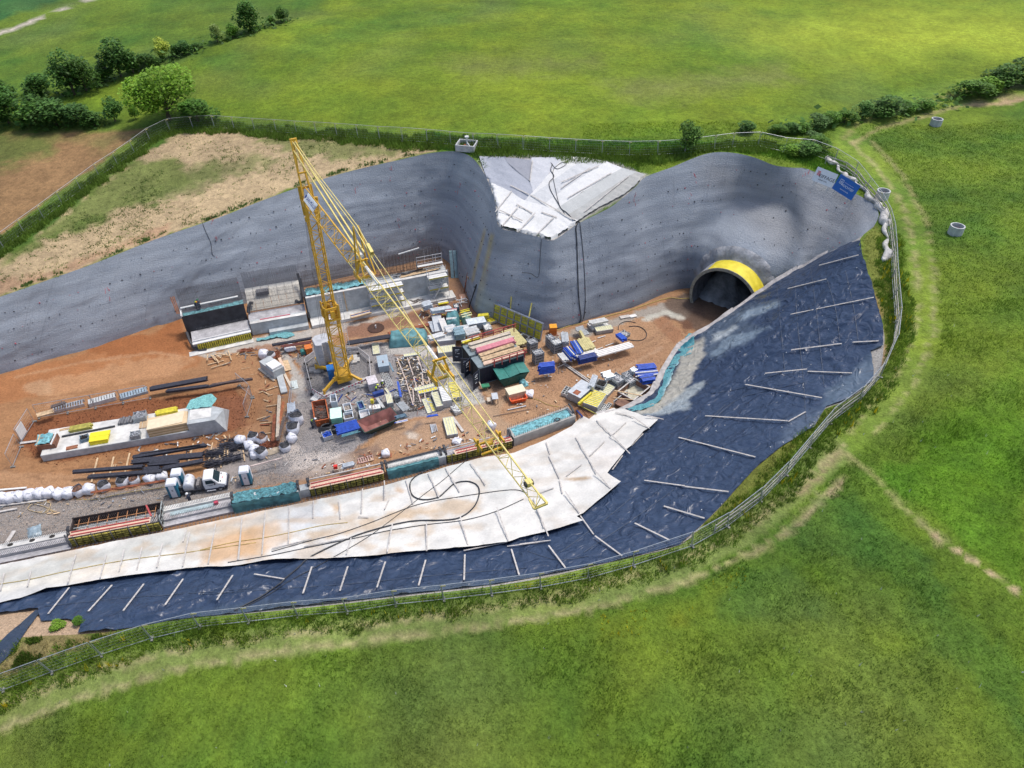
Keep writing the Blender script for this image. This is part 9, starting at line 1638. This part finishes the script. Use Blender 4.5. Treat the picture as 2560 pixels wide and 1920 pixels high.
T = [('S',1090,770,370,375,(.075,.15,.014),'big round bright tree standing just behind the fence',0,'tree','tree',True),('S',1275,778,240,170,(.04,.10,.014),'dark bush at the right foot of the big round tree',3,'bush','bush'),
('S',742,780,130,175,(.04,.095,.02),'upright young tree left of the big round tree',1),('S',872,765,55,100,GM,'thin sapling between the young tree and the big one',2,'bush','bush'),
('S',60,790,270,260,GD,'dark tree mass at the left picture edge, behind the brown field',4,'tree','tree'),('S',230,800,250,210,GD,'second dark bushy tree from the left behind the brown field',1),('S',370,805,250,200,(.033,.076,.016),'third bushy tree from the left behind the brown field',2),('S',520,808,220,170,(.035,.085,.02),'rounded bush behind the brown field, fourth from the left',3,'bush','bush'),('S',610,808,140,110,(.04,.09,.02),'low bush ending the row behind the brown field',0,'bush','bush'),('S',0,640,200,150,GD,'dark bush at the left edge above the tree mass',2,'bush','bush'),
('S',270,605,200,150,GD,'dark rounded bush at the left end of the field hedge',4,'bush','bush'),('S',480,610,230,310,(.038,.085,.02),'tall tree with pale top in the field hedge',0),('S',560,590,180,220,GD,'dark tree beside the tall pale topped one',3),('S',660,530,150,130,GD,'low dark bush between two hedge trees',1,'bush','bush'),('S',780,495,210,265,(.028,.066,.014),'dense dark tree in the middle of the field hedge',2),('S',860,470,120,160,GD,'dark bush at the right side of the dense hedge tree',0,'bush','bush'),
('S',950,425,150,95,GD,'low dark bush left of the yellow one',3,'bush','bush'),('S',1050,378,105,145,GY,'yellow green bush in the field hedge',1,'bush','bush'),('S',1140,358,85,80,GD,'small dark bush right of the yellow one',4,'bush','bush'),('S',1192,350,95,100,(.028,.07,.018),'rounded dark bush, second right of the yellow one',2,'bush','bush'),('S',1265,318,75,52,GD,'flat little bush at a gap in the hedge',0,'bush','bush'),
('S',1400,272,85,120,GP_,'pale feathery bush in the upper hedge',3,'bush','bush'),('S',1495,245,85,100,GM,'mid green bush right of the pale feathery one',1,'bush','bush'),('S',1612,200,175,200,GD,'largest dark tree of the upper hedge',4),('S',1745,158,50,62,GM,'tiny bush left of the last hedge tree',2,'bush','bush'),('S',1817,140,85,105,GD,'last dark bush at the upper end of the hedge',0,'bush','bush'),
('U',185,360,165,225,(.05,.10,.02),'upright bush inside the fence between the two humps',1,'bush','bush'),('U',572,232,115,90,(.03,.075,.016),'small dark bush outside the fence left of the hedge',2,'bush','bush'),
('U',780,240,110,62,GM,'first low bush of the right hedge',3,'bush','bush'),('U',865,232,120,75,GD,'second low dark bush of the right hedge',4,'bush','bush'),('U',945,235,110,80,GM,'third bush of the right hedge',0,'bush','bush'),('U',1025,215,150,120,(.045,.09,.025),'shaggy grey green bush of the right hedge',1,'bush','bush'),('U',1110,190,120,110,GM,'fifth bush of the right hedge',2,'bush','bush'),('U',1210,170,130,95,GM,'sixth bush of the right hedge',3,'bush','bush'),('U',1325,140,120,125,(.06,.12,.03),'light green bush left of the biggest hedge bush',4,'bush','bush'),('U',1480,135,235,165,GD,'biggest dark bush of the right hedge',0,'bush','bush'),('U',1600,105,130,90,GM,'bush just right of the biggest one',1,'bush','bush'),('U',1710,85,130,70,GM,'low bush near the dirt track end',2,'bush','bush'),
('W',2095,212,70,45,GM,'bush by the dirt track, left of the corner ones',3,'bush','bush'),('W',2130,200,60,40,GL,'pale bush by the dirt track in the right corner',4,'bush','bush'),('W',2165,190,80,60,GD,'dark bush near the right picture edge',0,'bush','bush'),('W',2205,180,80,60,GD,'dark bush cut by the right picture edge',1,'bush','bush'),
('U',960,380,160,110,(.045,.10,.02),'brushy shrub inside the fence corner above the boards',2,'bush','bush'),('U',1030,345,130,110,GM,'shrub right in the fence corner',3,'bush','bush'),('U',870,375,120,70,GL,'low pale shrub inside the fence near the rim',4,'bush','bush'),('G',420,1165,100,80,GL,'bright green bush on the small mound in the lower left',2,'bush','bush'),('G',570,1140,80,75,GM,'small bush beside the dark sheet corner in the lower left',3,'bush','bush'),('U',1000,290,120,60,(.045,.09,.025),'shrub just outside the fence corner',1,'bush','bush')]
for i, q in enumerate(T):
    k, x, y, w_, h_, col, lb, vi = q[:8]; tree(k, x, y, w_, h_, tuple(c*2.3 for c in col), lb, vi, q[8] if len(q) > 8 else 'tree', q[9] if len(q) > 9 else 'tree', len(q) > 10 and q[10])
# undergrowth along the hedge lines
hl = [('S',[(0,800),(300,820),(640,815)]),('S',[(170,640),(480,620),(700,520),(950,430),(1270,325)]),('S',[(1380,275),(1500,245),(1680,190),(1850,130)]),('U',[(720,250),(1000,225),(1200,175),(1480,140),(1750,90),(1900,60)]),('W',[(1960,235),(2080,210),(2212,185)])]
Cs = []
for k_, l_ in hl:
    P_ = resample([hit(*zp(k_, *p))[0] for p in l_], .35)
    for p in P_:
        for q_ in range(5 if k_ == 'S' else 2):
            Cs.append((p.x+RS.normal()*1.3, p.y+RS.normal()*.9, p.z+abs(RS.normal())*.9))
Cs = np.array(Cs); V_, Q_ = leaf_tris(Cs, .42); cc_ = np.repeat(np.array([[.075,.16,.028]])*RS.uniform(.6,1.4,(len(Cs),1)), 4, 0)
o = npmesh('hedge_undergrowth', V_, Q_, M_leaf, False, cc_); tag(o, 'low undergrowth along the field hedges', 'undergrowth', None, 'stuff')
# ---- grass tufts, weeds and flowers (one object each)
def in_view(P, m=40):
    q = back(np.column_stack([P, Gf(P)])); return (q[:,0] > -m) & (q[:,0] < 2560+m) & (q[:,1] > -m) & (q[:,1] < 1920+m)
def on_ground(P): return P[(~inpoly(P, hole2)) & (dist_line(P, hole2, True) > .25)]
def gcol(P, z): 
    C = paint(np.column_stack([P, z]), G_A, plateau_layers, 1); k = (1+.20*fbm(P, 9, 3, 9)+.22*fbm(P, 2.0, 3, 4))[:, None]; return vary(P, C*k)*1.42
def tufts(name, P, h, wd, blades, label, colf, spread=.10, cat='grass', lean=.5, m=None):
    n = len(P); z = zfun(P); C = np.repeat(colf(P, z), blades, 0); B = np.repeat(np.column_stack([P, z]), blades, 0); k = len(B)
    B[:, :2] += RS.uniform(-1, 1, (k, 2))*spread; hh = (np.repeat(h, blades) if np.ndim(h) else h)*RS.uniform(.55, 1.3, k); a = RS.uniform(0, 2*np.pi, k); s_ = np.column_stack([np.cos(a), np.sin(a), np.zeros(k)])*wd*RS.uniform(.6,1.4,k)[:, None]
    top = B+np.column_stack([RS.uniform(-1,1,(k,2))*lean*hh[:,None], hh]); B[:, 2] -= .02
    V = np.stack([B-s_, B+s_, top], 1).reshape(-1, 3); T_ = np.arange(3*k).reshape(-1, 3); c = np.repeat(C*RS.uniform(.72, 1.30, k)[:, None], 3, 0); c[2::3] *= 1.12
    o = npmesh(name, V, T_, m or M_leaf, False, np.clip(c, 0, .9)); o.color = (1,1,1,1); tag(o, label, cat, None, 'stuff'); return o
P = np.vstack([RS.uniform((-48, 12), (60, 62), (240000, 2))]); P = P[in_view(P)]; P = on_ground(P)
pp = back(np.column_stack([P, Gf(P)])); trk = np.minimum(dist_line(pp, [zp('P',*p) for p in [(2110,1110),(1960,1240),(1850,1330),(1650,1435),(1400,1505),(1100,1552),(800,1590),(500,1630),(250,1690),(0,1785),(-200,1860)]]), dist_line(pp, [(2560,225),(2250,285),(2130,340),(2220,430),(2290,540),(2320,680),(2325,820),(2280,960),(2110,1110)])+8)
dens = fbm(P, 3.5, 3, 77); rut = np.minimum(np.minimum(dist_line(pp, [(2112,1110),(2006,1202),(1906,1290),(1806,1356),(1655,1421),(1400,1490),(1100,1538),(800,1577),(500,1613),(250,1672),(0,1764)]), dist_line(pp, [(2105,1195),(2010,1290),(1900,1375),(1700,1460),(1500,1515),(1250,1562),(1000,1592),(700,1627),(450,1672),(200,1745),(0,1822)])), dist_line(pp, [(2200,1205),(2260,1270),(2340,1340),(2430,1400),(2500,1450),(2620,1530)])); keep = (RS.uniform(0,1,len(P)) < np.where(trk < 42, .22, .85)) & ((rut > 6) | (RS.uniform(0,1,len(P)) < .08)); P = P[keep]; trk = trk[keep]; dens = dens[keep]
hgt = np.where(trk < 42, .05, .10+.30*np.clip(dens+.2, 0, 1)**1.3); tufts('grass_tufts', P, hgt, .022, 3, 'rough meadow grass in the foreground', gcol, .16)
P = RS.uniform((10, 45), (75, 105), (60000, 2)); P = P[in_view(P)]; P = on_ground(P); P = P[(P[:,1] > 60)]; pr = back(np.column_stack([P, Gf(P)])); P = P[dist_line(pr, [(2112,345),(2190,430),(2262,520),(2300,640),(2315,760),(2290,880),(2180,1060),(2110,1110)]) > 34]; tufts('meadow_grass', P, .13, .04, 3, 'meadow grass to the right of the excavation', gcol, .25)
# weed belt between the sheets and the mown track, and along the far fence
fl2_ = np.array([(p.x, p.y) for p in fw])
cr2 = np.array([(p.x, p.y) for p in crest]); 
P = RS.uniform((-48, 20), (48, 75), (150000, 2)); P = P[in_view(P)]; P = on_ground(P); df = dist_line(P, fl2_[:40]); nz_ = fbm(P, 1.6, 3, 55)
P = P[(df < 1.5+.8*nz_)]
tufts('weed_belt', P, .34+.3*np.clip(fbm(P, 1.2, 3, 66), -.5, 1), .035, 5, 'tall weeds growing along the near fence', lambda P, z: np.array([(.15,.25,.03)])*(1+.45*fbm(P, .9, 3, 3))[:, None]+np.array([[.07,.06,.0]])*np.clip(fbm(P, 2.5, 2, 8), 0, 1)[:, None], .2, 'weeds')
Pf = P[RS.uniform(0,1,len(P)) < .05]; Pf = Pf[fbm(Pf, 2.2, 2, 31) > .05]; tufts('yellow_flowers', Pf, .62, .05, 3, 'yellow flowers among the weeds by the near fence', lambda P, z: np.tile([.62,.50,.02], (len(P), 1)), .12, 'flowers', .3)
P = RS.uniform((-75, 75), (50, 118), (160000, 2)); P = P[in_view(P)]; P = on_ground(P); df = dist_line(P, fl2_[40:]); ins = inpoly(P, fl2_)
P1 = P[(df < 1.6+1.2*fbm(P, 2, 3, 5)) & (RS.uniform(0,1,len(P)) < .9)]; tufts('far_weeds', P1, .5, .07, 4, 'tall grass along the rear fence', lambda P, z: np.array([(.135,.215,.03)])*(1+.5*fbm(P, 1.2, 3, 3))[:, None], .3, 'weeds')
qg = back(np.column_stack([P, Gf(P)])); P2 = P[inpoly(qg, [(1060,330),(1200,345),(1750,358),(2040,365),(2100,400),(2170,480),(2080,450),(1990,405),(1880,385),(1760,370),(1640,400),(1580,430),(1500,395),(1300,395),(1190,390),(1100,372)]) & (df > .5)]; P2 = P2[RS.uniform(0,1,len(P2)) < .8]; tufts('rim_grass', P2, .32, .06, 3, 'long grass between the rear fence and the humps', lambda P, z: gcol(P, z)*1.05, .3)
q = back(np.column_stack([P, Gf(P)])); sand = inpoly(q, [(-100,640),(0,605),(200,465),(400,325),(520,305),(860,345),(1000,372),(1090,375),(860,432),(746,465),(544,545),(389,598),(240,657),(0,742),(-100,780)]); P3 = P[sand]; dn = fbm(P3, 5, 3, 41); P3 = P3[(RS.uniform(0,1,len(P3)) < .06+.5*np.clip(dn*2.2, 0, 1))]; P3 = P3[RS.uniform(0,1,len(P3)) < .5]
# clumps of weeds on the bare soil
cl = np.repeat(P3[RS.uniform(0,1,len(P3)) < .45], 5, 0); cl = cl+RS.normal(0, .22, cl.shape); tufts('soil_weeds', cl[::2], .13, .07, 3, 'scattered green weeds on the bare sandy soil', lambda P, z: np.array([(.14,.20,.05)])*(1+.6*fbm(P, 3, 3, 3))[:, None], .22, 'weeds')
Pm = P[(dist_line(P, [(p.x, p.y) for p in rim[:60]]) < .9) & (RS.uniform(0,1,len(P)) < .22)]; Pm = Pm[fbm(Pm, 3, 2, 12) > .0]; Pm = np.repeat(Pm, 3, 0)+RS.normal(0, .2, (len(Pm)*3, 2)); Pm = on_ground(Pm); tufts('rim_weeds', Pm, .3, .07, 4, 'weeds growing at the top edge of the grey wall', lambda P, z: np.array([(.11,.19,.045)])*(1+.4*fbm(P, 1, 3, 3))[:, None], .2, 'weeds')
# bottom left corner mound
qs = [zp('G',*p) for p in [(240,1150),(560,1120),(590,1230),(830,1200),(700,1240),(300,1390),(0,1500),(0,1450),(100,1340)]]; lo_ = np.array([(p[0].x, p[0].y) for p in [hit(*a) for a in qs]]); P = RS.uniform(lo_.min(0), lo_.max(0), (9000, 2)); P = P[inpoly(P, lo_)]; P = P[fbm(P, 2, 3, 19) > -.05]; P = on_ground(P)
tufts('mound_weeds', P, .3, .05, 4, 'weeds on the small mound in the lower left', lambda P, z: np.array([(.09,.15,.02)])*(1+.5*fbm(P, 1, 3, 3))[:, None], .2, 'weeds')
# white and yellow specks in the meadow
P = RS.uniform((-48, 12), (60, 62), (350, 2)); P = on_ground(P[in_view(P)]); tufts('meadow_flowers', P, .32, .03, 2, 'tiny white flowers in the meadow', lambda P, z: np.tile([.6,.6,.55], (len(P), 1)), .05, 'flowers')
qf = np.array([zp('M',0,840),zp('M',0,700),zp('M',400,640),zp('M',760,400),zp('M',900,440),zp('M',520,700),zp('M',250,800)]); P = RS.uniform((-48, 12), (60, 62), (160000, 2)); P = P[in_view(P)]; qq = back(np.column_stack([P, Gf(P)])); P = P[inpoly(qq, qf)]; P = on_ground(P); P = P[(fbm(P, 1.5, 3, 99) > .1) & (RS.uniform(0,1,len(P)) < .2)]; tufts('buttercups', P, .3, .04, 2, 'yellow buttercups along the mown track', lambda P, z: np.tile([.55,.48,.02], (len(P), 1)), .08, 'flowers')
